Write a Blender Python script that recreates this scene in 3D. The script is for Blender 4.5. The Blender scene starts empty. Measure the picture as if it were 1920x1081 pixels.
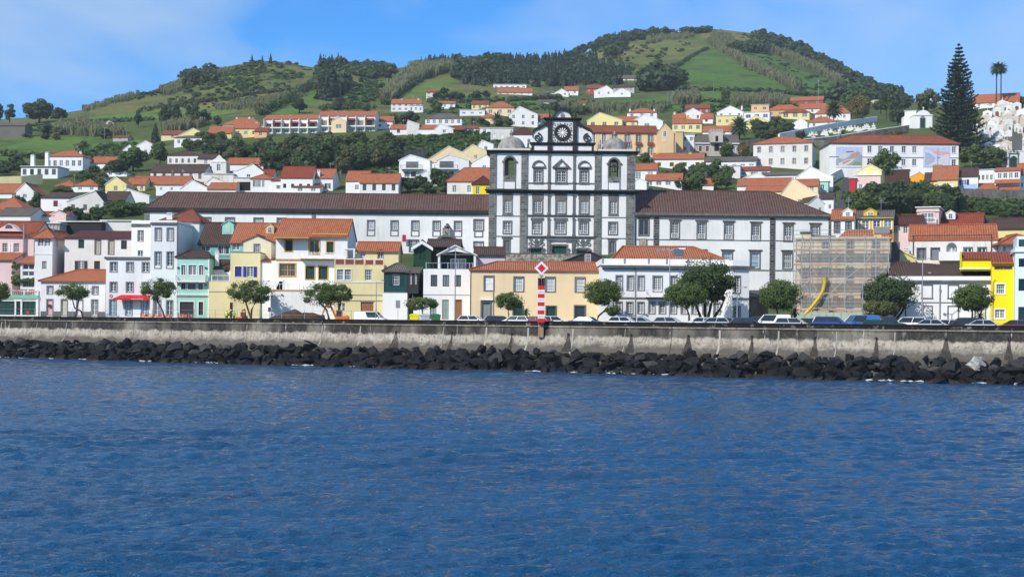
import bpy,bmesh,math,random
import numpy as np
from mathutils import Vector,Matrix,noise
# camera
F = 2600.0            # focal length in photo pixels (photo 1920 wide)
ROLL = 0.0094
CS,SN = math.cos(ROLL),math.sin(ROLL)
EYE = 5.5
scene = bpy.context.scene
COL = scene.collection
cam_data = bpy.data.cameras.new("camera")
cam = bpy.data.objects.new("camera",cam_data)
COL.objects.link(cam)
cam_data.sensor_width = 36.0
cam_data.lens = 36.0 * F / 1920.0
cam_data.shift_x = 0.57 / 1920.0
cam_data.shift_y = 60.5 / 1920.0
cam_data.clip_start = 0.5
cam_data.clip_end = 9000.0
cam.matrix_world = Matrix(((CS,-SN,0,0),(0,0,-1,0),(SN,CS,0,EYE),(0,0,0,1)))
scene.camera = cam
# sky and sun
SUN_EL,SUN_AZ = math.radians(38.0),math.radians(222.0)     # azimuth clockwise from +Y (into the picture)
world = bpy.data.worlds.new("World")
scene.world = world
world.use_nodes = True
wn,wl = world.node_tree.nodes,world.node_tree.links
wn.clear()
w_out = wn.new("ShaderNodeOutputWorld")
w_bg = wn.new("ShaderNodeBackground")
w_sky = wn.new("ShaderNodeTexSky")
w_sky.sky_type = 'NISHITA'
w_sky.sun_disc = False
w_sky.sun_elevation = SUN_EL
w_sky.sun_rotation = SUN_AZ
w_sky.altitude = 0.0
w_sky.air_density = 1.0
w_sky.dust_density = 0.15
w_sky.ozone_density = 4.0
w_bg.inputs["Strength"].default_value = 0.15
w_tc = wn.new("ShaderNodeTexCoord")
w_sep = wn.new("ShaderNodeSeparateXYZ")
wl.new(w_tc.outputs["Generated"],w_sep.inputs[0])
def wmath(op,a,b):
 n = wn.new("ShaderNodeMath"); n.operation = op
 for i,v in enumerate((a,b)):
  if isinstance(v,(int,float)): n.inputs[i].default_value = v
  else: wl.new(v,n.inputs[i])
 return n.outputs[0]
zz = wmath('ADD',wmath('MAXIMUM',w_sep.outputs[2],0.0),0.16)
cx_ = wmath('DIVIDE',w_sep.outputs[0],zz)
cy_ = wmath('DIVIDE',w_sep.outputs[1],zz)
w_cmb = wn.new("ShaderNodeCombineXYZ")
wl.new(cx_,w_cmb.inputs[0]); wl.new(cy_,w_cmb.inputs[1])
def wnoise(scale,detail,dist,loc):
 m = wn.new("ShaderNodeMapping"); m.inputs["Location"].default_value = loc
 m.inputs["Rotation"].default_value = (0,0,0.35)
 m.inputs["Scale"].default_value = (1.0,0.62,1.0)
 wl.new(w_cmb.outputs[0],m.inputs[0])
 n = wn.new("ShaderNodeTexNoise"); n.inputs["Scale"].default_value = scale
 n.inputs["Detail"].default_value = detail; n.inputs["Distortion"].default_value = dist
 n.inputs["Roughness"].default_value = 0.5
 wl.new(m.outputs[0],n.inputs["Vector"])
 return n.outputs["Fac"]
n1 = wnoise(0.95,5.0,0.5,(7.6,2.2,0.0))
n2 = wnoise(3.0,4.0,0.8,(5.0,1.0,0.0))
nn = wmath('ADD',wmath('MULTIPLY',n1,0.78),wmath('MULTIPLY',n2,0.22))
w_ramp = wn.new("ShaderNodeValToRGB")
w_ramp.color_ramp.elements[0].position = 0.385; w_ramp.color_ramp.elements[0].color = (0,0,0,1)
w_ramp.color_ramp.elements[1].position = 0.60; w_ramp.color_ramp.elements[1].color = (0.9,0.9,0.9,1)
wl.new(nn,w_ramp.inputs[0])
w_tint = wn.new("ShaderNodeMix"); w_tint.data_type = 'RGBA'; w_tint.blend_type = 'MULTIPLY'
w_tint.inputs[0].default_value = 1.0
wl.new(w_sky.outputs[0],w_tint.inputs[6]); w_tint.inputs[7].default_value = (0.17,0.58,0.97,1)
w_mix = wn.new("ShaderNodeMix"); w_mix.data_type = 'RGBA'
wl.new(w_ramp.outputs[0],w_mix.inputs[0]); wl.new(w_tint.outputs[2],w_mix.inputs[6])
w_mix.inputs[7].default_value = (2.7,3.65,4.9,1)
wl.new(w_mix.outputs[2],w_bg.inputs["Color"]); wl.new(w_bg.outputs[0],w_out.inputs["Surface"])
sun_data = bpy.data.lights.new("sun",'SUN')
sun_data.energy = 4.0
sun_data.angle = math.radians(0.55)
sun_data.color = (1.0,0.925,0.80)
sun = bpy.data.objects.new("sun",sun_data)
COL.objects.link(sun)
to_sun = Vector((math.sin(SUN_AZ) * math.cos(SUN_EL),math.cos(SUN_AZ) * math.cos(SUN_EL),math.sin(SUN_EL)))
sun.rotation_euler = to_sun.to_track_quat('Z','Y').to_euler()
sun.location = to_sun * 300
scene.view_settings.view_transform = 'Standard'
scene.view_settings.look = 'None'
scene.view_settings.exposure = 0.28
scene.view_settings.gamma = 1.0
scene.view_settings.use_curve_mapping = False
scene.render.engine = 'CYCLES'
scene.cycles.use_denoising = True
scene.cycles.sample_clamp_direct = 4.0
scene.cycles.sample_clamp_indirect = 2.0
scene.cycles.max_bounces = 5
scene.cycles.diffuse_bounces = 2
scene.cycles.glossy_bounces = 2
scene.cycles.transparent_max_bounces = 8
scene.cycles.caustics_reflective = False
scene.cycles.caustics_refractive = False
# photo pixel -> place
def ab(px,py):
 u,v = px - 960.0,540.5 - py
 return u * CS - v * SN,u * SN + v * CS + 60.5
def P(px,py,Y):
 a,h = ab(px,py)
 return Vector((a * Y / F,Y,EYE + h * Y / F))
def lerp(a,b,t): return a + (b - a) * t
rng = random.Random(11)
nrg = np.random.default_rng(5)
# materials
def rgb(c): return (c[0],c[1],c[2],1.0)
class Mat:
 def __init__(s,name,col=(.5,.5,.5),rough=.7,spec=.3,metal=0.0):
  s.m = bpy.data.materials.new(name); s.m.use_nodes = True
  s.n,s.l = s.m.node_tree.nodes,s.m.node_tree.links
  s.b = s.n["Principled BSDF"]; s.out = s.n["Material Output"]
  s.b.inputs["Base Color"].default_value = rgb(col)
  s.b.inputs["Roughness"].default_value = rough
  s.b.inputs["Specular IOR Level"].default_value = spec
  s.b.inputs["Metallic"].default_value = metal
  s.m.diffuse_color = rgb(col)
 def node(s,t,**kw):
  n = s.n.new(t)
  for k,v in kw.items(): setattr(n,k,v)
  return n
 def put(s,sock,v):
  if hasattr(v,"links") or isinstance(v,bpy.types.NodeSocket): s.l.new(v,sock)
  else: sock.default_value = v
 def pos(s,scale=(1,1,1),kind='world'):
  if kind == 'world': o = s.node("ShaderNodeNewGeometry").outputs["Position"]
  elif kind == 'uv': o = s.node("ShaderNodeTexCoord").outputs["UV"]
  else: o = s.node("ShaderNodeTexCoord").outputs["Object"]
  m = s.node("ShaderNodeMapping"); s.l.new(o,m.inputs[0]); m.inputs["Scale"].default_value = scale
  return m.outputs[0]
 def noise(s,vec,scale=1,detail=4,rough=.55,dist=0):
  n = s.node("ShaderNodeTexNoise"); s.l.new(vec,n.inputs["Vector"])
  n.inputs["Scale"].default_value = scale; n.inputs["Detail"].default_value = detail
  n.inputs["Roughness"].default_value = rough; n.inputs["Distortion"].default_value = dist
  return n.outputs["Fac"]
 def ramp(s,fac,stops):
  r = s.node("ShaderNodeValToRGB"); s.l.new(fac,r.inputs[0])
  e = r.color_ramp.elements
  while len(e) < len(stops): e.new(.5)
  for el,(p,c) in zip(e,stops):
   el.position = p
   el.color = (c,c,c,1) if isinstance(c,(int,float)) else rgb(c)
  return r.outputs[0]
 def math(s,op,a,b=0.0,c=0.0):
  n = s.node("ShaderNodeMath",operation=op)
  for i,v in enumerate((a,b,c)): s.put(n.inputs[i],v)
  return n.outputs[0]
 def mix(s,fac,a,b,mode='MIX'):
  n = s.node("ShaderNodeMix",data_type='RGBA',blend_type=mode)
  s.put(n.inputs[0],fac)
  for i,v in ((6,a),(7,b)): s.put(n.inputs[i],rgb(v) if isinstance(v,tuple) and len(v) == 3 else v)
  return n.outputs[2]
 def xyz(s,vec):
  n = s.node("ShaderNodeSeparateXYZ"); s.l.new(vec,n.inputs[0]); return n.outputs
 def color(s,v): s.put(s.b.inputs["Base Color"],v)
 def bump(s,h,strength=.4,dist=.05):
  n = s.node("ShaderNodeBump"); n.inputs["Strength"].default_value = strength; n.inputs["Distance"].default_value = dist
  s.l.new(h,n.inputs["Height"]); s.l.new(n.outputs[0],s.b.inputs["Normal"])
 def rnd(s): return s.node("ShaderNodeObjectInfo").outputs["Random"]
_mats = {}
def plaster(name,col,dirt=.35,dark=(.30,.27,.23)):
 if name in _mats: return _mats[name]
 k = Mat(name,col,.85,.2)
 big = k.noise(k.pos((.22,.22,.22)),1,5,.6)
 streak = k.noise(k.pos((1.6,1.6,.16)),1,5,.65)
 f = k.math('MULTIPLY',k.ramp(big,[(.42,0.0),(.72,1.0)]),k.ramp(streak,[(.40,0.0),(.75,1.0)]))
 c = k.mix(k.math('MULTIPLY',f,dirt),col,(col[0] * dark[0] * 1.6,col[1] * dark[1] * 1.7,col[2] * dark[2] * 1.7))
 tone = k.ramp(k.noise(k.pos((.07,.07,.07)),1,2),[(.3,.86),(.7,1.05)])
 k.color(k.mix(1.0,c,tone,'MULTIPLY'))
 k.bump(k.noise(k.pos((1,1,1)),9,3),.12,.03)
 _mats[name] = k.m
 return k.m
def paint(name,col,rough=.6,spec=.3,metal=0.0):
 if name in _mats: return _mats[name]
 k = Mat(name,col,rough,spec,metal)
 v = k.ramp(k.noise(k.pos((1,1,1)),2.5,3),[(.3,.86),(.7,1.06)])
 k.color(k.mix(1.0,col,v,'MULTIPLY'))
 _mats[name] = k.m
 return k.m
def boards(name,col,vertical=False,step=.18):
 if name in _mats: return _mats[name]
 k = Mat(name,col,.7,.25)
 o = k.xyz(k.pos(kind='object'))
 t = k.math('FRACT',k.math('DIVIDE',o[0] if vertical else o[2],step))
 k.color(k.mix(k.ramp(t,[(.0,.55),(.12,0.0)]),col,tuple(c * .45 for c in col)))
 k.bump(t,.6,.02)
 _mats[name] = k.m
 return k.m
def tiles(name,c1,c2,c3,moss=.45,pitch=.30,course=.42):
 if name in _mats: return _mats[name]
 k = Mat(name,c1,.8,.2)
 uv = k.xyz(k.pos(kind='uv'))
 us,vs = k.math('DIVIDE',uv[0],pitch),k.math('DIVIDE',uv[1],course)
 cell = k.node("ShaderNodeCombineXYZ")
 k.l.new(k.math('FLOOR',us),cell.inputs[0]); k.l.new(k.math('FLOOR',vs),cell.inputs[1])
 wn_ = k.node("ShaderNodeTexWhiteNoise",noise_dimensions='2D'); k.l.new(cell.outputs[0],wn_.inputs["Vector"])
 roll = k.math('SINE',k.math('MULTIPLY',us,6.28318))
 patch = k.noise(k.pos((.25,.25,.25)),1,5,.6)
 c = k.mix(k.ramp(wn_.outputs["Value"],[(0.1,0.0),(1.0,1.0)]),c1,c2)
 c = k.mix(k.ramp(patch,[(.40,0.0),(.75,.85)]),c,c3)
 c = k.mix(k.math('MULTIPLY',k.ramp(k.noise(k.pos((.8,.8,.8)),1,6,.7),[(.52,0.0),(.75,1.0)]),moss),c,(.07,.065,.045))
 groove = k.ramp(roll,[(0.0,.55),(.45,0.0)])
 k.color(k.mix(groove,c,k.mix(1.0,c,(.42,.40,.40),'MULTIPLY')))
 lap = k.math('FRACT',vs)
 k.bump(k.math('ADD',roll,k.math('MULTIPLY',lap,-.8)),.8,.06)
 _mats[name] = k.m
 return k.m
WHITE = plaster("plaster_white",(.82,.82,.81),.48)
WHITE_OLD = plaster("plaster_white_weathered",(.74,.72,.68),.85)
BLUEWHITE = plaster("plaster_cool_white",(.80,.815,.825),.42)
CREAM = plaster("plaster_cream",(.82,.65,.40),.42)
PALEYELLOW = plaster("plaster_pale_yellow",(.74,.65,.36),.65)
OLDCREAM = plaster("plaster_flaking_cream",(.56,.48,.32),1.0,(.18,.17,.15))
MINT = plaster("plaster_mint",(.36,.67,.57),.45)
TEALPALE = plaster("plaster_pale_teal",(.22,.47,.45),.25)
PINK = plaster("plaster_pink",(.80,.59,.57),.45)
YELLOW = plaster("plaster_bright_yellow",(.86,.70,.01),.12)
MUSTARD = plaster("plaster_mustard",(.70,.48,.06),.35)
PEACH = plaster("plaster_peach",(.80,.46,.22),.25)
LEMON = plaster("plaster_lemon",(.80,.68,.30),.25)
ORANGEW = plaster("plaster_orange",(.80,.36,.03),.25)
SKYBLUE = plaster("plaster_sky_blue",(.36,.52,.74),.25)
BRICKRED = plaster("plaster_brick_red",(.34,.09,.07),.3)
GREYW = plaster("plaster_grey",(.42,.42,.40),.7)
RUIN = plaster("old_grey_wall",(.15,.145,.13),1.0)
T_ORANGE = tiles("roof_tiles_orange",(.54,.180,.080),(.43,.120,.052),(.45,.19,.10))
T_RED = tiles("roof_tiles_red",(.36,.075,.035),(.28,.055,.028),(.30,.09,.05))
T_RUST = tiles("roof_tiles_rust",(.42,.11,.045),(.28,.07,.035),(.20,.085,.05),.5)
T_BROWN = tiles("roof_tiles_brown",(.115,.064,.051),(.080,.047,.039),(.115,.082,.068),.35)
T_WING = tiles("roof_tiles_wing",(.150,.078,.060),(.095,.052,.043),(.13,.092,.076),.35,.55,.6)
T_WINE = tiles("roof_tiles_wine",(.13,.035,.03),(.10,.028,.025),(.12,.05,.04),.2)
T_GREY = tiles("roof_tiles_grey",(.17,.15,.13),(.12,.105,.095),(.2,.18,.15),.6)
ROOFS = dict(orange=T_ORANGE,red=T_RED,rust=T_RUST,brown=T_BROWN,wine=T_WINE,grey=T_GREY)
WALLS = dict(white=WHITE,old=WHITE_OLD,blue=BLUEWHITE,cream=CREAM,pale=PALEYELLOW,mint=MINT,teal=TEALPALE,pink=PINK,yellow=YELLOW,
    mustard=MUSTARD,peach=PEACH,lemon=LEMON,orange=ORANGEW,sky=SKYBLUE,brick=BRICKRED,grey=GREYW,ruin=RUIN)
P_WHITE = paint("paint_white",(.80,.80,.79),.5)
P_GREY = paint("paint_grey",(.25,.25,.26),.6)
P_DARK = paint("paint_charcoal",(.035,.035,.04),.6)
P_GREEN = paint("paint_bottle_green",(.012,.055,.042),.55)
P_BLUE = paint("paint_royal_blue",(.03,.04,.25),.55)
P_OCHRE = paint("paint_ochre",(.62,.32,.05),.6)
P_RED = paint("paint_red",(.55,.025,.03),.5)
P_BROWN = paint("paint_brown",(.18,.07,.04),.6)
P_WOOD = paint("varnished_wood",(.30,.13,.06),.55)
P_YELLOW = paint("paint_yellow",(.66,.44,.04),.55)
P_TERRA = paint("paint_terracotta",(.26,.055,.03),.7)
P_PINK = paint("paint_pale_pink",(.75,.42,.45),.6)
DARK_IN = paint("dark_interior",(.02,.02,.022),.9,.1)
STEEL = paint("galvanised_steel",(.40,.41,.42),.45,.5,.6)
P_ORANGE = paint("paint_machine_orange",(.75,.14,.02),.45)
def glass_mat(name,col,var=.5):
 k = Mat(name,col,.08,.5)
 r = k.rnd()
 k.color(k.mix(k.ramp(r,[(.35,0.0),(1.0,var)]),col,(.42,.44,.45)))
 return k.m
GLASS = glass_mat("window_glass",(.03,.037,.045))
GLASS_PALE = glass_mat("window_glass_curtained",(.20,.22,.23),.9)
GLASS_BLUE = glass_mat("window_glass_blue",(.12,.26,.38),.2)
def stone_mat(name,col,dark,light,bw=.9,bh=.42,mort=(.30,.30,.29),axis=0):
 k = Mat(name,col,.85,.2)
 o = k.xyz(k.pos(kind='world'))
 v = k.node("ShaderNodeCombineXYZ"); k.l.new(o[axis],v.inputs[0]); k.l.new(o[2],v.inputs[1])
 b = k.node("ShaderNodeTexBrick"); k.l.new(v.outputs[0],b.inputs["Vector"])
 b.inputs["Scale"].default_value = 1.0; b.inputs["Brick Width"].default_value = bw; b.inputs["Row Height"].default_value = bh
 b.inputs["Mortar Size"].default_value = .025; b.inputs["Bias"].default_value = 0.0
 b.inputs["Color1"].default_value = rgb(dark); b.inputs["Color2"].default_value = rgb(light); b.inputs["Mortar"].default_value = rgb(mort)
 n = k.noise(k.pos((1,1,1)),.6,5,.65)
 c = k.mix(1.0,b.outputs["Color"],k.ramp(n,[(.25,.62),(.75,1.3)]),'MULTIPLY')
 k.color(c); k.bump(b.outputs["Fac"],-.5,.03)
 return k.m
BASALT = stone_mat("basalt_ashlar",(.14,.14,.13),(.085,.087,.085),(.20,.205,.19),1.1,.5)
BASALT_DARK = stone_mat("basalt_black_quoins",(.07,.07,.07),(.035,.036,.037),(.10,.10,.10),1.1,.55,(.33,.33,.32))
def plainstone(name,col,streak=.6):
 k = Mat(name,col,.85,.2)
 n = k.noise(k.pos((1,1,.35)),.9,6,.7)
 k.color(k.mix(1.0,col,k.ramp(n,[(.25,1.0 - streak),(.75,1.0 + streak * .5)]),'MULTIPLY'))
 k.bump(k.noise(k.pos((1,1,1)),3,4),.3,.05)
 return k.m
TRIM = plainstone("basalt_trim",(.155,.155,.155))
TRIM_BLACK = plainstone("blackened_basalt_trim",(.035,.036,.038))
DOME = plainstone("lichen_grey_dome_render",(.31,.305,.28),.75)
GREYSTONE = plainstone("grey_window_stone",(.23,.23,.235),.35)
RUBBLE = plainstone("rubble_stone",(.16,.15,.135),.8)
def leaf_mat(name,c1,c2,c3,trans=.25):
 k = Mat(name,c1,.6,.25)
 n = k.noise(k.pos((1,1,1)),.55,4,.6)
 c = k.mix(k.ramp(n,[(.35,0.0),(.68,1.0)]),c1,c2)
 c = k.mix(k.math('MULTIPLY',k.rnd(),.55),c,c3)
 k.color(c)
 t = k.node("ShaderNodeBsdfTranslucent"); k.l.new(c,t.inputs[0])
 m = k.node("ShaderNodeMixShader"); m.inputs[0].default_value = trans
 k.l.new(k.b.outputs[0],m.inputs[1]); k.l.new(t.outputs[0],m.inputs[2]); k.l.new(m.outputs[0],k.out.inputs[0])
 return k.m
LEAF = leaf_mat("leaves_mid_green",(.11,.165,.044),(.155,.215,.062),(.10,.155,.055),.42)
LEAF_DARK = leaf_mat("leaves_dark_green",(.060,.100,.036),(.095,.145,.050),(.065,.105,.050),.38)
LEAF_OLIVE = leaf_mat("leaves_olive",(.115,.135,.050),(.16,.175,.065),(.13,.13,.07),.35)
LEAF_YELL = leaf_mat("leaves_autumn",(.16,.145,.045),(.21,.16,.045),(.12,.14,.045),.35)
LEAF_CONIF = leaf_mat("conifer_needles",(.034,.062,.034),(.055,.090,.046),(.040,.065,.044),.25)
LEAF_BUSH = leaf_mat("shrub_leaves",(.07,.125,.032),(.11,.17,.046),(.06,.11,.034),.35)
CANE = leaf_mat("reed_stalks",(.20,.22,.105),(.27,.27,.145),(.16,.19,.09),.45)
BARK = plainstone("bark",(.075,.058,.045),.5)
# mesh helpers
class MB:
 def __init__(s): s.v,s.f,s.m,s.uv = [],[],[],[]
 def poly(s,pts,mi=0,uv=None):
  i = len(s.v); s.v += [tuple(p) for p in pts]
  s.f.append(tuple(range(i,i + len(pts)))); s.m.append(mi); s.uv.append(uv)
 def box(s,x0,x1,y0,y1,z0,z1,mi=0):
  i = len(s.v)
  s.v += [(x0,y0,z0),(x1,y0,z0),(x1,y1,z0),(x0,y1,z0),(x0,y0,z1),(x1,y0,z1),(x1,y1,z1),(x0,y1,z1)]
  for q in ((0,1,5,4),(1,2,6,5),(2,3,7,6),(3,0,4,7),(4,5,6,7),(3,2,1,0)):
   s.f.append(tuple(i + j for j in q)); s.m.append(mi); s.uv.append(None)
 def prism(s,pts,y0,y1,mi=0):
  a = [(x,y0,z) for x,z in pts]; b = [(x,y1,z) for x,z in pts]
  n = len(pts); s.poly(a,mi); s.poly(b[::-1],mi)
  for j in range(n): s.poly((a[j],b[j],b[(j + 1) % n],a[(j + 1) % n]),mi)
 def tube(s,path,rad,n=6,mi=0,cap=True):
  path = [Vector(p) for p in path]
  rad = rad if isinstance(rad,(list,tuple)) else [rad] * len(path)
  i0 = len(s.v)
  for k,p in enumerate(path):
   d = (path[min(k + 1,len(path) - 1)] - path[max(k - 1,0)]).normalized()
   u = d.orthogonal().normalized() if abs(d.z) > .95 else d.cross(Vector((0,0,1))).normalized()
   w = d.cross(u)
   for j in range(n):
    t = 2 * math.pi * j / n
    s.v.append(tuple(p + (u * math.cos(t) + w * math.sin(t)) * rad[k]))
  for k in range(len(path) - 1):
   for j in range(n):
    a,b = i0 + k * n + j,i0 + k * n + (j + 1) % n
    s.f.append((a,b,b + n,a + n)); s.m.append(mi); s.uv.append(None)
  if cap:
   s.f.append(tuple(i0 + j for j in range(n))[::-1]); s.m.append(mi); s.uv.append(None)
   s.f.append(tuple(i0 + (len(path) - 1) * n + j for j in range(n))); s.m.append(mi); s.uv.append(None)
 def lathe(s,prof,n=16,c=(0,0,0),mi=0,arc=2 * math.pi):
  i0 = len(s.v)
  for r,z in prof:
   for j in range(n):
    t = arc * j / n
    s.v.append((c[0] + r * math.cos(t),c[1] + r * math.sin(t),c[2] + z))
  for k in range(len(prof) - 1):
   for j in range(n):
    a,b = i0 + k * n + j,i0 + k * n + (j + 1) % n
    s.f.append((a,b,b + n,a + n)); s.m.append(mi); s.uv.append(None)
 def mesh(s,name,mats,smooth=False):
  me = bpy.data.meshes.new(name)
  me.from_pydata(s.v,[],s.f)
  for m in (mats if isinstance(mats,(list,tuple)) else [mats]): me.materials.append(m)
  me.polygons.foreach_set("material_index",s.m)
  if any(u is not None for u in s.uv):
   L = me.uv_layers.new(name="UVMap"); dat = []
   for f,u in zip(s.f,s.uv): dat += [c for q in (u if u is not None else [(0,0)] * len(f)) for c in q]
   L.data.foreach_set("uv",dat)
  if smooth: me.polygons.foreach_set("use_smooth",[True] * len(s.f))
  me.update()
  return me
def np_mesh(name,V,Q,mat,smooth=False,tri=False):
 me = bpy.data.meshes.new(name)
 V = np.asarray(V,np.float32); Q = np.asarray(Q,np.int32); n = 3 if tri else 4
 me.vertices.add(len(V)); me.vertices.foreach_set("co",V.ravel())
 me.loops.add(len(Q) * n); me.loops.foreach_set("vertex_index",Q.ravel())
 me.polygons.add(len(Q)); me.polygons.foreach_set("loop_start",np.arange(0,len(Q) * n,n,dtype=np.int32))
 if smooth: me.polygons.foreach_set("use_smooth",np.ones(len(Q),bool))
 if mat is not None:
  for m in (mat if isinstance(mat,(list,tuple)) else [mat]): me.materials.append(m)
 me.update(calc_edges=True)
 return me
def ob(name,me,parent=None,loc=(0,0,0),rot=(0,0,0),scale=None):
 o = bpy.data.objects.new(name,me); COL.objects.link(o)
 o.location = loc; o.rotation_euler = rot
 if scale is not None: o.scale = scale if isinstance(scale,(tuple,list)) else (scale,) * 3
 if parent is not None: o.parent = parent
 return o
def tag(o,label,cat=None,group=None,kind=None):
 if label: o["label"] = label
 if cat: o["category"] = cat
 if group: o["group"] = group
 if kind: o["kind"] = kind
 return o
def thing(name,label,cat,loc=(0,0,0),rz=0,group=None):
 return tag(ob(name,None,None,loc,(0,0,rz)),label,cat,group)
def copy_tree(o,parent=None):
 c = o.copy(); COL.objects.link(c); c.parent = parent
 for ch in o.children: copy_tree(ch,c)
 return c
def uv_of(pts):
 pts = [Vector(p) for p in pts]
 n = Vector((0,0,0))
 for i in range(1,len(pts) - 1): n += (pts[i] - pts[0]).cross(pts[i + 1] - pts[0])
 n.normalize()
 e = Vector((0,0,1)).cross(n)
 e = e.normalized() if e.length > 1e-4 else Vector((1,0,0))
 w = n.cross(e)
 return [(p.dot(e),p.dot(w)) for p in pts]
def slab(mb,polys,t=.16,mi=0,edge=1):
 def key(p): return (round(p[0],3),round(p[1],3),round(p[2],3))
 cnt = {}
 for pl in polys:
  for i in range(len(pl)):
   e = frozenset((key(pl[i]),key(pl[(i + 1) % len(pl)]))); cnt[e] = cnt.get(e,0) + 1
 for pl in polys:
  mb.poly(pl,mi,uv_of(pl))
  lo = [(p[0],p[1],p[2] - t) for p in pl]
  mb.poly(lo[::-1],edge)
  for i in range(len(pl)):
   j = (i + 1) % len(pl)
   if cnt[frozenset((key(pl[i]),key(pl[j])))] == 1: mb.poly((pl[j],pl[i],lo[i],lo[j]),edge)
def open_wall(mb,x0,x1,z0,z1,y,ops,rec=.16,mi=0):
 xs = sorted({round(v,4) for v in [x0,x1] + [min(max(q,x0),x1) for o in ops for q in o[:2]]})
 zs = sorted({round(v,4) for v in [z0,z1] + [min(max(q,z0),z1) for o in ops for q in o[2:4]]})
 for a,b in zip(xs,xs[1:]):
  if b - a < 1e-3: continue
  run = None
  for c,d in zip(zs,zs[1:]):
   mx,mz = (a + b) / 2,(c + d) / 2
   hole = any(o[0] < mx < o[1] and o[2] < mz < o[3] for o in ops)
   if not hole: run = (run[0],d) if run else (c,d)
   if hole and run: mb.poly(((a,y,run[0]),(b,y,run[0]),(b,y,run[1]),(a,y,run[1])),mi); run = None
  if run: mb.poly(((a,y,run[0]),(b,y,run[0]),(b,y,run[1]),(a,y,run[1])),mi)
 for o in ops:
  a,b,c,d = o[:4]; r = o[4] if len(o) > 4 else rec
  for q in (((a,c),(a,d)),((b,d),(b,c)),((a,d),(b,d)),((b,c),(a,c))):
   (p,s_),(t,u) = q
   mb.poly(((p,y,s_),(t,y,u),(t,y + r,u),(p,y + r,s_)),mi)
# windows, doors, chimneys
_wc = {}
def r5(v): return max(.05,round(v / .05) * .05)
def win_mesh(w,h,cols,rows,fm,gm,double):
 key = ('w',w,h,cols,rows,fm.name,gm.name if gm else None,double)
 if key in _wc: return _wc[key]
 mb = MB(); t = max(.05,min(.10,w * .085)); b = max(.03,min(.05,w * .042))
 mb.box(-w / 2,-w / 2 + t,0,.06,0,h); mb.box(w / 2 - t,w / 2,0,.06,0,h)
 mb.box(-w / 2 + t,w / 2 - t,0,.06,0,t); mb.box(-w / 2 + t,w / 2 - t,0,.06,h - t,h)
 if double == 'c': mb.box(-t * .6,t * .6,.004,.064,t,h - t)
 if double == 's': mb.box(-w / 2 + t,w / 2 - t,.004,.064,h * .5 - t * .45,h * .5 + t * .45)
 for i in range(1,cols):
  x = -w / 2 + w * i / cols
  if double == 'c' and abs(x) < t: continue
  mb.box(x - b / 2,x + b / 2,.012,.05,t,h - t)
 for j in range(1,rows):
  z = h * j / rows
  if double == 's' and abs(z - h / 2) < t: continue
  mb.box(-w / 2 + t,w / 2 - t,.016,.046,z - b / 2,z + b / 2)
 if gm: mb.poly(((-w / 2,.05,0),(w / 2,.05,0),(w / 2,.05,h),(-w / 2,.05,h)),1)
 me = mb.mesh("window",[fm,gm] if gm else fm); _wc[key] = me
 return me
def pane_mesh(w,h,gm):
 key = ('p',w,h,gm.name)
 if key not in _wc:
  mb = MB(); mb.box(-w / 2,w / 2,.034,.044,0,h); _wc[key] = mb.mesh("pane",gm)
 return _wc[key]
def sur_mesh(w,h,sw,m,hood,sill,proud=.06):
 key = ('s',w,h,sw,m.name,hood,sill)
 if key not in _wc:
  mb = MB(); p = -proud
  mb.box(-w / 2 - sw,-w / 2,p,.02,-sw * .9,h + sw); mb.box(w / 2,w / 2 + sw,p,.02,-sw * .9,h + sw)
  mb.box(-w / 2,w / 2,p,.02,h,h + sw); mb.box(-w / 2,w / 2,p,.02,-sw * .9,0)
  if hood:
   mb.box(-w / 2 - sw * 1.9,w / 2 + sw * 1.9,p * 4,.02,h + sw * 1.9,h + sw * 2.5)
   mb.box(-w / 2 - sw * 1.2,w / 2 + sw * 1.2,p * 2,.02,h + sw,h + sw * 1.9)
  if sill: mb.box(-w / 2 - sw * 1.3,w / 2 + sw * 1.3,p * 2.4,.02,-sw * 1.2,-sw * .9)
  _wc[key] = mb.mesh("surround",m)
 return _wc[key]
def panel_mesh(w,h,m,leaves=2,slats=0):
 key = ('d',w,h,m.name,leaves,slats)
 if key not in _wc:
  mb = MB(); lw = w / leaves
  for i in range(leaves):
   a = -w / 2 + i * lw + .012; b = a + lw - .024; t = min(.09,lw * .2)
   mb.box(a,a + t,0,.05,0,h); mb.box(b - t,b,0,.05,0,h)
   for z0,z1 in ((0,t),(h * .48,h * .48 + t),(h - t,h)): mb.box(a + t,b - t,0,.05,z0,z1)
   mb.box(a + t,b - t,.022,.04,t,h - t)
   n = int(slats)
   for j in range(n):
    z = t + (h - 2 * t) * (j + .5) / n
    mb.box(a + t,b - t,.008,.03,z - .018,z + .018)
  _wc[key] = mb.mesh("panel",m)
 return _wc[key]
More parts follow.
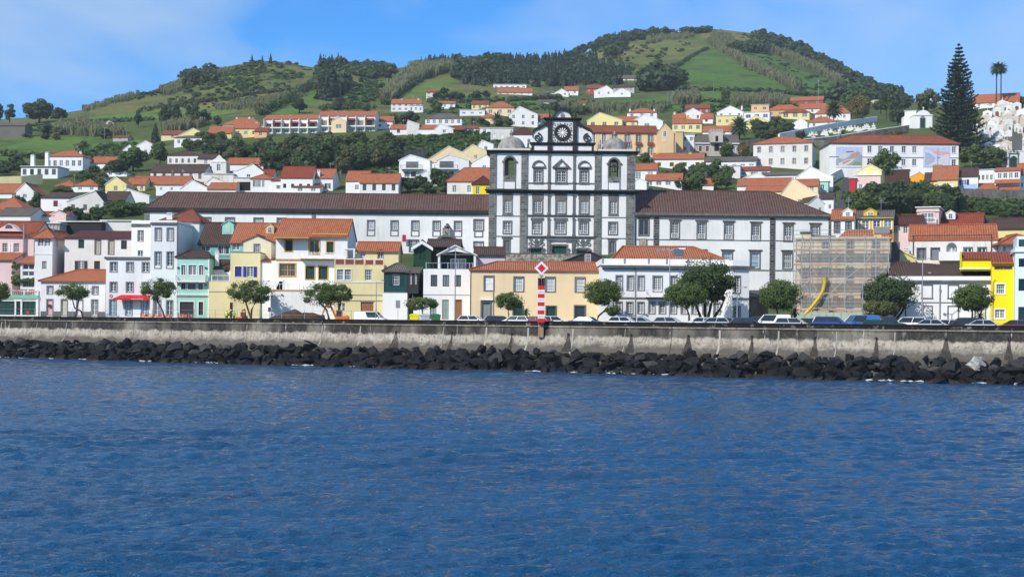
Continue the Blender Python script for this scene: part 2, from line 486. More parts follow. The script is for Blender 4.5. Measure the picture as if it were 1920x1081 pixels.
def window(par,x,z,w,h,y=0.0,rec=.1,cols=2,rows=3,fm=None,gm=None,sur=None,sw=.16,hood=False,sill=False,shut=None,closed=None,
   double='c',rz=0.0,name='window',leaves=2,lite=False):
 w,h = r5(w),r5(h); fm = fm or P_WHITE; gm = gm or GLASS
 c,s = math.cos(rz),math.sin(rz)
 def at(dx,dy): return (x + c * dx - s * dy,y + s * dx + c * dy,z)
 if closed is not None:
  o = ob(name,panel_mesh(w,h,closed,leaves,0 if h < .9 else 8 if name == 'shutter' else 0),par,at(0,rec),(0,0,rz))
 elif lite:
  o = ob(name,win_mesh(w,h,cols,rows,fm,gm,double),par,at(0,rec),(0,0,rz))
 else:
  o = ob(name,win_mesh(w,h,cols,rows,fm,None,double),par,at(0,rec),(0,0,rz))
  ob('pane',pane_mesh(w,h,gm),o)
 if sur is not None: ob('surround',sur_mesh(w,h,sw,sur,hood,sill),o,(0,-rec,0))
 if shut is not None:
  for d in (-1,1): ob('shutter',panel_mesh(r5(w / 2),h,shut,1,8),o,(d * (w / 2 + r5(w / 2) / 2 + .03),-rec - .08,0))
 return o
def chimney(par,x,y,z,w=.7,h=1.6,m=None,pots=True,rz=0,d=None):
 m = m or WHITE; d = d or w
 mb = MB(); mb.box(-w / 2,w / 2,-d / 2,d / 2,0,h); mb.box(-w / 2 - .07,w / 2 + .07,-d / 2 - .07,d / 2 + .07,h,h + .12)
 if pots:
  mb.box(-w * .36,-w * .22,-d * .3,d * .3,h + .12,h + .34); mb.box(w * .22,w * .36,-d * .3,d * .3,h + .12,h + .34)
  mb.box(-w * .5,w * .5,-d * .42,d * .42,h + .34,h + .42)
 return ob('chimney',mb.mesh('chimney',m),par,(x,y,z),(0,0,rz))
def railing(par,x0,x1,y,z,h=.95,m=None,step=.16,solid=0.0,name='railing',post=2.2,bt=.035,ends=None):
 m = m or P_WHITE; mb = MB()
 mb.box(x0,x1,y - .05,y + .05,z + h - .07,z + h); mb.box(x0,x1,y - .04,y + .04,z + .08,z + .14)
 n = max(1,round((x1 - x0) / post))
 for i in range(n + 1):
  x = lerp(x0 + .06,x1 - .06,i / n); mb.box(x - .07,x + .07,y - .07,y + .07,z,z + h + .05)
 n = int((x1 - x0) / step)
 for i in range(1,n):
  x = x0 + (x1 - x0) * i / n; mb.box(x - bt / 2,x + bt / 2,y - bt / 2,y + bt / 2,z + .14,z + h - .07)
 if ends:
  for x in (x0,x1):
   mb.box(x - .05,x + .05,y,y + ends,z + h - .075,z + h - .005)
   k = int(ends / step)
   for i in range(1,k + 1): mb.box(x - bt / 2,x + bt / 2,y + ends * i / (k + 1) - bt / 2,y + ends * i / (k + 1) + bt / 2,z,z + h - .08)
 return ob(name,mb.mesh(name,m),par)
# the land
def tab(x,xs,ys): return float(np.interp(x,xs,ys))
def YF(px): return F / (12.2 + (px - 230.0) * 4.0 / 1650.0)          # line of the sea-front houses
WA,WB = Vector((-69.8,189.0)),Vector((49.2,133.0))              # foot of the sea wall,its two ends in view
WD = (WB - WA).normalized(); WN = Vector((WD.y,-WD.x))             # along the wall; towards the sea
if WN.y > 0: WN = -WN
def YW(px):
 a = (px - 960.0) / F                                            # X = a * Y on this line of sight
 t = (a * WA.y - WA.x) / (WD.x - a * WD.y)
 return WA.y + t * WD.y
STREET = 4.85
LX = [-700,0,240,480,720,900,1200,1330,1560,1680,1920,2600]
LOW = {290: [488,488,486,480,478,478,478,560,560,520,500,500],
  340: [428,428,422,408,405,405,405,420,432,442,442,440],
  400: [372,372,366,360,352,345,352,372,385,398,410,405],
  470: [326,326,322,312,300,292,306,320,326,326,322,322],
  540: [290,290,290,262,254,244,262,266,258,245,246,250]}
RX = [-700,-200,0,100,160,200,260,320,370,420,480,540,590,640,720,780,860,940,1010,1060,1100,1140,1180,1240,1300,1340,1400,
  1440,1500,1550,1600,1650,1690,1750,1830,1920,2100,2600]
RY = [290,245,224,214,206,192,174,155,138,124,113,118,125,127,130,128,125,121,120,112,93,76,66,60,58,55,60,
  68,92,117,142,172,188,192,186,182,190,220]
RD = [760,760,760,780,800,840,880,920,940,960,980,990,990,990,990,990,1000,1010,1030,1100,1150,1180,1200,1210,1220,1220,
  1220,1210,1190,1160,1120,1060,980,700,620,620,640,640]
_RXf = np.linspace(-700,2600,1101)
def _sm(v,n):
 k = np.ones(n) / n; p = np.pad(v,n // 2,mode='edge'); return np.convolve(p,k,'valid')[:len(v)]
_RYf,_RDf = _sm(np.interp(_RXf,RX,RY),9),_sm(np.interp(_RXf,RX,RD),21)
_LOWf = {k: _sm(np.interp(_RXf,LX,v),31) for k,v in LOW.items()}
GPX = np.arange(-700.0,2601.0,10.0)
GY = np.concatenate([np.arange(130.0,560.0,2.0),np.arange(560.0,1900.0,5.0)])
def _column(px):
 h_off = (px - 960.0) * SN + 601.0
 yf = YF(px) + 9.0
 ys,zs = [0.0,yf],[STREET - .12,STREET - .12]
 for k,v in _LOWf.items():
  ys.append(float(k)); zs.append(EYE + (h_off - float(np.interp(px,_RXf,v))) * k / F)
 z = np.interp(GY,ys,zs)
 dr = max(545.0,float(np.interp(px,_RXf,_RDf))); hr = h_off - float(np.interp(px,_RXf,_RYf))
 h5 = (zs[-1] - EYE) * F / 540.0
 t = np.clip((GY - 540.0) / (dr - 540.0),0,1)
 up = EYE + (h5 + (hr - h5) * (t * .72 + (1 - (1 - t) ** 2) * .28)) * GY / F
 e = np.maximum(GY - dr,0)
 down = EYE + hr * dr / F - e * .10 - e ** 2 * .00045
 return np.where(GY < 540,z,np.where(GY <= dr,up,np.maximum(down,-20.0)))
GZ = np.array([_column(p) for p in GPX])
def _col(px):
 q = min(max((px + 700.0) / 10.0,0.0),len(GPX) - 1.001); i = int(q); t = q - i
 return GZ[i] * (1 - t) + GZ[i + 1] * t
def ground(px,Y):
 q = min(max((px + 700.0) / 10.0,0.0),len(GPX) - 1.001); i = int(q); t = q - i
 j = min(max(int(np.searchsorted(GY,Y)) - 1,0),len(GY) - 2); u = min(max((Y - GY[j]) / (GY[j + 1] - GY[j]),0.0),1.0)
 a = GZ[i,j] * (1 - u) + GZ[i,j + 1] * u; b = GZ[i + 1,j] * (1 - u) + GZ[i + 1,j + 1] * u
 return float(a * (1 - t) + b * t)
def Ylook(px,py):
 h = ab(px,py)[1]
 c = _col(px) - (EYE + h * GY / F)
 ok = np.nonzero((c >= 0) & (GY > YF(px) + 12.0))[0]
 if not len(ok): return None
 j = int(ok[0])
 if j == 0 or c[j - 1] >= 0: return float(GY[j])
 return float(GY[j - 1] + (GY[j] - GY[j - 1]) * (-c[j - 1]) / (c[j] - c[j - 1]))
def G(px,py,dz=0.0):
 Y = Ylook(px,py)
 if Y is None: Y = float(np.interp(px,_RXf,_RDf))
 p = P(px,py,Y); p.z = ground(px,Y) + dz
 return p
def pxof(X,Y): return 960.0 + X * F / Y
def gz(X,Y): return ground(pxof(X,Y),Y)
# houses
class House:
 def __init__(s,name,label,x0,x1,Y,yb,ye,dep,wall,cat='house',group=None,rz=0.0,ref=None):
  s.Y,s.k,s.dep,s.wm,s.rz = Y,Y / F,dep,wall,rz
  s.cx,s.yb = (x0 + x1) / 2.0,yb
  base = P(s.cx,yb,Y)
  s.W = (x1 - x0) * s.k / (math.cos(rz) if abs(rz) > .01 else 1.0); s.H = (yb - ye) * s.k
  s.t = thing(name,label,cat,base,rz,group)
  s.ops,s.sunk = [],0.0
  g = min(ground(x0,Y),ground(x1,Y),ground(s.cx,Y))
  s.foot = min(-.3,g - base.z - .8)
  s.ridge_z = s.H
 def lx(s,px,py=None): return (px - s.cx) * s.k / (math.cos(s.rz) if abs(s.rz) > .01 else 1.0)
 def lz(s,py): return (s.yb - py) * s.k
 def win(s,px,py,w,h,**kw):
  x,z = s.lx(px),s.lz(py + h / 2.0)
  w,h = r5(w * s.k),r5(h * s.k)
  rec = kw.setdefault('rec',.12)
  s.ops.append((x - w / 2,x + w / 2,z,z + h,rec + .05))
  return window(s.t,x,z,w,h,**kw)
 def hole(s,xa,xb,ya,yb,rec): s.ops.append((s.lx(xa),s.lx(xb),s.lz(yb),s.lz(ya),rec)); return s.ops[-1]
 def band(s,xa,xb,ya,yb,m,proud=.08,name='string_course',thick=.03,side=0.0):
  mb = MB(); mb.box(s.lx(xa),s.lx(xb),-proud,thick,s.lz(yb),s.lz(ya))
  if side: mb.box(s.lx(xb) - .02,s.lx(xb) + proud,-proud,side,s.lz(yb),s.lz(ya)); mb.box(s.lx(xa) - proud,s.lx(xa) + .02,-proud,side,s.lz(yb),s.lz(ya))
  return ob(name,mb.mesh(name,m),s.t)
 def body(s,roof='gx',rh=2.0,name='wall',left=None,mats=None,xr=0.0):
  mb = MB(); W2,D,H = s.W / 2,s.dep,s.H
  open_wall(mb,-W2,W2,s.foot,H,0.0,s.ops)
  B = s.foot
  if roof == 'gx':
   for x in (-W2,W2):
    pts = [(x,0,B),(x,D,B),(x,D,H),(x,D / 2,H + rh),(x,0,H)]
    mb.poly(pts if x > 0 else pts[::-1])
  elif roof == 'shed':
   for x in (-W2,W2):
    pts = [(x,0,B),(x,D,B),(x,D,H + rh),(x,0,H)]
    mb.poly(pts if x > 0 else pts[::-1])
  else:
   for x in (-W2,W2):
    pts = [(x,0,B),(x,D,B),(x,D,H),(x,0,H)]
    mb.poly(pts if x > 0 else pts[::-1])
  if roof == 'gy':
   mb.poly(((-W2,0,H),(W2,0,H),(xr,0,H + rh))); mb.poly(((W2,D,H),(-W2,D,H),(xr,D,H + rh)))
  hb = H + rh if roof == 'shed' else H
  mb.poly(((W2,D,B),(-W2,D,B),(-W2,D,hb),(W2,D,hb)))
  if roof in ('flat','none'): mb.poly(((-W2,0,H),(W2,0,H),(W2,D,H),(-W2,D,H)))
  s.wall = ob(name,mb.mesh(name,mats or s.wm),s.t)
  return s.wall
 def roof(s,kind,rh,m,o=.35,xr=None,caps=True,t=.16,edge=None,og=.15,capm=None):
  mb = MB(); W2,D,H = s.W / 2,s.dep,s.H
  X0,X1,Y0,Y1 = -W2 - o,W2 + o,-o,D + o
  lines = []
  if kind == 'gx':
   X0,X1 = -W2 - og,W2 + og
   d = rh * o / (D / 2); zr = H + rh + .05; ze = H - d + .05
   r0,r1 = (X0,D / 2,zr),(X1,D / 2,zr)
   slab(mb,[[(X0,Y0,ze),(X1,Y0,ze),r1,r0],[(X1,Y1,ze),(X0,Y1,ze),r0,r1]],t)
   lines = [(r0,r1)]
  elif kind == 'gy':
   x = xr if xr is not None else 0.0
   d0 = rh * o / (W2 + x); d1 = rh * o / (W2 - x); zr = H + rh + .05
   r0,r1 = (x,-og,zr),(x,D + og,zr)
   slab(mb,[[(X0,-og,H - d0 + .05),r0,r1,(X0,D + og,H - d0 + .05)],[r0,(X1,-og,H - d1 + .05),(X1,D + og,H - d1 + .05),r1]],t)
   lines = [(r0,r1)]
  elif kind == 'hip':
   zr,ze = H + rh,H + .03
   if xr is None:
    if s.W >= D: xr = (-W2 + D / 2,W2 - D / 2)
    else: xr = None
   if xr is not None:
    r0,r1 = (xr[0],D / 2,zr),(xr[1],D / 2,zr)
    pl = [[(X0,Y0,ze),(X1,Y0,ze),r1,r0],[(X1,Y1,ze),(X0,Y1,ze),r0,r1]]
    pl.append([(X1,Y0,ze),(X1,Y1,ze),r1]); pl.append([(X0,Y1,ze),(X0,Y0,ze),r0])
   else:
    r0,r1 = (0,W2,zr),(0,D - W2,zr)
    pl = [[(X0,Y0,ze),(X1,Y0,ze),r0],[(X1,Y1,ze),(X0,Y1,ze),r1],[(X1,Y0,ze),(X1,Y1,ze),r1,r0],[(X0,Y1,ze),(X0,Y0,ze),r0,r1]]
   slab(mb,pl,t)
   lines = [(r0,r1)] + ([((X0,Y0,ze),r0),((X1,Y0,ze),r1 if xr is not None else r0)])
  elif kind == 'shed':
   d = rh * o / D
   slab(mb,[[(X0,Y0,H - d + .05),(X1,Y0,H - d + .05),(X1,Y1,H + rh + d + .05),(X0,Y1,H + rh + d + .05)]],t)
  elif kind == 'flat':
   mb.box(X0,X1,Y0,Y1,H,H + max(rh,.12),1)
  s.rf = ob('roof',mb.mesh('roof',[m,edge or m]),s.t)
  if caps and lines:
   cb = MB()
   for a,b in lines:
    a,b = Vector(a),Vector(b)
    if (b - a).length > .3: cb.tube([a + Vector((0,0,.02)),b + Vector((0,0,.02))],.13,6)
   if cb.v: ob('ridge_cap',cb.mesh('ridge_cap',capm or m),s.rf)
  s.zr = H + rh
  return s.rf
 def chim(s,px,py_top,w=.7,hh=1.8,yd=None,m=None):
  zt = s.lz(py_top); yd = s.dep * .5 if yd is None else yd
  return chimney(s.rf,s.lx(px),yd,zt - hh,w,hh - .4,m)
 def grid(s,nw,nf,wpx=None,x0=None,x1=None,**kw):
  fh = s.H / nf; W = s.W
  w = kw.pop('w',min(1.15,W / nw * .42)); h = kw.pop('h',min(1.45,fh * .5))
  w,h = r5(w),r5(h)
  for j in range(nf):
   for i in range(nw):
    x = -W / 2 + W * (i + .5) / nw; z = fh * j + fh * .32
    s.ops.append((x - w / 2,x + w / 2,z,z + h,.13))
    window(s.t,x,z,w,h,rec=.08,lite=True,**kw)
 def sidewin(s,side,fy,z,w,h,**kw):
  kw.setdefault('lite',True)
  return window(s.t,side * (s.W / 2),z,w,h,y=fy,rec=-.075,rz=side * math.pi / 2,**kw)
def T(label,x0,x1,ye,yb,yr,roof='gx',wall='white',rc='orange',nw=3,nf=1,dep=9.0,Y=None,name='house',rz=0.0,chim=(),sur=None,fm=None,
  gm=None,xr=None,o=.3,w=None,h=None,cat='house',group='houses of the town on the slope',side=0,shut=None,closed=None,chm=None):
 Y = Y or Ylook((x0 + x1) / 2.0,yb) or 900.0
 rz = rz or -.07 - max(0.0,math.atan(((x0 + x1) / 2.0 - 960.0) / F)) - .04 * math.sin(x0 * 3.7)
 hs = House(name,label,x0,x1,Y,yb,ye,dep,WALLS.get(wall,wall) if isinstance(wall,str) else wall,cat,group,rz)
 kw = {}
 if w: kw['w'] = w
 if h: kw['h'] = h
 if nw: hs.grid(nw,nf,cols=2,rows=2 if Y > 420 else 3,fm=fm,gm=gm,sur=sur,sw=.13,shut=shut,closed=closed,**kw)
 rh = max(.4,(ye - yr) * hs.k) if roof != 'flat' else .15
 if roof in ('gx','hip','shed'):
  back = (dep if roof == 'shed' else dep / 2.0)
  zr = EYE + ab(hs.cx,yr)[1] * (Y + back) / F - hs.t.location.z
  rh = max(.4,zr - hs.H)
 xl = None
 if xr is not None: xl = tuple(hs.lx(q) for q in xr) if isinstance(xr,(tuple,list)) else hs.lx(xr)
 hs.body(roof,rh,xr=xl if (roof == 'gy' and xl is not None) else 0.0)
 hs.roof(roof,rh,ROOFS[rc],o=o,xr=xl,caps=Y < 520,edge=P_WHITE if roof in ('gy','flat') else None)
 for cpx,cpy in chim: chimney(hs.rf,hs.lx(cpx),dep * .45,hs.lz(cpy) - 1.9,.75,1.5,chm)
 if roof != 'flat' and int(x0 * 7 + yb) % 3 == 0:
  q = MB(); q.tube([(0,0,0),(0,0,2.3)],.035,4); [q.box(-.5 + .1 * j,.5 - .1 * j,-.02,.02,1.6 + .25 * j,1.65 + .25 * j) for j in range(3)]
  ob('aerial',q.mesh('aerial',STEEL),hs.rf,(hs.W * .2,dep * .5,hs.H + rh * .9))
 if side:
  n = max(1,int(dep / 3.5))
  for i in range(n):
   for j in range(nf): hs.sidewin(side,dep * (i + .5) / n,hs.H / nf * (j + .32),.95,min(1.3,hs.H / nf * .45))
 return hs
# THE SETTING
def inpoly(X,Y,poly):
 r = np.zeros(X.shape,bool); n = len(poly)
 for i in range(n):
  (x1,y1),(x2,y2) = poly[i],poly[(i + 1) % n]
  if y1 == y2: continue
  c = ((y1 > Y) != (y2 > Y)) & (X < (x2 - x1) * (Y - y1) / (y2 - y1) + x1)
  r ^= c
 return r
def make_land():
 pxs = np.arange(-560.0,2481.0,7.0)
 Y0 = np.array([YF(p) - 6 for p in pxs])
 s = np.concatenate([np.linspace(0,1,70)[:-1],1 + np.linspace(0,1,150)[:-1],2 + np.linspace(0,1,24)])
 rd = np.maximum(560.0,np.interp(pxs,_RXf,_RDf))
 V = np.zeros((len(pxs),len(s),3)); ROW = np.zeros((len(pxs),len(s)))
 for i,p in enumerate(pxs):
  Y = np.where(s <= 1,Y0[i] + (540 - Y0[i]) * s,np.where(s <= 2,540 + (rd[i] - 540) * (s - 1),rd[i] + 620 * (s - 2)))
  z = np.interp(Y,GY,_col(p)); X = (p - 960.0) * Y / F
  V[i,:,0],V[i,:,1],V[i,:,2] = X,Y,z
  ROW[i] = 601.0 + (p - 960.0) * SN - (z - EYE) * F / Y
 rel = np.sin(V[...,0] * .043 + 1.3 * np.sin(V[...,1] * .021)) * np.sin(V[...,1] * .037 + V[...,0] * .011) + .5 * np.sin(V[...,0] * .13 + 2.0 * np.sin(V[...,1] * .05)) * np.sin(V[...,1] * .11)
 V[...,2] += rel * np.clip((V[...,1] - 600) / 200,0,1) * .9
 PXg = np.repeat(pxs[:,None],len(s),1)
 C = np.zeros(PXg.shape + (4,)); C[...,3] = 1
 C[...,:3] = (.060,.090,.026)
 def fill(poly,c): C[inpoly(PXg,ROW,poly),:3] = c
 OL,BR,DK,CN = (.105,.120,.040),(.075,.150,.028),(.045,.075,.022),(.150,.145,.070)
 fill([(-600,260),(0,190),(480,80),(900,90),(1040,110),(1000,190),(700,215),(300,215),(0,260)],OL)
 fill([(300,190),(470,175),(560,165),(600,130),(540,120),(470,150),(300,170)],(.095,.120,.036))
 fill([(270,205),(420,190),(520,170),(560,178),(500,200),(400,212)],(.125,.135,.045))
 fill([(488,217),(560,178),(597,150),(618,160),(600,190),(552,214)],BR)
 fill([(600,200),(640,160),(720,150),(735,160),(700,205)],(.070,.120,.030))
 fill([(728,192),(770,160),(850,140),(852,160),(815,185)],(.090,.150,.034))
 fill([(800,200),(815,180),(980,180),(1120,190),(1120,206),(960,200)],(.070,.135,.028))
 fill([(-20,300),(0,258),(150,250),(270,262),(230,292),(100,296)],BR)
 fill([(120,222),(300,205),(430,203),(440,216),(280,226),(190,232)],(.085,.150,.034))
 fill([(0,232),(120,228),(130,240),(0,250)],(.085,.145,.036))
 fill([(1040,110),(1120,60),(1340,40),(1700,190),(1480,200),(1110,200),(1180,150)],(.060,.100,.028))
 fill([(1080,110),(1150,78),(1290,68),(1325,88),(1262,122),(1250,150),(1190,130)],(.100,.125,.038))
 fill([(1110,100),(1180,82),(1210,92),(1140,112)],(.150,.140,.055))
 fill([(1258,130),(1325,90),(1350,100),(1400,128),(1490,168),(1480,175),(1290,168)],(.058,.125,.026))
 fill([(1372,96),(1420,96),(1540,150),(1600,172),(1610,186),(1500,176),(1420,130)],(.055,.120,.026))
 fill([(1300,60),(1340,50),(1420,60),(1430,80),(1360,96),(1330,84)],(.120,.125,.045))
 fill([(1100,204),(1200,186),(1290,172),(1500,178),(1560,184),(1500,204),(1300,212),(1110,216)],(.062,.135,.026))
 fill([(740,262),(930,244),(940,282),(760,300)],(.045,.085,.022))
 fill([(680,310),(760,300),(760,330),(690,330)],BR)
 fill([(1560,250),(1700,230),(1700,244),(1570,262)],BR)
 C[...,:3] *= np.array([1.30,1.18,1.10]); C[...,:3] = (C[...,:3] + np.roll(C[...,:3],1,0) + np.roll(C[...,:3],-1,0)) / 3
 n0,n1 = len(pxs),len(s)
 idx = np.arange(n0 * n1).reshape(n0,n1)
 Q = np.stack([idx[:-1,:-1],idx[1:,:-1],idx[1:,1:],idx[:-1,1:]],-1).reshape(-1,4)
 k = Mat("pasture",(.08,.12,.03),.9,.1)
 at = k.node("ShaderNodeVertexColor"); at.layer_name = "field"
 fine = k.noise(k.pos((1,1,1)),.35,6,.7); mid = k.noise(k.pos((1,1,1)),.045,5,.65)
 c = k.mix(1.0,at.outputs[0],k.ramp(fine,[(.25,.55),(.75,1.35)]),'MULTIPLY')
 c = k.mix(k.ramp(mid,[(.46,0.0),(.66,.75)]),c,(.040,.062,.020))
 c = k.mix(k.ramp(k.noise(k.pos((1,1,1)),.03,4,.6),[(.55,0.0),(.70,.5)]),c,(.15,.14,.055))
 k.color(c); k.bump(fine,.9,.8)
 me = np_mesh("terrain",V.reshape(-1,3),Q,k.m,True)
 ca = me.color_attributes.new("field",'FLOAT_COLOR','POINT')
 ca.data.foreach_set("color",C.reshape(-1).astype(np.float32))
 tag(ob("terrain",me),"green hillsides and ground of the town rising behind the sea front",None,None,'structure')
make_land()
def make_sea():
 Y = 20.0 * np.exp(np.linspace(0,math.log(215.0 / 20.0),680)); px = np.arange(-200.0,2121.0,4.0)
 YY,PX = np.meshgrid(Y,px,indexing='ij'); XX = (PX - 960.0) * YY / F
 Z = np.zeros_like(XX); r = np.random.default_rng(3)
 spac = np.maximum(4.0 * YY / F,YY * .0035)
 for i in range(110):
  lam = .22 * (11.0 ** r.random()) if i < 95 else r.uniform(3,7); th = 1.66 + r.normal() * .34; kx,ky = math.cos(th) * 2 * math.pi / lam,math.sin(th) * 2 * math.pi / lam
  amp = (.0120 if lam < 1.3 else .0060) * lam ** .85 * (.5 + r.random())
  ph = kx * XX + ky * YY + r.random() * 6.28
  Z += amp * np.clip(lam / (2.2 * spac) - .6,0,1) * (np.sin(ph) + .22 * np.cos(2 * ph))
 gust = .75 + .35 * np.sin(XX * .05 + 1.7 * np.sin(YY * .06)) * np.sin(YY * .09 + XX * .02)
 Z *= gust
 V = np.stack([XX,YY,Z],-1).reshape(-1,3)
 idx = np.arange(len(Y) * len(px)).reshape(len(Y),len(px))
 Q = np.stack([idx[:-1,:-1],idx[:-1,1:],idx[1:,1:],idx[1:,:-1]],-1).reshape(-1,4)
 k = Mat("sea_water",(.006,.030,.075),.09,.5)
 k.b.inputs["IOR"].default_value = 1.33
 v1 = k.noise(k.pos((.75,1.5,1.0)),2.4,4,.6,.3)
 v3 = k.noise(k.pos((.8,1.35,1.0)),7.5,3,.6,.2)
 v2 = k.noise(k.pos((.7,1.0,1.0)),.11,4,.6,.6)
 k.color(k.mix(k.ramp(v2,[(.35,0.0),(.7,1.0)]),(.002,.044,.118),(.003,.060,.145)))
 k.bump(k.math('ADD',k.math('MULTIPLY',v1,.20),k.math('MULTIPLY',v3,.045)),1.0,1.0)
 tag(ob("sea",np_mesh("sea",V,Q,k.m,True)),"deep blue choppy harbour water",None,None,'structure')
 mb = MB()
 mb.poly(((-4000,-4000,-.45),(4000,-4000,-.45),(4000,260,-.45),(-4000,260,-.45)))
 tag(ob("sea_beyond",mb.mesh("sea_beyond",k.m)),"open harbour water all round",None,None,'structure')
make_sea()
def wp(t,q,z): v = WA + WD * t + WN * q; return Vector((v.x,v.y,z))       # t along the wall,q out to sea
WROT = math.atan2(WD.y,WD.x)
def make_wall():
 root = thing("sea_wall","long stained concrete sea wall with dark coping above the boulders","sea wall",wp(0,0,0),WROT); root["kind"] = "thing"
 k = Mat("stained_concrete",(.40,.34,.26),.9,.15)
 g = k.pos((1,1,1)); z = k.xyz(g)[2]
 base = k.mix(k.ramp(k.noise(k.pos((.5,.5,.5)),1,6,.7),[(.3,0.0),(.7,1.0)]),(.46,.41,.33),(.28,.25,.205))
 pale = k.ramp(k.noise(k.pos((1.1,1.1,.5)),1,6,.7),[(.50,0.0),(.70,.8)])
 c = k.mix(pale,base,(.50,.48,.43))
 streak = k.noise(k.pos((.9,.9,.16)),1,6,.7)
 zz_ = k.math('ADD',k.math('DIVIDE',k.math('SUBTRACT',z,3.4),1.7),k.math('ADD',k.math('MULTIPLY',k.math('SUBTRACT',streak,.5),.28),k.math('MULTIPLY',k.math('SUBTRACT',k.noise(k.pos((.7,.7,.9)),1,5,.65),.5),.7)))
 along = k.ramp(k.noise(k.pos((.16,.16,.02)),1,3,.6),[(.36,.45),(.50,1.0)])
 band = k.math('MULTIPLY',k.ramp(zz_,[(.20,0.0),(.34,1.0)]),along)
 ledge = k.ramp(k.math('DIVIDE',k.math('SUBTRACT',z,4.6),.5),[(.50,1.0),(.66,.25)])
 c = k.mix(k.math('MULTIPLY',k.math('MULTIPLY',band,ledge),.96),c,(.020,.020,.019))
 lime = k.ramp(k.noise(k.pos((1.9,1.9,.07)),1,4,.6),[(.63,0.0),(.70,.75)])
 c = k.mix(lime,c,(.56,.53,.47))
 low = k.ramp(k.math('ADD',k.math('MULTIPLY',z,.22),k.math('ADD',k.math('MULTIPLY',streak,.12),k.math('MULTIPLY',k.noise(k.pos((.6,.6,1.0)),1,5,.7),.40))),[(.84,1.0),(1.0,0.0)])
 c = k.mix(k.math('MULTIPLY',low,.85),c,(.055,.050,.044))
 speck = k.ramp(k.noise(k.pos((1,1,.55)),3.2,6,.8),[(.50,0.0),(.62,.8)])
 c = k.mix(speck,c,(.10,.09,.075))
 k.color(c); k.bump(k.noise(g,2.5,6,.7),.5,.06)
 kc = Mat("blackened_coping",(.03,.03,.03),.9,.15)
 nz = k.noise
 kc.color(kc.mix(kc.ramp(kc.noise(kc.pos((1,1,1)),1.1,6,.75),[(.55,0.0),(.72,1.0)]),(.014,.014,.014),(.28,.26,.23)))
 kt = Mat("black_coping_top",(.018,.018,.019),.9,.15)
 lime_m = plainstone("lime_mortar",(.37,.345,.29),.7); L = 5.7; t = -34.0; i = 0
 prof = [(.06,4.98),(.16,4.94),(.17,4.80),(.10,4.72),(.22,3.9),(.36,3.2),(.62,2.65),(1.05,2.2),(1.15,1.0),(1.2,-.8)]
 while t < 172:
  l = L * (1 + .12 * rng.uniform(-1,1)); mb = MB(); j = .012 + rng.random() * .02; off = rng.uniform(-.025,.025)
  for (q0,z0),(q1,z1) in zip(prof,prof[1:]):
   mb.poly(((j,-q0 - off,z0),(j,-q1 - off,z1),(l - j,-q1 - off,z1),(l - j,-q0 - off,z0)))
  for x in (j,l - j):
   pts = [(x,-q - off,zq) for q,zq in prof] + [(x,.5,-.8),(x,.5,4.98)]
   mb.poly(pts)
  mb.poly(((j,-.06 - off,4.98),(l - j,-.06 - off,4.98),(l - j,.5,4.98),(j,.5,4.98)))
  ob("wall_panel",mb.mesh("wall_panel",k.m),root,(t,0,0))
  mb = MB(); mb.box(j,l - j,.02 - off,.42,4.98,5.40)
  ob("parapet_block",mb.mesh("parapet_block",kc.m),root,(t,0,0))
  mb = MB(); wj = rng.uniform(.03,.11)
  for (q0,z0),(q1,z1) in zip(prof[3:],prof[4:]): a_,b_ = rng.uniform(-.03,.03),rng.uniform(-.03,.03); mb.poly(((-wj + a_,-q0 - .04,z0),(wj + a_,-q0 - .04,z0),(wj + b_,-q1 - .04,z1),(-wj + b_,-q1 - .04,z1)))
  rng.random() < .62 and ob("joint_filler",mb.mesh("joint_filler",lime_m),root,(t,0,0))
  mb = MB(); mb.box(j * .5,l - j * .5,-.05 - off,.50,5.40,5.50)
  ob("coping_stone",mb.mesh("coping_stone",kt.m),root,(t,0,0))
  t += l; i += 1
 mb = MB(); mb.box(-34,172,.20,.48,-.8,4.97); ob("wall_core",mb.mesh("wall_core",DARK_IN),root)
 stain = Mat("damp_stain",(.05,.042,.034),.85,.2); stain.put(stain.b.inputs["Alpha"],stain.ramp(stain.noise(stain.pos((1.2,1.2,.7)),1.6,6,.7),[(.30,.25),(.62,.9)]))
 for px in (745,850,962,1068,1186,1293,1412,1530,1645,1775,1893):
  y = YW(px); X = (px - 960) * y / F; tt = (Vector((X,y)) - WA).dot(WD)
  mb = MB(); n = 10
  mb.tube([(0,-.34,0),(0,.1,-.02)],.13,n); mb.tube([(0,-.345,0),(0,-.335,0)],.10,n,1)
  dr = ob("drain_outlet",mb.mesh("drain_outlet",[P_DARK,DARK_IN]),root,(tt,0,4.1))
  mb = MB(); zs = [4.05,3.9,3.2,2.65,2.2]; qs = [.21,.23,.37,.63,1.06]; ws = [.10,.13,.26,.42,.55]
  for j in range(4): mb.poly(((-ws[j],-qs[j] - .035,zs[j] - 4.1),(ws[j],-qs[j] - .035,zs[j] - 4.1),(ws[j + 1],-qs[j + 1] - .035,zs[j + 1] - 4.1),(-ws[j + 1] * .7,-qs[j + 1] - .035,zs[j + 1] - 4.1)))
  ob("drain_stain",mb.mesh("drain_stain",stain.m),dr,(0,0,0),(0,0,0),(rng.uniform(.5,1.5),1,1))
 return root
SEAWALL = make_wall()
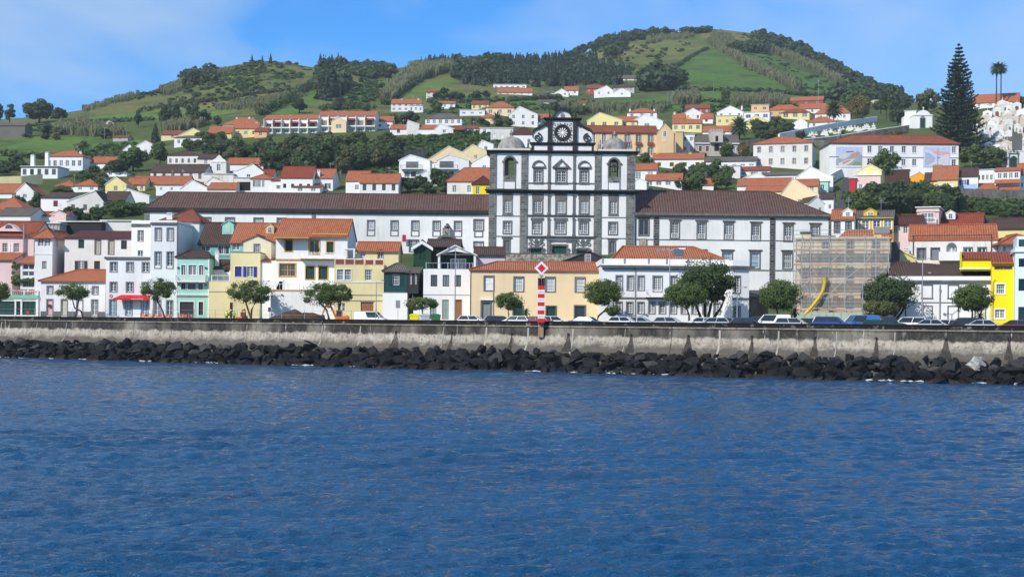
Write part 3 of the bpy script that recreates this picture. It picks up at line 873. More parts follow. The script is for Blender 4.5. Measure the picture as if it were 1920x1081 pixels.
def make_street():
 ka = Mat("asphalt",(.05,.05,.052),.9,.2)
 ka.color(ka.mix(ka.ramp(ka.noise(ka.pos((1,1,1)),.6,5),[(.3,0.0),(.7,1.0)]),(.042,.042,.044),(.07,.068,.066)))
 kp = Mat("pavement_stone",(.30,.29,.27),.9,.2)
 kp.color(kp.mix(kp.ramp(kp.noise(kp.pos((1,1,1)),1.5,5),[(.3,0.0),(.7,1.0)]),(.25,.24,.22),(.36,.35,.32)))
 def strip(name,q0,q1,z,m,label,thick=0.0):
  mb = MB(); a,b = -60.0,190.0
  if thick: mb.box(a,b,q0,q1,z - thick,z)
  else: mb.poly(((a,q0,z),(b,q0,z),(b,q1,z),(a,q1,z)))
  return tag(ob(name,mb.mesh(name,m),None,wp(0,0,0),(0,0,WROT)),label,None,None,'structure')
 strip("promenade",.42,4.2,STREET + .0,kp.m,"stone promenade behind the sea wall",.4)
 strip("street",4.2,24.0,STREET - .14,ka.m,"asphalt sea-front street")
 strip("pavement",24.0,34.0,STREET,kp.m,"pavement in front of the houses",.4)
 mb = MB()
 for i in range(46): mb.box(-50 + i * 5,-47.6 + i * 5,13.9,14.05,STREET - .136,STREET - .135)
 tag(ob("lane_marking",mb.mesh("lane_marking",P_WHITE),None,wp(0,0,0),(0,0,WROT)),"white dashed centre line of the sea-front street",None,None,'structure')
make_street()
def make_boulders():
 k = Mat("basalt_boulder",(.04,.042,.047),.8,.22)
 r = k.rnd(); n = k.noise(k.pos((1,1,1)),1.4,6,.7)
 c = k.mix(k.ramp(r,[(.0,0.0),(.72,.18),(1.0,1.0)]),(.006,.0065,.008),(.052,.052,.051))
 c = k.mix(k.ramp(n,[(.52,0.0),(.80,.5)]),c,(.05,.05,.05))
 zc = k.xyz(k.pos((1,1,1)))[2]
 c = k.mix(k.ramp(k.math('ADD',zc,k.math('MULTIPLY',n,.5)),[(.30,.7),(.62,0.0)]),c,(.045,.030,.022))
 k.color(c); k.bump(k.noise(k.pos((1,1,1)),3.0,6,.7),.7,.12)
 kp = Mat("pale_boulder",(.34,.33,.30),.85,.2)
 kp.color(kp.mix(kp.ramp(kp.noise(kp.pos((1,1,1)),2.0,6,.7),[(.35,0.0),(.6,1.0)]),(.12,.12,.115),(.42,.41,.38)))
 rr = random.Random(21); ms = []
 for i in range(16):
  bm = bmesh.new()
  ax = (1.0,rr.uniform(.7,1.0),rr.uniform(.6,.9))
  for j in range(15):
   v = Vector((rr.gauss(0,1),rr.gauss(0,1),rr.gauss(0,1))).normalized() * rr.uniform(.80,1.12)
   bm.verts.new((v.x * ax[0],v.y * ax[1],v.z * ax[2]))
  res = bmesh.ops.convex_hull(bm,input=bm.verts)
  bmesh.ops.delete(bm,geom=[v for v in bm.verts if not v.link_faces],context='VERTS')
  bmesh.ops.triangulate(bm,faces=list(bm.faces)); bmesh.ops.subdivide_edges(bm,edges=list(bm.edges),cuts=1,use_grid_fill=True)
  for v in bm.verts: q = v.co * 2.3 + Vector((i * 7.0,0,0)); v.co *= 1 + .16 * noise.noise(q) + .06 * noise.noise(q * 2.7)
  me = bpy.data.meshes.new("boulder"); bm.to_mesh(me); bm.free(); me.materials.append(k.m); ms.append(me)
 n = 0
 lanes = [(1.5,2.0,.72),(2.25,1.62,.82),(3.1,1.08,.86),(3.95,.58,.86),(4.75,.10,.82)]
 spots = []
 for q,z,s in lanes:
  t = -6.0 + rr.random()
  while t < 139.0:
   sz = s * rr.uniform(.6,1.35)
   spots.append((t,q + rr.uniform(-.45,.45),z + rr.uniform(-.22,.30) - .12,sz)); t += sz * rr.uniform(1.3,1.8)
 rr.shuffle(spots)
 spots.sort(key=lambda s_: -s_[2])
 rest = []
 vis = [s_ for s_ in spots][:300]; rest = spots[300:]
 for t,q,z,s in vis:
  o = ob("boulder",ms[rr.randrange(16)],None,wp(t,q,z),(rr.uniform(-.5,.5),rr.uniform(-.5,.5),rr.uniform(0,6.28)),(s * rr.uniform(.85,1.2),s * rr.uniform(.8,1.1),s * rr.uniform(.75,1.0)))
  tag(o,"dark angular basalt boulder in the riprap at the foot of the sea wall","boulder","boulders at the foot of the sea wall")
 V,Q,off = [],[],0
 fill = rest + [(rr.uniform(-30,172),rr.uniform(1.2,5.3),None,rr.uniform(.35,.7)) for i in range(520)] + \
  [(t,rr.uniform(1.4,5.0),None,rr.uniform(.7,1.1)) for t in list(np.arange(-32,-6,.8)) + list(np.arange(139,170,.8))]
 Vs,Fs = [],[]
 mb = MB()
 for t,q,z,s in fill:
  if z is None: z = 2.0 - (q - 1.5) * .66 - .25
  me = ms[rr.randrange(16)]
  M = Matrix.Translation(wp(t,q,z)) @ Matrix.Rotation(rr.uniform(0,6.28),4,'Z') @ Matrix.Rotation(rr.uniform(-.6,.6),4,'X') @ Matrix.Scale(s,4)
  i0 = len(mb.v); mb.v += [tuple(M @ v.co) for v in me.vertices]
  for p in me.polygons: mb.f.append(tuple(i0 + j for j in p.vertices)); mb.m.append(0); mb.uv.append(None)
 tag(ob("rubble",mb.mesh("rubble",k.m)),"smaller dark stones filling the gaps between the boulders","rubble",None,'stuff')
 for px,py,s,lab in ((1832,684,1.55,"large pale grey boulder lying on the riprap below the bright yellow house"),
       (580,643,.9,"pale rounded boulder at the wall foot below the soil mound"),):
  y = YW(px) - 2.2; p = P(px,py,y)
  me = ms[int(px) % 16].copy(); me.materials.clear(); me.materials.append(kp.m)
  tag(ob("boulder",me,None,p,(.2,-.25,px * .7),(s * 1.1,s * .8,s * .62)),lab,"boulder","boulders at the foot of the sea wall")
 kf = Mat("foam",(.42,.48,.52),.8,.2)
 mb = MB(); t = -20.0
 while t < 160:
  l = rr.uniform(.4,2.2)
  if rr.random() < .26:
   q = 5.3 + rr.uniform(-.35,.55); w = rr.uniform(.03,.15); m_ = 7
   top = [wp(t + l * i / m_,q + w * math.sin(math.pi * i / m_) * rr.uniform(.3,1.4) + .15 * math.sin(i * 1.7 + t),.05 + rr.uniform(0,.09)) for i in range(m_ + 1)]
   bot = [wp(t + l * i / m_,q - w * math.sin(math.pi * i / m_) * rr.uniform(.3,1.4) + .15 * math.sin(i * 1.7 + t),.07 + rr.uniform(0,.16)) for i in range(m_ + 1)]
   for i in range(m_): mb.poly((top[i],top[i + 1],bot[i + 1],bot[i]))
  t += l * rr.uniform(.5,1.1)
 tag(ob("foam",mb.mesh("foam",kf.m)),"broken white foam where the water meets the boulders","foam",None,'stuff')
make_boulders()
# CHURCH AND ITS TWO WINGS
def ridge_h(hs,yr,back): return EYE + ab(hs.cx,yr)[1] * (hs.Y + back) / F - hs.t.location.z - hs.H
def arch_fill(mb,x0,x1,zs,y0,y1,mi=0,n=10):
 r = (x1 - x0) / 2; cx = (x0 + x1) / 2; zt = zs + r
 for sgn in (-1,1):
  arc = [(cx + sgn * r * math.cos(math.pi / 2 * i / n),zs + r * math.sin(math.pi / 2 * i / n)) for i in range(n + 1)]
  for (a,b),(c,d) in zip(arc,arc[1:]):
   mb.poly(((a,y0,b),(c,y0,d),(c,y0,zt),(a,y0,zt)),mi); mb.poly(((a,y1,b),(c,y1,d),(c,y1,zt),(a,y1,zt)),mi)
   mb.poly(((a,y0,b),(c,y0,d),(c,y1,d),(a,y1,b)),mi)
def ring(mb,cx,z,r0,r1,y0,y1,a0=0.0,a1=2 * math.pi,n=28,mi=0):
 for i in range(n):
  t0,t1 = a0 + (a1 - a0) * i / n,a0 + (a1 - a0) * (i + 1) / n
  q = [(cx + r * math.cos(t),z + r * math.sin(t)) for r,t in ((r0,t0),(r1,t0),(r1,t1),(r0,t1))]
  mb.prism(q,y0,y1,mi)
def spiral(mb,cx,z,R,turns,w,y0,y1,sgn=1,start=0.0,n=44,shrink=.86):
 pts = []
 for i in range(n + 1):
  t = i / n; a = start + sgn * t * turns * 2 * math.pi; r = R * (1 - shrink * t)
  pts.append((r,a,w * (1 - .55 * t)))
 for (r,a,w0),(r2,a2,w2) in zip(pts,pts[1:]):
  q = [(cx + (r + d) * math.cos(b),z + (r + d) * math.sin(b)) for (r,b,d) in ((r,a,w0 / 2),(r2,a2,w2 / 2),(r2,a2,-w2 / 2),(r,a,-w0 / 2))]
  mb.prism(q,y0,y1)
def finial(par,x,y,z,h,w,m=None):
 mb = MB()
 mb.box(-w * .6,w * .6,-w * .6,w * .6,0,h * .22)
 mb.lathe([(w * .28,h * .22),(w * .5,h * .36),(w * .52,h * .5),(w * .22,h * .6),(w * .38,h * .7),(w * .36,h * .8),(w * .12,h * .88),(.02,h)],10)
 return ob('finial',mb.mesh('finial',m or TRIM_BLACK),par,(x,y,z))
def make_church():
 C = House('church',"white church with black basalt pilasters, clock gable and two domed bell towers",917,1190,290.0,478,285,18.0,WHITE,'church')
 t,X,Z = C.t,C.lx,C.lz
 kw = dict(fm=P_WHITE,gm=GLASS,sur=TRIM,double='c',cols=4)
 for px,w in ((1008,14),(1051,18),(1094,14)): C.win(px,331,w,20,rows=4,sw=.30,**kw)
 for px,w in ((951,13),(1007.5,15),(1051,16),(1094.5,15),(1149.5,13)): C.win(px,387.5,w,23,rows=5,sw=.34,**kw)
 for px,w in ((951,13),(1006.5,15),(1050.5,18),(1094,15),(1149,14)):
  wn_ = C.win(px,427.5,w,21,rows=4,sw=.30,**kw)
  railing(wn_,-w * C.k / 2,w * C.k / 2,-.14,0,.75,P_WHITE,.15,post=3)
 for px in (950,1147.5): C.win(px,463,10,22,rows=6,cols=3,sw=.3,fm=P_GREY,gm=GLASS,sur=TRIM,hood=True)
 for px,w,top in ((1005,20,467),(1049,27,461),(1092,19,469)):
  C.win(px,(top + 478) / 2,w,478 - top,closed=P_GREEN,name='door',leaves=4,sur=TRIM,sw=.34,hood=False,rec=.4)
 holes = []
 for a,b,yt in ((945,963,295),(1141,1159,297)):
  C.ops.append((X(a),X(b),Z(330),Z(yt),.9)); holes.append((X(a),X(b),Z(330),Z(yt)))
 mb = MB(); B = C.foot
 W0,W1,HT,HL = X(917),X(1190),Z(285),Z(360)
 open_wall(mb,W0,W1,B,HT,0.0,C.ops)
 for a,b,z0,z1 in holes: arch_fill(mb,a,b,z1 - (b - a) / 2,-.004,.9)
 for x0,x1,(a,b,z0,z1) in ((X(917),X(988),holes[0]),(X(1114),X(1190),holes[1])):
  open_wall(mb,x0,x1,HL,HT,.9,[(a,b,z0,z1,0.0)])
  open_wall(mb,x0,x1,HL,HT,7.0,[(a + .75,b + .1,z0,z1,.5)])
  for x in (x0,x1): mb.poly(((x,0,HL),(x,7.5,HL),(x,7.5,HT),(x,0,HT)))
  mb.poly(((x0,.0,HL),(x1,0,HL),(x1,7.5,HL),(x0,7.5,HL)))
  mb.poly(((x0,.0,HT),(x1,0,HT),(x1,7.5,HT),(x0,7.5,HT)))
 mb.poly(((W0,0,B),(W0,46,B),(W0,46,HL),(W0,0,HL))); mb.poly(((W1,0,B),(W1,46,B),(W1,46,HL),(W1,0,HL)))
 mb.poly(((W0,46,B),(W1,46,B),(W1,46,HL),(W0,46,HL)))
 mb.poly(((W0,7.5,HL),(W1,7.5,HL),(W1,46,HL),(W0,46,HL)))
 mb.poly(((X(988),1.2,HL),(X(1114),1.2,HL),(X(1114),1.2,HT),(X(988),1.2,HT)))
 ob('wall',mb.mesh('wall',WHITE),t)
 mb = MB(); xa,xb,xm = X(985),X(1117),X(1051)
 slab(mb,[[(xa,1.3,HL + .6),(xm,1.3,HT - .8),(xm,46,HT - .8),(xa,46,HL + .6)],[(xm,1.3,HT - .8),(xb,1.3,HL + .6),(xb,46,HL + .6),(xm,46,HT - .8)]],.2)
 ob('roof',mb.mesh('roof',T_BROWN),t)
 def pil(a,b,yt,yb_,m=BASALT,pr=.22,name='pilaster',cap=True):
  q = MB(); q.box(X(a),X(b),-pr,.02,Z(yb_),Z(yt))
  if cap: q.box(X(a) - .1,X(b) + .1,-pr - .1,.02,Z(yt + 3),Z(yt + 1)); q.box(X(a) - .1,X(b) + .1,-pr - .1,.02,Z(yb_),Z(yb_ - 3))
  return ob(name,q.mesh(name,m),t)
 for a,b in ((917,929),(976,988),(1113.5,1125.5),(1174,1189)): pil(a,b,287,357)
 for a,b in ((915.5,929),(974,988),(1112.5,1126.5),(1173,1188)): pil(a,b,363,482,cap=False)
 for a,b in ((1026,1030),(1073,1077)):
  pil(a,b,288,343,TRIM,.26); pil(a,b,344,356,TRIM,.26,cap=False); pil(a,b,364,402,TRIM,.26); pil(a,b,408,442,TRIM,.26); pil(a - 1,b + 1,448,480,TRIM,.3)
 for px,w in ((951,20),(1007.5,22),(1051,23),(1094.5,22),(1149.5,20)):
  C.band(px - w / 2,px + w / 2,363,373,TRIM,.07,'window_head'); C.band(px - w / 2,px + w / 2,401.5,404,TRIM,.10,'window_sill')
 for px,w in ((1006.5,24),(1050.5,26),(1094,24)):
  C.band(px - w / 2,px + w / 2,408.5,413,TRIM,.20,'window_head')
 def cornice(a,b,y0,y1,pr,m=TRIM_BLACK,name='cornice',dep_=.3):
  q = MB(); n = 3
  for i in range(n):
   p = pr * (1 - .28 * i); z1 = lerp(Z(y0),Z(y1),i / n); z0 = lerp(Z(y0),Z(y1),(i + 1) / n)
   q.box(X(a) - p + .1,X(b) + p - .1,-p,dep_ - .001 * i,z0,z1)
  return ob(name,q.mesh(name,m),t)
 cornice(917,1190,283,288,.85,dep_=7.6)
 cornice(915.5,1190,356.5,363,.95,dep_=.4)
 cornice(988,1112.5,403,406.5,.32,TRIM); cornice(988,1112.5,442.5,447,.42,TRIM)
 C.band(929,974,405,406.5,TRIM,.09); C.band(1126.5,1173,406,407.5,TRIM,.09)
 C.band(929,974,443,444.5,TRIM,.09); C.band(1126.5,1173,445,446.5,TRIM,.09)
 C.band(988,1113.5,342.5,345,TRIM,.10,'balcony_band'); C.band(929,976,354.5,356.5,TRIM,.1); C.band(1125.5,1174,354.5,356.5,TRIM,.1)
 for px,w in ((1008,19),(1051,25),(1094,19)):
  C.band(px - w / 2,px + w / 2,314,318,TRIM,.08,'window_head'); C.band(px - w / 2,px + w / 2,342,345.5,TRIM,.16,'window_sill')
 q = MB()
 for px in (1008.5,1094): pass
 for px in (1008.5,1094):
  q = MB(); ring(q,X(px),Z(313.5),10.3 * C.k,12.6 * C.k,-.32,.02,0,math.pi,18); q.box(X(px - 12.6),X(px + 12.6),-.34,.02,Z(315),Z(312.6))
  ob('pediment',q.mesh('pediment',TRIM),t)
 q = MB(); x0,x1,xm,z0,z1 = X(1034),X(1067.5),X(1051),Z(313.5),Z(297.5)
 q.prism([(x0,z0),(xm,z1),(xm,z1 - .42),(x0 + .75,z0)],-.34,.02); q.prism([(xm,z1),(x1,z0),(x1 - .75,z0),(xm,z1 - .42)],-.34,.02)
 q.box(x0,x1,-.36,.02,z0 - .2,z0 + .08)
 ob('pediment',q.mesh('pediment',TRIM),t)
 for i,(a,b,z0,z1) in enumerate(holes):
  q = MB(); r = (b - a) / 2; cxm = (a + b) / 2
  q.box(a - .32,a,-.15,.05,z0 - .2,z1 - r); q.box(b,b + .32,-.15,.05,z0 - .2,z1 - r)
  ring(q,cxm,z1 - r,r,r + .34,-.15,.05,0,math.pi,20)
  q.box(a - .6,a,-.26,.05,z1 - r - .15,z1 - r + .12); q.box(b,b + .6,-.26,.05,z1 - r - .15,z1 - r + .12)
  ob('arch_surround',q.mesh('arch_surround',TRIM),t)
  q = MB(); q.box(a - .3,b + .3,-.12,.02,z0 - 1.3,z0 - .02); ob('stone_apron',q.mesh('stone_apron',BASALT),t)
  q = MB(); q.box(a - .1,b + .1,-.16,.02,Z(355),z0 - 1.35); ob('plaster_panel',q.mesh('plaster_panel',WHITE),t)
  [(lambda q,u0,u1: (q.box(u0,u1,-.17,.02,Z(355),z0 - 1.3),ob('panel_frame',q.mesh('panel_frame',TRIM),t)))(MB(),u0,u1) for u0,u1 in ((a - .25,a - .1),(b + .1,b + .25))]
  if i == 1:
   q = MB(); q.lathe([(.06,1.0),(.22,.95),(.30,.7),(.36,.35),(.5,.1),(.55,0),(.5,0)],16)
   q.box(-1.0,1.0,-.1,.1,1.0,1.25); q.box(-.3,.3,-.12,.12,1.25,1.6)
   ob('bell',q.mesh('bell',paint('bronze',(.05,.055,.045),.5,.5,.6),True),t,(cxm,.5,z0 + 1.0))
 g = MB(); zb,zt_ = Z(268),Z(224)
 g.box(X(1026),X(1080),.0,1.0,zb,zt_)
 sc_l = [(1026,268),(996.5,268),(996.5,252),(1001,246),(1009,243.5),(1016,239),(1021,232),(1026,230)]
 g.prism([(X(a),Z(b)) for a,b in sc_l[::-1]],.12,.9)
 g.prism([(X(2105.6 - a),Z(b)) for a,b in sc_l],.12,.9)
 g.box(X(996.5),X(1109.5),.0,1.0,Z(283),Z(272))
 ob('gable_wall',g.mesh('gable_wall',WHITE),t)
 for a,b in ((1025,1033),(1072,1080)):
  pil(a,b,226,268,TRIM_BLACK,.25,'pilaster'); pil(a - .5,b + .5,272,283,TRIM_BLACK,.28,'pilaster',False)
 for a,b in ((994.5,998.5),(1107.5,1111.5)): pil(a,b,272,283,TRIM_BLACK,.2,cap=False)
 cornice(994.5,1111.5,267.5,272.5,.5,dep_=1.3); cornice(1022,1083.5,221,226.5,.7,dep_=1.4)
 for sgn,cx in ((1,1006),(-1,1099.6)):
  q = MB(); spiral(q,X(cx),Z(258.5),8.4 * C.k,1.75,.26,-.2,.95,sgn=-sgn,start=math.pi / 2 if sgn > 0 else math.pi / 2)
  pts = [(1026,228.5),(1022,231),(1018,237),(1010,241.5),(1002,244.5),(997,250),(996,258)]
  for (a,b),(c,d) in zip(pts,pts[1:]):
   if sgn < 0: a,c = 2105.6 - a,2105.6 - c
   q.prism([(X(a),Z(b)),(X(c),Z(d)),(X(c),Z(d) + .5),(X(a),Z(b) + .5)],-.2,.95)
  rr_ = (1021.5,232.5); a = rr_[0] if sgn > 0 else 2105.6 - rr_[0]
  ring(q,X(a),Z(233),.1,.42,-.25,.9,n=14)
  ob('volute',q.mesh('volute',TRIM_BLACK),t)
 cx,cz = X(1052.5),Z(249)
 ck = thing('clock_face',None,None); ck.parent = t; ck.location = (cx,-.02,cz)
 q = MB(); ring(q,0,0,.0001,1.62,-.10,.0,n=32); ob('dial',q.mesh('dial',TRIM_BLACK),ck)
 q = MB(); ring(q,0,0,1.42,1.66,-.2,-.02,n=32); ring(q,0,0,1.02,1.10,-.16,-.02,n=32); ob('dial_ring',q.mesh('dial_ring',TRIM_BLACK),ck)
 q = MB()
 for i in range(12):
  a = i * math.pi / 6
  q.prism([(r * math.cos(a + d),r * math.sin(a + d)) for r,d in ((.38,-.18),(.98,-.12),(1.06,0),(.98,.12),(.38,.18))],-.17,-.09)
 ring(q,0,0,.0001,.34,-.2,-.09,n=18); ob('dial_ray',q.mesh('dial_ray',P_WHITE),ck)
 q = MB()
 for sx in (-1,1):
  for sz in (-1,1):
   for i in range(5):
    a = math.pi / 4 + (i - 2) * .27; r = 1.95 + .22 * (1 - abs(i - 2) / 2)
    q.prism([(sx * (r * math.cos(a) + .17 * math.cos(b)),sz * (r * math.sin(a) + .17 * math.sin(b))) for b in np.linspace(0,2 * math.pi,8)[:-1]],-.09,.0)
   q.prism([(sx * 1.85,sz * 1.5),(sx * 1.97,sz * 1.5),(sx * 1.97,sz * 1.97),(sx * 1.5,sz * 1.97),(sx * 1.5,sz * 1.85),(sx * 1.85,sz * 1.85)],-.07,.0)
 ring(q,0,0,1.72,1.80,-.07,0,n=32)
 ob('dial_ornament',q.mesh('dial_ornament',TRIM),ck)
 q = MB(); x0,x1,zc = X(1034),X(1072),Z(221.3)
 outl = [(1034,221.3),(1037,219),(1040,213),(1044,208.5),(1049,206),(1053,205.2),(1057,206),(1062,208.5),(1066,213),(1069,219),(1072,221.3)]
 q.prism([(X(a),Z(b)) for a,b in outl[::-1]],.1,.9); ob('tympanum',q.mesh('tympanum',WHITE),t)
 q = MB()
 for (a,b),(c,d) in zip(outl,outl[1:]): q.prism([(X(a),Z(b) - .15),(X(c),Z(d) - .15),(X(c),Z(d) + .42),(X(a),Z(b) + .42)],-.35,1.0)
 ob('pediment',q.mesh('pediment',TRIM_BLACK),t)
 q = MB()
 for i in range(8): a = i * math.pi / 4; q.prism([(X(1052.5) + .36 * math.cos(a) + .12 * math.cos(b),Z(216.5) + .36 * math.sin(a) + .12 * math.sin(b)) for b in np.linspace(0,2 * math.pi,7)[:-1]],-.02,.12)
 ring(q,X(1052.5),Z(216.5),.0001,.16,-.02,.12,n=12); ob('star_flower',q.mesh('star_flower',TRIM),t)
 for px in (1028.5,1077): finial(t,X(px),.5,Z(221),13 * C.k,.42)
 q = MB(); q.box(-.32,.32,-.2,.2,0,.5); q.box(-.13,.13,-.1,.1,.5,.95); q.box(-.34,.34,-.1,.1,.62,.78); ob('finial',q.mesh('finial',TRIM),t,(X(1053),.5,Z(205)))
 for cx,rpx in ((957,26.5),(1152.5,24)):
  r = rpx * C.k; xx,zz_ = X(cx),Z(279.5); hd = 27 * C.k
  q = MB(); q.lathe([(r + .15,-.1),(r + .15,.22)] + [(r * math.cos(a),.22 + (hd - .22) * math.sin(a)) for a in np.linspace(0,1.42,12)] + [(.35,hd),(.35,hd + .5),(.5,hd + .55),(.3,hd + .85),(.02,hd + 1.5)],32)
  ob('dome',q.mesh('dome',DOME,True),t,(xx,3.7,zz_))
  q = MB(); q.box(xx - r - 1.0,xx + r + 1.0,-.25,7.6,Z(283),Z(279.3)); ob('dome_base',q.mesh('dome_base',WHITE_OLD),t)
  q2 = [(xx - r - .55,.15),(xx + r + .55,.15),(xx - r - .55,6.9),(xx + r + .55,6.9)]
  for fx,fy in q2: finial(t,fx,fy,Z(279.3),2.2,.42,DOME if cx > 1100 else TRIM)
 for px in (1005.5,1092.5):
  q = MB()
  for sgn in (-1,1):
   spiral(q,X(px + sgn * 12),Z(457),.55,1.4,.2,-.16,.02,sgn=sgn,start=math.pi / 2)
   pts = [(px + sgn * 14,449),(px + sgn * 8,450),(px + sgn * 4,455),(px,459.5)]
   for (a,b),(c,d) in zip(pts,pts[1:]): q.prism([(X(a),Z(b) - .16),(X(c),Z(d) - .16),(X(c),Z(d) + .2),(X(a),Z(b) + .2)],-.16,.02)
   pts = [(px + sgn * 11,455),(px + sgn * 6,459),(px,461)]
   for (a,b),(c,d) in zip(pts,pts[1:]): q.prism([(X(a),Z(b) - .14),(X(c),Z(d) - .14),(X(c),Z(d) + .16),(X(a),Z(b) + .16)],-.13,.02)
  ring(q,X(px),Z(452),.15,.42,-.2,.02,n=14)
  ob('carved_scroll',q.mesh('carved_scroll',TRIM),t)
 C.band(1030.5,1072.5,449,453,TRIM,.3,'door_cornice'); C.band(1036,1062,454,457.5,P_WHITE,.12,'door_tablet')
 C.band(994,1017,462.5,465.5,TRIM,.24,'door_cornice'); C.band(1082,1104,463.5,466.5,TRIM,.24,'door_cornice')
 for a,b in ((988.5,992),(1017.5,1021),(1031,1034.5),(1064,1067.5),(1078,1081),(1104,1107)): pil(a,b,465,480,TRIM,.25,'door_column')
make_church()
def make_wings():
 L = House('convent_wing',"long white convent wing with brown tiled roof left of the church",270,916,291.5,484,398,13.0,WHITE_OLD if False else WHITE,'convent','wings beside the church')
 for px in (386,430.5,484,527.5): L.win(px,424.5,15,28,cols=3,rows=6,sur=TRIM,sw=.24,double='s',gm=GLASS_PALE)
 for px in (567,605,695,739,778,818,858): L.win(px,421,12,16,cols=3,rows=4,sur=TRIM,sw=.22,double='s',gm=GLASS_PALE)
 for px in (695,739,778,818,858): L.band(px - 6,px + 6,430,431.5,TRIM,.07,'window_rail'); L.band(px - 8,px - 6,431.5,440,TRIM,.06,'panel_frame'); L.band(px + 6,px + 8,431.5,440,TRIM,.06,'panel_frame'); L.band(px - 8,px + 8,440,441.5,TRIM,.06,'window_sill')
 L.win(897,419,15,18,cols=4,rows=6,sur=TRIM,sw=.32,double='s'); L.band(889,905,429.5,431.5,TRIM,.07,'window_rail')
 L.band(888.5,890.5,431.5,440,TRIM,.07,'panel_frame'); L.band(903.5,905.5,431.5,440,TRIM,.07,'panel_frame'); L.band(888.5,905.5,440,442,TRIM,.08,'window_sill')
 L.win(897,456,16,10,cols=5,rows=3,sur=TRIM,sw=.25); L.win(776,459,15,20,cols=3,rows=4,sur=TRIM,sw=.25)
 rh = ridge_h(L,362.5,6.5)
 L.body('hip',rh); L.roof('hip',rh,T_WING,o=.5,xr=(L.lx(300),L.W / 2 + .4))
 L.band(269,916,392,398.5,TRIM_BLACK,.55,'cornice',side=12.9); L.band(270,916,398.5,400.5,TRIM,.3,'cornice')
 for a,b in ((270,279),(584,591)): L.band(a,b,400,486,BASALT,.14,'pilaster')
 q = MB(); ring(q,L.lx(838),L.lz(466),24 * L.k,28 * L.k,-1.0,.02,0,math.pi,24); q.box(L.lx(811),L.lx(814),-1.0,.02,L.lz(484),L.lz(466)); q.box(L.lx(862),L.lx(865),-1.0,.02,L.lz(484),L.lz(466))
 ob('portal_arch',q.mesh('portal_arch',TRIM),L.t)
 q = MB(); q.box(L.lx(829.5),L.lx(846),-.5,.02,L.lz(445),L.lz(425)); q.lathe([(.5,0),(.7,.3),(.2,.7),(.3,.9),(.02,1.0)],8,(L.lx(838),-.2,L.lz(425)))
 for sg in (-1,1): spiral(q,L.lx(838 + sg * 9),L.lz(443),.5,1.3,.22,-.45,.02,sgn=sg)
 cr = ob('crest',q.mesh('crest',TRIM),L.t)
 kc = Mat('carved_relief',(.42,.40,.34),.9,.2); kc.bump(kc.noise(kc.pos((1,1,1)),2.5,4),1.0,.3)
 q = MB(); q.box(L.lx(831.5),L.lx(844),-.62,-.5,L.lz(443),L.lz(427.5));
 for i in range(14): a = rng.uniform(L.lx(832.5),L.lx(843)); b = rng.uniform(L.lz(442),L.lz(428.5)); ring(q,a,b,.08,.24,-.72,-.6,n=8)
 ob('carved_panel',q.mesh('carved_panel',kc.m),cr)
 q = MB(); q.box(L.lx(754.5),L.lx(761.5),-.9,-.84,L.lz(452),L.lz(439)); ob('red_banner',q.mesh('red_banner',paint('banner_red',(.42,.02,.05))),L.t)
 R_ = House('convent_wing',"tall white convent wing with brown tiled roof right of the church",1191,1565,290.5,582,407,13.0,WHITE,'convent','wings beside the church')
 R_.win(1206,428,17,29,cols=1,rows=1,sur=TRIM,sw=.26,hood=True,gm=GLASS,fm=P_GREY)
 for px,py in ((1264,430),(1314,431),(1365,431.5),(1416,432.5),(1477,433.5),(1527,434)):
  w_ = R_.win(px,py + 3,14,28,cols=4,rows=6,sur=TRIM,sw=.30,hood=True)
  railing(w_,-.75,.75,-.12,0,.95,P_WHITE,.14,post=3)
 for px in (1363,1415,1476,1530): R_.win(px,488,15,27,cols=4,rows=5,sur=TRIM,sw=.32,hood=True,gm=GLASS_BLUE if px != 1476 else GLASS,double='s')
 for px in (1260,1312): R_.win(px,488,15,27,cols=4,rows=5,sur=TRIM,sw=.32,hood=True)
 rh = ridge_h(R_,358.5,6.5)
 R_.body('hip',rh); R_.roof('hip',rh,T_WING,o=.5,xr=(-R_.W / 2 - .4,R_.lx(1452)))
 R_.band(1191,1566,400.5,405,TRIM,.6,'cornice',side=12.9); R_.band(1191,1565,405,408,TRIM_BLACK if False else TRIM,.3,'cornice',side=12.9)
 R_.band(1191,1565,449.5,451,TRIM,.1); R_.band(1240,1565,505,507,TRIM,.1)
 for a,b in ((1224,1234),(1442,1452),(1552,1565)): R_.band(a,b,408,583,BASALT_DARK,.14,'pilaster')
 q = MB(); q.box(R_.lx(1197.5),R_.lx(1212),-.15,.02,R_.lz(463),R_.lz(449)); c2 = ob('crest_frame',q.mesh('crest_frame',TRIM),R_.t)
 q = MB(); q.box(R_.lx(1199),R_.lx(1210.5),-.2,-.15,R_.lz(462),R_.lz(451));
 for dx,dz in ((-2.5,2),(2.5,2),(-2.5,-2),(2.5,-2),(0,0)): ring(q,R_.lx(1204.7 + dx),R_.lz(456.5 + dz),.06,.22,-.26,-.2,n=10)
 ob('carved_panel',q.mesh('carved_panel',kc.m),c2)
make_wings()
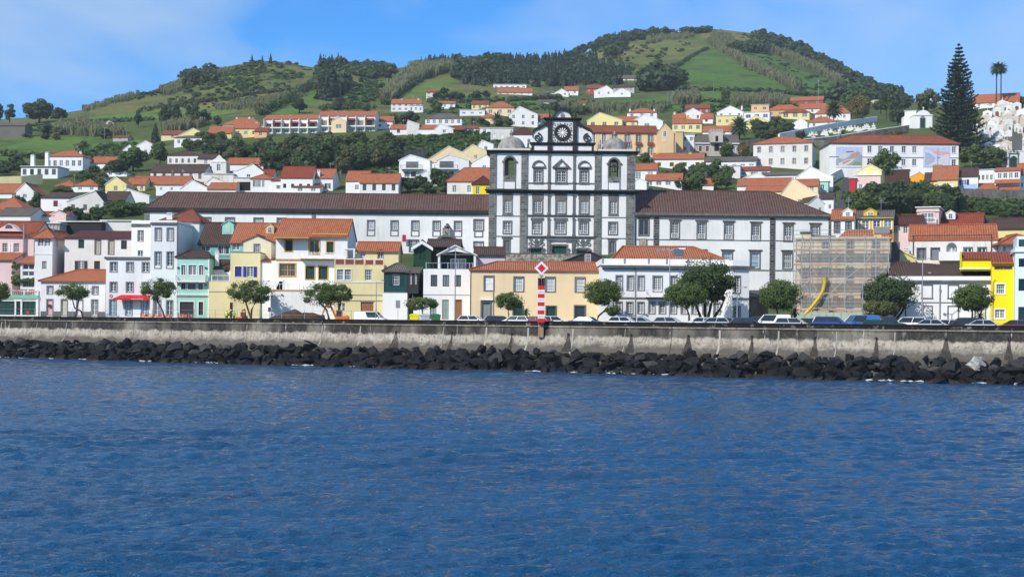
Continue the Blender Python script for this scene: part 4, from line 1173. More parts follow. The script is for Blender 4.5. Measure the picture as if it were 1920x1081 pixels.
def make_terrace():
 k = Mat("mottled_rubble_wall",(.2,.19,.17),.9,.15)
 v = k.node("ShaderNodeTexVoronoi"); k.l.new(k.pos((1,1,1)),v.inputs["Vector"]); v.inputs["Scale"].default_value = 2.2
 c = k.mix(k.ramp(k.noise(k.pos((1,1,1)),1.6,5,.7),[(.4,0.0),(.6,1.0)]),(.13,.125,.11),(.40,.38,.33))
 c = k.mix(k.ramp(k.noise(k.pos((.35,.35,.8)),1,5,.7),[(.58,0.0),(.66,.8)]),c,(.42,.12,.06))
 k.color(c); k.bump(v.outputs["Distance"],.8,.1)
 Y = 262.0; h = House('terrace_wall',"mottled rubble wall with red patches below the church square",940,1088,Y,498,475.5,1.2,k.m,'wall')
 h.foot = -6; h.body('none')
 h.band(940,1088,474.5,476,TRIM,.06,'coping',thick=1.25)
 mb = MB(); a = P(905,478.5,263.0); b = P(1110,478.5,290.0)
 tag(ob('church_square',(lambda q: (q.poly(((a.x,263.2,a.z),(P(1105,478,263).x,263.2,a.z),(P(1190,478,290).x,290.4,a.z),(P(917,478,290).x,290.4,a.z))),q.mesh('church_square',plainstone('square_paving',(.25,.24,.22),.3)))[1])(mb)),"paved square before the church",None,None,'structure')
make_terrace()
# HOUSES ALONG THE SEA FRONT
def rowof(px,z,Y): return 601.0 + (px - 960.0) * SN - (z - EYE) * F / Y
FRONT = 'houses along the sea front'
def FH(name,label,x0,x1,ye,dep,wall,dY=0.0,yb=None,cat='house',rz=0.0):
 cx = (x0 + x1) / 2.0; Y = YF(cx) + dY
 h = House(name,label,x0,x1,Y,yb or rowof(cx,STREET,Y),ye,dep,wall,cat,FRONT,rz)
 if yb is None: h.foot = -.3
 return h
def fin(h,kind,yr,m,back=None,bodyk=None,**kw):
 back = h.dep / 2 if back is None else back
 rh = ridge_h(h,yr,back) if kind in ('hip','gx') else ridge_h(h,yr,h.dep) if kind == 'shed' else (h.H and (h.lz(yr) - h.H)) if kind == 'gy' else .15
 h.body(bodyk or kind,rh,xr=kw.get('xr',0.0) if kind == 'gy' and kw.get('xr') is not None else 0.0); h.roof(kind,rh,m,**kw); return rh
def blind(h,px,py,w,hh,m=None,fw=.14,fill=None):
 q = MB(); a,b,c,d = h.lx(px - w / 2),h.lx(px + w / 2),h.lz(py + hh / 2),h.lz(py - hh / 2)
 q.box(a,a + fw,-.05,.02,c,d); q.box(b - fw,b,-.05,.02,c,d); q.box(a + fw,b - fw,-.05,.02,d - fw,d); q.box(a - .05,b + .05,-.07,.02,c - fw,c)
 return ob('blind_window',q.mesh('blind_window',m or TRIM),h.t)
def parapet(h,xa,xb,ya,yb_,m,name='parapet',dep=None,thick=.22):
 q = MB(); d = dep or h.dep; a,b,z0,z1 = h.lx(xa),h.lx(xb),h.lz(yb_),h.lz(ya)
 q.box(a,b,0,thick,z0,z1); q.box(a,a + thick,thick,d,z0,z1 - .004); q.box(b - thick,b,thick,d,z0,z1 - .004)
 return ob(name,q.mesh(name,m),h.t)
def part(h,name,m,*boxes):
 q = MB()
 for xa,xb,ya,yb_,y0,y1 in boxes: q.box(h.lx(xa),h.lx(xb),y0,y1,h.lz(yb_),h.lz(ya))
 return ob(name,q.mesh(name,m),h.t)
ST = dict(sur=GREYSTONE,sw=.14)
h = FH('pink_house',"pink house with orange roof, dormer pediment and grey flue pipe at the left edge",-40,62,441,11,PINK,9)
for px in (8,30): h.win(px,464,10,17,cols=3,rows=4,double='s')
part(h,'shutter',P_WHITE,(14.5,18.5,455.5,472.5,-.08,0)); part(h,'shutter',P_WHITE,(19.5,23.5,455.5,472.5,-.08,0))
fin(h,'gx',415.5,T_RUST)
q = MB(); zf = h.lz(431); q.prism([(h.lx(-12),zf - .2),(h.lx(36),zf - .2),(h.lx(14),h.lz(418.5))],.25,3.2); d = ob('dormer',q.mesh('dormer',PINK),h.t)
q = MB(); q.prism([(h.lx(14) + .62 * math.cos(a),h.lz(427.5) + .62 * math.sin(a)) for a in np.linspace(0,math.pi,9)],.18,.27); ob('lunette',q.mesh('lunette',GLASS),d)
q = MB(); q.tube([(h.lx(45),-.35,h.lz(473)),(h.lx(45),-.35,h.lz(421))],.17,10); q.tube([(h.lx(45),-.35,h.lz(421)),(h.lx(45),-.35,h.lz(420))],.26,10); ob('flue_pipe',q.mesh('flue_pipe',paint('zinc',(.33,.30,.31),.5,.4,.3)),h.t)
h = FH('pink_annexe',"low pink annexe with orange lean-to roof below the pink house",-30,22,486,5,PINK,3)
fin(h,'shed',474,T_ORANGE)
h = FH('green_shop',"single-storey shop with mint fascia and dark green shutter doors under a terrace",-30,71,556,8,P_WHITE)
for a,b in ((-26,27),(30,38),(41,67)): h.win((a + b) / 2,577,b - a,26,closed=P_GREEN,name='shutter_door',leaves=3,rec=.2)
for a,b in ((-24,26),(41,67)): h.win((a + b) / 2,562.5,b - a,3,cols=8,rows=1,rec=.1)
h.body('flat'); h.roof('flat',.1,T_GREY,o=.05,edge=GREYW); h.band(-30,71,552.5,559,paint('mint_fascia',(.22,.50,.36)),.12,'fascia')
railing(h.t,h.lx(18),h.lx(71),.1,h.H + .1,.95,P_WHITE,.3,post=2.0)
part(h,'red_bench',P_TERRA,(22,45,546,549,.8,1.3),(22,45,541.5,545,1.3,1.4)); part(h,'red_bench',P_TERRA,(48,68,546,549,.8,1.3),(48,68,541.5,545,1.3,1.4))
h = FH('terrace_room',"glazed terrace room with small orange roof beside the white tower house",38,66,492,4,WHITE,3.4,yb=545)
h.win(53,500,22,11,cols=2,rows=1,gm=GLASS); h.win(53,513,22,9,cols=2,rows=1); h.win(53,530,22,16,cols=3,rows=1,fm=P_GREY)
fin(h,'shed',481,T_ORANGE,back=4)
h = FH('tower_house',"white tower house with enclosed glass bay under an orange hipped roof",64,97,446,13,WHITE,3)
h.win(75,454,11,15,cols=3,rows=3); h.win(87.5,454,11,15,cols=3,rows=3); h.win(82,497,9,15,cols=3,rows=4,double='s')
h.band(63,98,475,476.5,P_WHITE,.07); h.sidewin(1,2.0,h.lz(462),1.0,1.3)
rh = ridge_h(h,432,6.5); h.body('hip',rh); h.roof('hip',rh,T_ORANGE,o=.45); h.chim(81,428,.6,1.2,4)
h.dep = 13
h = FH('old_white_house',"weathered white house with brown shed roof and unglazed dark openings",120,246,446,9,WHITE_OLD,9)
h.win(151,457.5,11,16,closed=P_GREEN,name='shutter',leaves=2); h.win(231,458.5,11,16,closed=P_DARK,name='shutter')
for px in (182,207): h.win(px,463,10,26,closed=paint('old_shutter',(.45,.45,.37)),name='shutter',sur=P_BROWN,sw=.1)
h.win(151,498,11,18,cols=3,rows=4,shut=P_DARK); h.win(181,498,11,18,closed=P_DARK,name='door')
fin(h,'shed',433,T_WINE,o=.2)
h = FH('low_white_shop',"low white shop with orange half-hipped roof and pink doorway",76,197,527,9,WHITE)
for px in (93,120,149,178): h.win(px,543.5,9.5,14,cols=2,rows=2,gm=GLASS_PALE,**ST)
for px,m in ((93,P_PINK),(120,paint('beige_door',(.55,.52,.42))),(149,P_WHITE),(177,None)):
 if m: h.win(px,576,10,28,closed=m,name='door',leaves=1,**ST)
 else: h.win(px,576,10,28,cols=2,rows=3,name='door',**ST)
part(h,'cash_machine',P_DARK,(90.5,96,571,576,-.12,.03)); part(h,'plinth',TRIM,(76,87,583.5,600,-.06,.0),(99,114,583.5,600,-.06,.0),(126,143,583.5,600,-.06,0),(155,171,583.5,600,-.06,0),(183,197,583.5,600,-.06,0))
rh = ridge_h(h,505,4.5); h.body('hip',rh); h.roof('hip',rh,T_ORANGE,o=.35,xr=(h.lx(131),h.W / 2 + .1))
h = FH('white_corner_house',"white three-storey house with grey window surrounds and a red shop awning",198,282,485,10,BLUEWHITE)
for py in (500.5,538):
 for px in (212,242.5,272): h.win(px,py,11.5,17,cols=2,rows=3,**ST)
for px in (211,241,271): h.win(px,576,11,28,cols=2,rows=4,name='door',gm=GLASS_BLUE,**ST)
h.body('flat'); h.roof('flat',.1,T_GREY,o=0,edge=GREYW); h.band(197.5,283,481.5,486,TRIM,.2,'cornice',side=9.9); parapet(h,198,282,479.5,482,WHITE)
q = MB(); a,b,z0,z1 = h.lx(216),h.lx(294),h.lz(560),h.lz(552.5)
q.prism([(a,z0),(b,z0),(b,z0 + .06),(a,z0 + .06)],-1.35,-1.25); q.poly(((a,-1.35,z0 + .02),(b,-1.35,z0 + .02),(b - .3,-.02,z1),(a + .9,-.02,z1))); q.poly(((a,-1.35,z0),(b,-1.35,z0),(b,-1.35,z0 - .18),(a,-1.35,z0 - .18)))
q.poly(((a,-1.35,z0),(a + .9,-.02,z1),(a + .9,-.02,z0 - .1))); q.poly(((b,-1.35,z0),(b - .3,-.02,z1),(b - .3,-.02,z0 - .1)))
ob('awning',q.mesh('awning',paint('awning_red',(.52,.015,.03))),h.t)
part(h,'awning_lettering',P_WHITE,*[(250 + i * 2.1,251.2 + i * 2.1,559.8,560.9,-1.37,-1.352) for i in range(11)])
q = MB(); ring(q,h.lx(208),h.lz(555),.18,.28,-.04,.0,n=14); q.box(h.lx(206.6),h.lx(209.4),-.05,0,h.lz(556),h.lz(555.2)); ob('round_emblem',q.mesh('round_emblem',P_RED),h.t)
h = FH('tall_white_house',"tall narrow white house with grey stone window frames and flat grey cornice",281,330,419,17,BLUEWHITE,.2)
for px in (295,317.5): h.win(px,439,10.5,23,cols=4,rows=6,**ST); h.win(px,487,10.5,30,cols=2,rows=5,**ST); part(h,'apron_panel',P_WHITE,(px - 5,px + 5,498,505.5,-.02,.1)); h.win(px,538,10.5,17,cols=2,rows=3,**ST); h.win(px,577,10.5,27,cols=1,rows=3,name='door',**ST)
h.body('flat'); h.roof('flat',.1,T_GREY,o=0,edge=GREYW); h.band(280.5,331,417,420.5,TRIM,.25,'cornice',side=0); parapet(h,281,330,413,417,WHITE)
q = MB(); q.tube([(h.W / 2 + .12,.2,0),(h.W / 2 + .12,.2,h.H)],.06,6); ob('drainpipe',q.mesh('drainpipe',P_GREY),h.t)
h2 = FH('rear_white_block',"white rear block with hipped rust roof behind the tall narrow house",300,372,415,14,BLUEWHITE,12); rh = ridge_h(h2,393,7)
h2.body('hip',rh); h2.roof('hip',rh,T_RUST,o=.3,xr=(h2.lx(334),h2.lx(340))); h2.chim(314,398,.9,2.0,1)
h = FH('white_set_back_house',"white house with tall plain parapet set back beside the tall narrow house",245,282,421,10,WHITE,8)
h.win(262,442,10,20,cols=2,rows=2,fm=P_WHITE,sur=P_BROWN,sw=.06); h.win(262,477,10,16,cols=2,rows=2)
h.body('flat'); h.roof('flat',.1,T_GREY,o=0,edge=GREYW); h.band(244.5,283,421,425,TRIM,.12,'cornice'); parapet(h,245,282,413,421,WHITE)
h = FH('mint_house',"small mint green house with white balustrade balcony and brown roof",330,391,482.5,8,MINT)
for px,w in ((343,8),(360,15),(376.5,9)): h.win(px,506,w,19,cols=2,rows=5,sur=P_WHITE,sw=.12)
for px,w in ((343,9),(359,15),(375.5,9)): h.win(px,537,w,11,cols=2,rows=1,fm=P_GREY,sur=P_WHITE,sw=.08)
h.win(350,578,26,25,closed=P_DARK,name='garage_door',leaves=1,sur=P_WHITE,sw=.14); h.win(376.5,578,9,25,closed=P_DARK,name='door',leaves=1,sur=P_WHITE,sw=.14)
part(h,'balcony_slab',P_WHITE,(330,387,526,529,-1.0,0)); railing(h.t,h.lx(330),h.lx(387),-.92,h.lz(526),.85,P_WHITE,.2,post=9,bt=.09,ends=.85)
for ya,yb_ in ((482,485),(550.5,553)): h.band(329.5,391.5,ya,yb_,P_WHITE,.1)
h.band(330,391,555,556.5,TRIM,.06); part(h,'corner_strip',P_WHITE,(329.6,332,485.2,598,-.06,.0)); part(h,'corner_strip',P_WHITE,(389.2,391.6,485.2,598,-.06,.0))
for px in (333.5,385.5): part(h,'wall_lamp',P_DARK,(px - 2,px + 2,500.5,503,-.2,0)); part(h,'wall_vent',P_DARK,(px - 2,px + 2,533,535,-.06,0))
rh = ridge_h(h,469,4); h.body('hip',rh); h.roof('hip',rh,T_BROWN,o=.2,xr=(h.lx(345),h.lx(368)))
h = FH('teal_house',"pale teal house with dark brown roof and mint dormer behind the mint house",371,431,456,11,TEALPALE,9)
h.win(384,466,18,10,cols=2,rows=1); h.win(418,468,22,17,cols=3,rows=1)
h.band(371,431,479,480.5,P_GREY,.05,'board'); h.band(371,431,487,488,P_GREY,.05,'board')
rh = fin(h,'gx',418,T_BROWN)
def dormer(h,px,w,ye,yb_,yap,m,rm,wm=None,fm=None,closed=None,y=.8,dep=3.2):
 q = MB(); a,b,z0,z1,za = h.lx(px - w / 2),h.lx(px + w / 2),h.lz(yb_),h.lz(ye),h.lz(yap)
 q.poly(((a,y,z0),(b,y,z0),(b,y,z1),(h.lx(px),y,za),(a,y,z1)))
 for x in (a,b): q.poly(((x,y,z0),(x,y + dep,z0),(x,y + dep,z1),(x,y,z1)))
 d = ob('dormer',q.mesh('dormer',m),h.t)
 q = MB(); x = h.lx(px); o = .14; zz_ = z1 - .1
 slab(q,[[(a - o,y - .12,zz_),(x,y - .12,za + .06),(x,y + dep,za + .06),(a - o,y + dep,zz_)],[(x,y - .12,za + .06),(b + o,y - .12,zz_),(b + o,y + dep,zz_),(x,y + dep,za + .06)]],.09)
 ob('dormer_roof',q.mesh('dormer_roof',[rm,m]),d)
 ww,hh = (b - a) * .46,(z1 - z0) * .72
 window(d,x,z0 + (z1 - z0) * .12,ww,hh,y=y,rec=-.06,cols=2,rows=4,closed=closed,lite=True,fm=fm,double='s')
 return d
dormer(h,420,22,418,437,411.5,MINT,T_BROWN,closed=paint('pale_mint',(.45,.68,.58)),y=2.3)
h = FH('orange_roofed_house',"house with orange roof, cream dormer and teal glazed porch behind the pale yellow tower",431,521,453,11,TEALPALE,9)
h.win(441,462,14,14,cols=2,rows=2); h.win(490,470,12,14)
fin(h,'gx',419,T_ORANGE); dormer(h,499,15,421.5,436,416,plaster('plaster_sand',(.62,.47,.25)),T_BROWN,y=2.4,fm=P_WHITE); h.chim(526,424,.6,2.6,3)
h = FH('cream_gable_house',"cream clapboard gable with grey verge behind the pale yellow tower house",455,507,452,7,boards('cream_boards',(.72,.66,.45)),4.5)
h.win(480,465,10.5,15,cols=3,rows=4,sur=P_GREY,sw=.08,double='s')
fin(h,'gy',441,T_GREY,o=.2,xr=None)
h = FH('pale_yellow_house',"pale yellow flat-topped house with royal blue shutters",431,487,473.5,12,PALEYELLOW)
h.win(446,509,13,19,closed=P_BLUE,name='shutter',leaves=1,sur=P_WHITE,sw=.08)
h.win(468,509,12,19,cols=2,rows=4,shut=P_BLUE,sur=P_WHITE,sw=.06)
h.win(433.5,577,6,20,closed=P_DARK,name='door',leaves=1)
h.body('flat'); h.roof('flat',.1,T_GREY,o=0,edge=GREYW); parapet(h,431,487,472.5,474,P_WHITE)
part(h,'side_wall',WHITE,(487.1,515,488,600,.3,11.5)); q = MB(); slab(q,[[(h.lx(486),.1,h.lz(488)),(h.lx(506),.1,h.lz(488)),(h.lx(506),6,h.lz(479)),(h.lx(486),6,h.lz(479))]],.15); ob('lean_to_roof',q.mesh('lean_to_roof',T_RUST),h.t)
h = FH('yellow_garden_wall_house',"low pale yellow block with railed roof terrace beside the mint house",391.6,430.8,528,9,PALEYELLOW)
h.body('flat'); h.roof('flat',.08,T_GREY,o=0,edge=GREYW); railing(h.t,h.lx(395),h.lx(430),.2,h.H + .08,.9,P_WHITE,.9,post=2.2); h.band(391.6,430.8,546,547.3,P_GREY,.04)
h = FH('brown_roof_shed',"white shed with brown lean-to roof between the mint and pale yellow houses",391,431,503,5,WHITE,5)
h.win(424,505.5,9,9,closed=P_DARK,name='shutter'); fin(h,'shed',484,T_BROWN,o=.2); h.chim(404.5,469,.55,2.4,.6)
h = FH('ochre_trimmed_villa',"white villa with ochre trim, green shutters and a white balustrade",516,650,441,11,WHITE,2)
OC = dict(sur=P_OCHRE,sw=.14)
h.win(540,461,13,20,closed=P_GREEN,name='shutter',**OC); h.win(588,463,19,26,cols=2,rows=1,fm=P_OCHRE,gm=GLASS,name='balcony_door',**OC); h.win(617.5,463,12,21,closed=P_GREEN,name='shutter',**OC)
h.win(538,506.5,30,23,cols=3,rows=2,fm=P_OCHRE,**OC);
for px in (580.5,605): h.win(px,511,16,24,closed=P_GREEN,name='shutter',**OC)
h.band(515.5,650,485.5,488,P_OCHRE,.14); h.band(584,650,437.5,440,P_OCHRE,.2,'eave_moulding')
part(h,'balcony_slab',P_WHITE,(562,650,482.5,485.4,-1.2,0)); railing(h.t,h.lx(562),h.lx(650),-1.1,h.lz(482.5),.7,P_WHITE,.7,post=1.6,bt=.05)
rh = ridge_h(h,411.5,5.5); h.body('gx',rh); h.roof('gx',rh,T_ORANGE,o=.45,caps=True)
q = MB(); zt = h.lz(446); x0,x1 = h.lx(519),h.lx(581)
slab(q,[[(x0 - .3,-1.6,zt),(x1,-1.6,zt),(h.lx(566),2.5,h.lz(434)),(h.lx(545),2.5,h.lz(434))],[(x0 - .3,4,zt),(x0 - .3,-1.6,zt),(h.lx(545),2.5,h.lz(434))],[(x1,-1.6,zt),(x1,4,zt),(h.lx(566),2.5,h.lz(434))]],.15)
ob('porch_roof',q.mesh('porch_roof',[T_ORANGE,P_OCHRE]),h.t)
h.sidewin(1,3,h.lz(430),.6,.4)
h2 = FH('villa_terrace',"white terrace wall with balustrade in front of the ochre trimmed villa",507,627,546,4.0,WHITE,-2.2)
h2.body('flat'); h2.roof('flat',.06,T_GREY,o=.05,edge=P_WHITE); h2.band(507,627,543,545.5,P_OCHRE,.08)
railing(h2.t,h2.lx(516),h2.lx(627),.15,h2.H + .06,1.0,P_WHITE,.55,post=1.8,bt=.05)
q = MB();
for i in range(6): q.box(h2.lx(512 + i * 1.6),h2.lx(520 + i * 1.6),1.2,2.2,h2.H,h2.lz(540 - i * 3.2))
ob('steps',q.mesh('steps',WHITE),h2.t)
h = FH('yellow_terraced_house',"pale yellow three-storey house with terracotta panelled roof terrace",626,719,497,11,PALEYELLOW)
for px in (637,651.5): h.win(px,515,12,20,cols=4,rows=4,sur=P_WHITE,sw=.1,double='s')
h.win(690,515,13,20,cols=4,rows=4,sur=None,double='s'); h.win(688,574.5,24,17,closed=P_WOOD,name='garage_door',leaves=3); h.win(640,576,14,16,cols=3,rows=2); h.band(675,701,563,565.5,P_GREY,.06,'lintel')
h.body('flat'); h.roof('flat',.08,T_GREY,o=.0,edge=GREYW)
for y in (528,552,562.5): h.band(625.5,719.5,y,y + 1.3,P_WHITE if y == 528 else P_GREY,.07)
for i in range(5):
 a = lerp(627,719,i / 5); part(h,'terrace_panel',P_TERRA,(a + 2.0,a + 17.5,487,495.3,.02,.14))
for i in range(6): a = lerp(626,717.4,i / 5); part(h,'terrace_pier',PALEYELLOW,(a,a + 1.9,485,497,-.03,.22))
part(h,'terrace_rail',P_WHITE,(626,719,484.5,486.2,-.05,.24))
h2 = FH('yellow_penthouse',"yellow roof-terrace room with orange tiled roof above the pale yellow house",668,747,469,6,PALEYELLOW,4.2,yb=497)
h2.win(680,476,10,13,cols=1,rows=1,gm=GLASS_PALE); h2.win(713,476,9,17,cols=2,rows=1,sur=P_WOOD,sw=.08); fin(h2,'gx',454.5,T_ORANGE,o=.35)
part(h2,'white_canopy',P_WHITE,(646,667,467,469,-1.2,2.5),(664,667,469,484,-1.2,-1.1),(646,648,469,484,-1.2,-1.1))
h = FH('white_ground_storey',"blank white ground storey carrying a dark teal wooden upper floor",717,763,549.5,10,WHITE)
h.win(767,580,.1,1) if False else None
h.body('flat'); h.roof('flat',.06,T_GREY,o=0,edge=GREYW)
h2 = FH('teal_wooden_storey',"dark teal boarded upper storey with shuttered window and grey tiled hip roof",721,763,508.5,9,boards('dark_teal_boards',(.012,.062,.068)),.15,yb=549.5)
h2.foot = 0.0
h2.win(742,524,12.5,20,cols=3,rows=4,shut=paint('teal_shutter',(.008,.045,.05)),double='s')
rh = ridge_h(h2,493.5,4.5); h2.body('hip',rh); h2.roof('hip',rh,T_GREY,o=.35,xr=(h2.lx(738),h2.lx(746)))
h3 = FH('slate_bay',"narrow charcoal boarded bay with tall white windows beside the dark teal storey",763.4,784,510,7,boards('charcoal_boards',(.028,.028,.03),True),1.2,yb=550)
h3.foot = 0.0
for px in (770,779): h3.win(px,523,3.6,20,cols=1,rows=2)
rh = ridge_h(h3,499,3.5); h3.body('shed',rh); h3.roof('shed',rh,T_GREY,o=.25)
h4 = FH('passage_wall',"white wall with dark green passage door beside the modern white house",763.6,791,560,6,WHITE,2.0)
h4.win(770,580,10,36,closed=P_GREEN,name='door',leaves=1); h4.body('flat'); h4.roof('flat',.08,T_RUST,o=.05,edge=P_TERRA)
h = FH('green_gable_house',"dark green boarded gable house with white scalloped bargeboards",775,808,462.5,9,boards('dark_green_boards',(.010,.050,.030)),10,yb=505)
h.win(793,476,12,20,closed=paint('green_shutter',(.006,.04,.028)),name='shutter')
rh = h.lz(451) - h.H; h.body('gy',rh); h.roof('gy',rh,T_BROWN,o=.25,og=.5)
q = MB()
for sg in (-1,1):
 for i in range(9):
  t0 = i / 9; a = (sg * (h.W / 2 + .3) * (1 - t0),h.H - .15 + (rh + .1) * t0); b = (sg * (h.W / 2 + .3) * (1 - t0 - 1 / 9),h.H - .15 + (rh + .1) * (t0 + 1 / 9))
  q.prism([a,b,(b[0],b[1] - .32),((a[0] + b[0]) / 2,(a[1] + b[1]) / 2 - .55),(a[0],a[1] - .32)],-.62,-.52)
ob('bargeboard',q.mesh('bargeboard',P_WHITE),h.t)
h = FH('brown_roofed_shed',"dark sided building with long brown roof behind the modern white house",800,862,461,9,DARK_IN,12,yb=500); fin(h,'gx',449.5,T_BROWN)
h = FH('modern_white_house',"modern white house with gabled glass loggia and terrace rail",793,881,506,11,WHITE)
for px in (813,835.3,857.5): h.win(px,526,12.5,22,cols=1,rows=1,fm=P_DARK,gm=GLASS)
for px in (812,835): h.win(px,580,12.5,37,cols=1,rows=2,fm=P_GREY,gm=glass_mat('pale_green_glass_%d' % px,(.26,.36,.32),.3),name='door')
h.win(858.5,580,12,37,closed=P_WOOD,name='door',leaves=1,sur=P_GREY,sw=.06)
h.body('flat'); h.roof('flat',.05,T_GREY,o=0,edge=WHITE); h.band(793,881,552,553.2,P_GREY,.03,'joint')
railing(h.t,h.lx(797),h.lx(880),.2,h.H + .05,.95,STEEL,.95,post=2.5,bt=.03)
u = FH('modern_white_gable',"white gabled top storey with a recessed dark green loggia",821,892,476,12,WHITE,2.2,yb=506)
u.hole(824.5,888,476,505.8,2.2); u.foot = 0.0
zr = u.lz(460.5); q = MB(); a,b,xm = u.lx(821),u.lx(892),u.lx(853)
open_wall(q,a,b,0,u.H,0,u.ops)
q.prism([(a,u.H),(b,u.H),(xm,zr)][:0] or [(a,u.H),(u.lx(826),u.H),(xm,zr - .75),(u.lx(887),u.H),(b,u.H),(xm,zr)],0,.3)
q.poly(((a,0,0),(a,12,0),(a,12,u.H),(a,0,u.H))); q.poly(((b,0,0),(b,12,0),(b,12,u.H),(b,0,u.H))); q.poly(((a,12,0),(b,12,0),(b,12,u.H),(xm,12,zr),(a,12,u.H)))
ob('wall',q.mesh('wall',WHITE),u.t)
q = MB(); q.poly(((u.lx(824.5),2.2,0),(u.lx(888),2.2,0),(u.lx(888),2.2,u.H),(xm,2.2,zr - .5),(u.lx(824.5),2.2,u.H))); ob('loggia_back',q.mesh('loggia_back',boards('loggia_green',(.010,.045,.045))),u.t)
window(u.t,u.lx(858),.05,30 * u.k,22 * u.k,y=2.2,rec=-.1,cols=3,rows=1,gm=GLASS_PALE,name='glass_door')
q = MB(); slab(q,[[(a - .2,-.25,u.H - .1),(xm,-.25,zr + .12),(xm,12.2,zr + .12),(a - .2,12.2,u.H - .1)],[(xm,-.25,zr + .12),(b + .2,-.25,u.H - .1),(b + .2,12.2,u.H - .1),(xm,12.2,zr + .12)]],.14); ob('roof',q.mesh('roof',[T_BROWN,P_WHITE]),u.t)
railing(u.t,u.lx(825),u.lx(887),.12,0,1.0,STEEL,1.2,post=2.2,bt=.03)
h = FH('lilac_side_building',"long lilac-white building with brown roof behind the modern white house",888,946,477,9,plaster('plaster_lilac',(.60,.57,.64),.3),14,yb=520); fin(h,'gx',464,T_BROWN,og=.1)
h = FH('cream_building',"long cream two-storey building with orange roof behind the striped beacon",883,1128,506.5,11,CREAM,cat='building')
for px in (972,1031,1087): h.win(px,533,16.5,25,cols=4,rows=4,gm=GLASS_PALE,sur=TRIM,sw=.16,double='s')
h.win(916,532,16.5,25,closed=P_WHITE,name='shutter',leaves=1,sur=TRIM,sw=.16)
h.win(911,584,15,32,cols=2,rows=2,fm=P_GREY,gm=GLASS_PALE,sur=TRIM,sw=.22,name='door'); h.band(900,924,560.5,563.5,P_WHITE,.3,'door_cornice'); h.band(902,921,563.5,567.5,TRIM,.12,'door_head')
for px in (971,1033): h.win(px,584,17,20,closed=P_GREEN,name='door',sur=TRIM,sw=.16)
h.win(1087,586,18,26,cols=2,rows=3,fm=P_GREEN,gm=GLASS,sur=TRIM,sw=.18,name='door')
rh = ridge_h(h,491,5.5); h.body('hip',rh); h.roof('hip',rh,T_ORANGE,o=.3,xr=(h.lx(931),h.W / 2 + .1)); h.band(882.5,1128,506.3,508.3,TRIM,.16,'eave_moulding')
part(h,'quoin_strip',TRIM,(1124,1128.3,508.4,607,-.05,0)); q = MB(); q.tube([(h.lx(924.5),-.08,0),(h.lx(924.5),-.08,h.lz(516))],.05,6); ob('drainpipe',q.mesh('drainpipe',P_GREY),h.t)
h = FH('black_gable_house',"black boarded gable with a small white window and orange roof above the cream building",1058,1144,488,8,P_DARK,17,yb=505)
h.win(1102,484.5,9,12,cols=3,rows=4) if False else None
rh = h.lz(470.5) - h.H; h.body('gy',rh,xr=h.lx(1105)); h.roof('gy',rh,T_ORANGE,o=.3,xr=h.lx(1105),edge=P_DARK)
window(h.t,h.lx(1102),h.lz(490.5),.85,1.1,rec=-.07,cols=3,rows=4,double='s')
h = FH('balustraded_white_building',"cool white two-storey building with parapet, small balcony and orange hipped roof",1128.5,1371,499,14,BLUEWHITE,cat='building')
SW = dict(sur=GREYSTONE,sw=.14,cols=4)
for px in (1160,1181,1201,1262,1283,1304,1326,1348): h.win(px,530.5,10.5,26,rows=6,**SW)
h.win(1232,532,15.5,28,rows=6,name='balcony_door',**SW)
for px in (1160,1180,1201,1221.5,1241.5,1262,1282.5,1302.5,1323,1344): h.win(px,577,10,20,rows=4,**SW)
h.band(1128,1371,557.5,560.5,TRIM,.1); h.band(1127.5,1371,504.5,506,P_GREY,.06)
h.body('flat'); h.roof('flat',.05,T_GREY,o=0,edge=GREYW); h.band(1126,1372,498.5,502.5,TRIM,.5,'cornice'); h.band(1126,1372,495.5,498.5,P_WHITE,.62,'cornice')
parapet(h,1127,1371.5,485.5,495.5,BLUEWHITE)
for px in (1129,1170,1215,1249,1290,1330,1368): part(h,'parapet_pier',P_GREY,(px - 1.6,px + 1.6,484.6,496,-.06,.26))
part(h,'balcony_slab',P_WHITE,(1209,1250,555,557.4,-1.0,0)); railing(h.t,h.lx(1209),h.lx(1250),-.9,h.lz(555),.8,P_WHITE,.17,post=9,ends=.85)
q = MB(); q.tube([(h.lx(1190.5),-.08,0),(h.lx(1190.5),-.08,h.lz(503))],.06,6); ob('drainpipe',q.mesh('drainpipe',P_GREY),h.t)
zb = h.lz(487); zr = zb + (ridge_h(h,462.5,6.5) + h.H - zb); q = MB(); a,b,r0,r1 = h.lx(1146),h.lx(1366),h.lx(1174),h.lx(1311)
slab(q,[[(a,.6,zb),(b,.6,zb),(r1,6.5,zr),(r0,6.5,zr)],[(b,12.5,zb),(a,12.5,zb),(r0,6.5,zr),(r1,6.5,zr)],[(b,.6,zb),(b,12.5,zb),(r1,6.5,zr)],[(a,12.5,zb),(a,.6,zb),(r0,6.5,zr)]],.15)
rf = ob('roof',q.mesh('roof',T_ORANGE),h.t)
q = MB(); [q.tube([(u_[0],u_[1],u_[2] + .02),(v_[0],v_[1],v_[2] + .02)],.14,6) for u_,v_ in (((r0,6.5,zr),(r1,6.5,zr)),((b,.6,zb),(r1,6.5,zr)),((a,.6,zb),(r0,6.5,zr)))]; ob('ridge_cap',q.mesh('ridge_cap',T_ORANGE),rf)
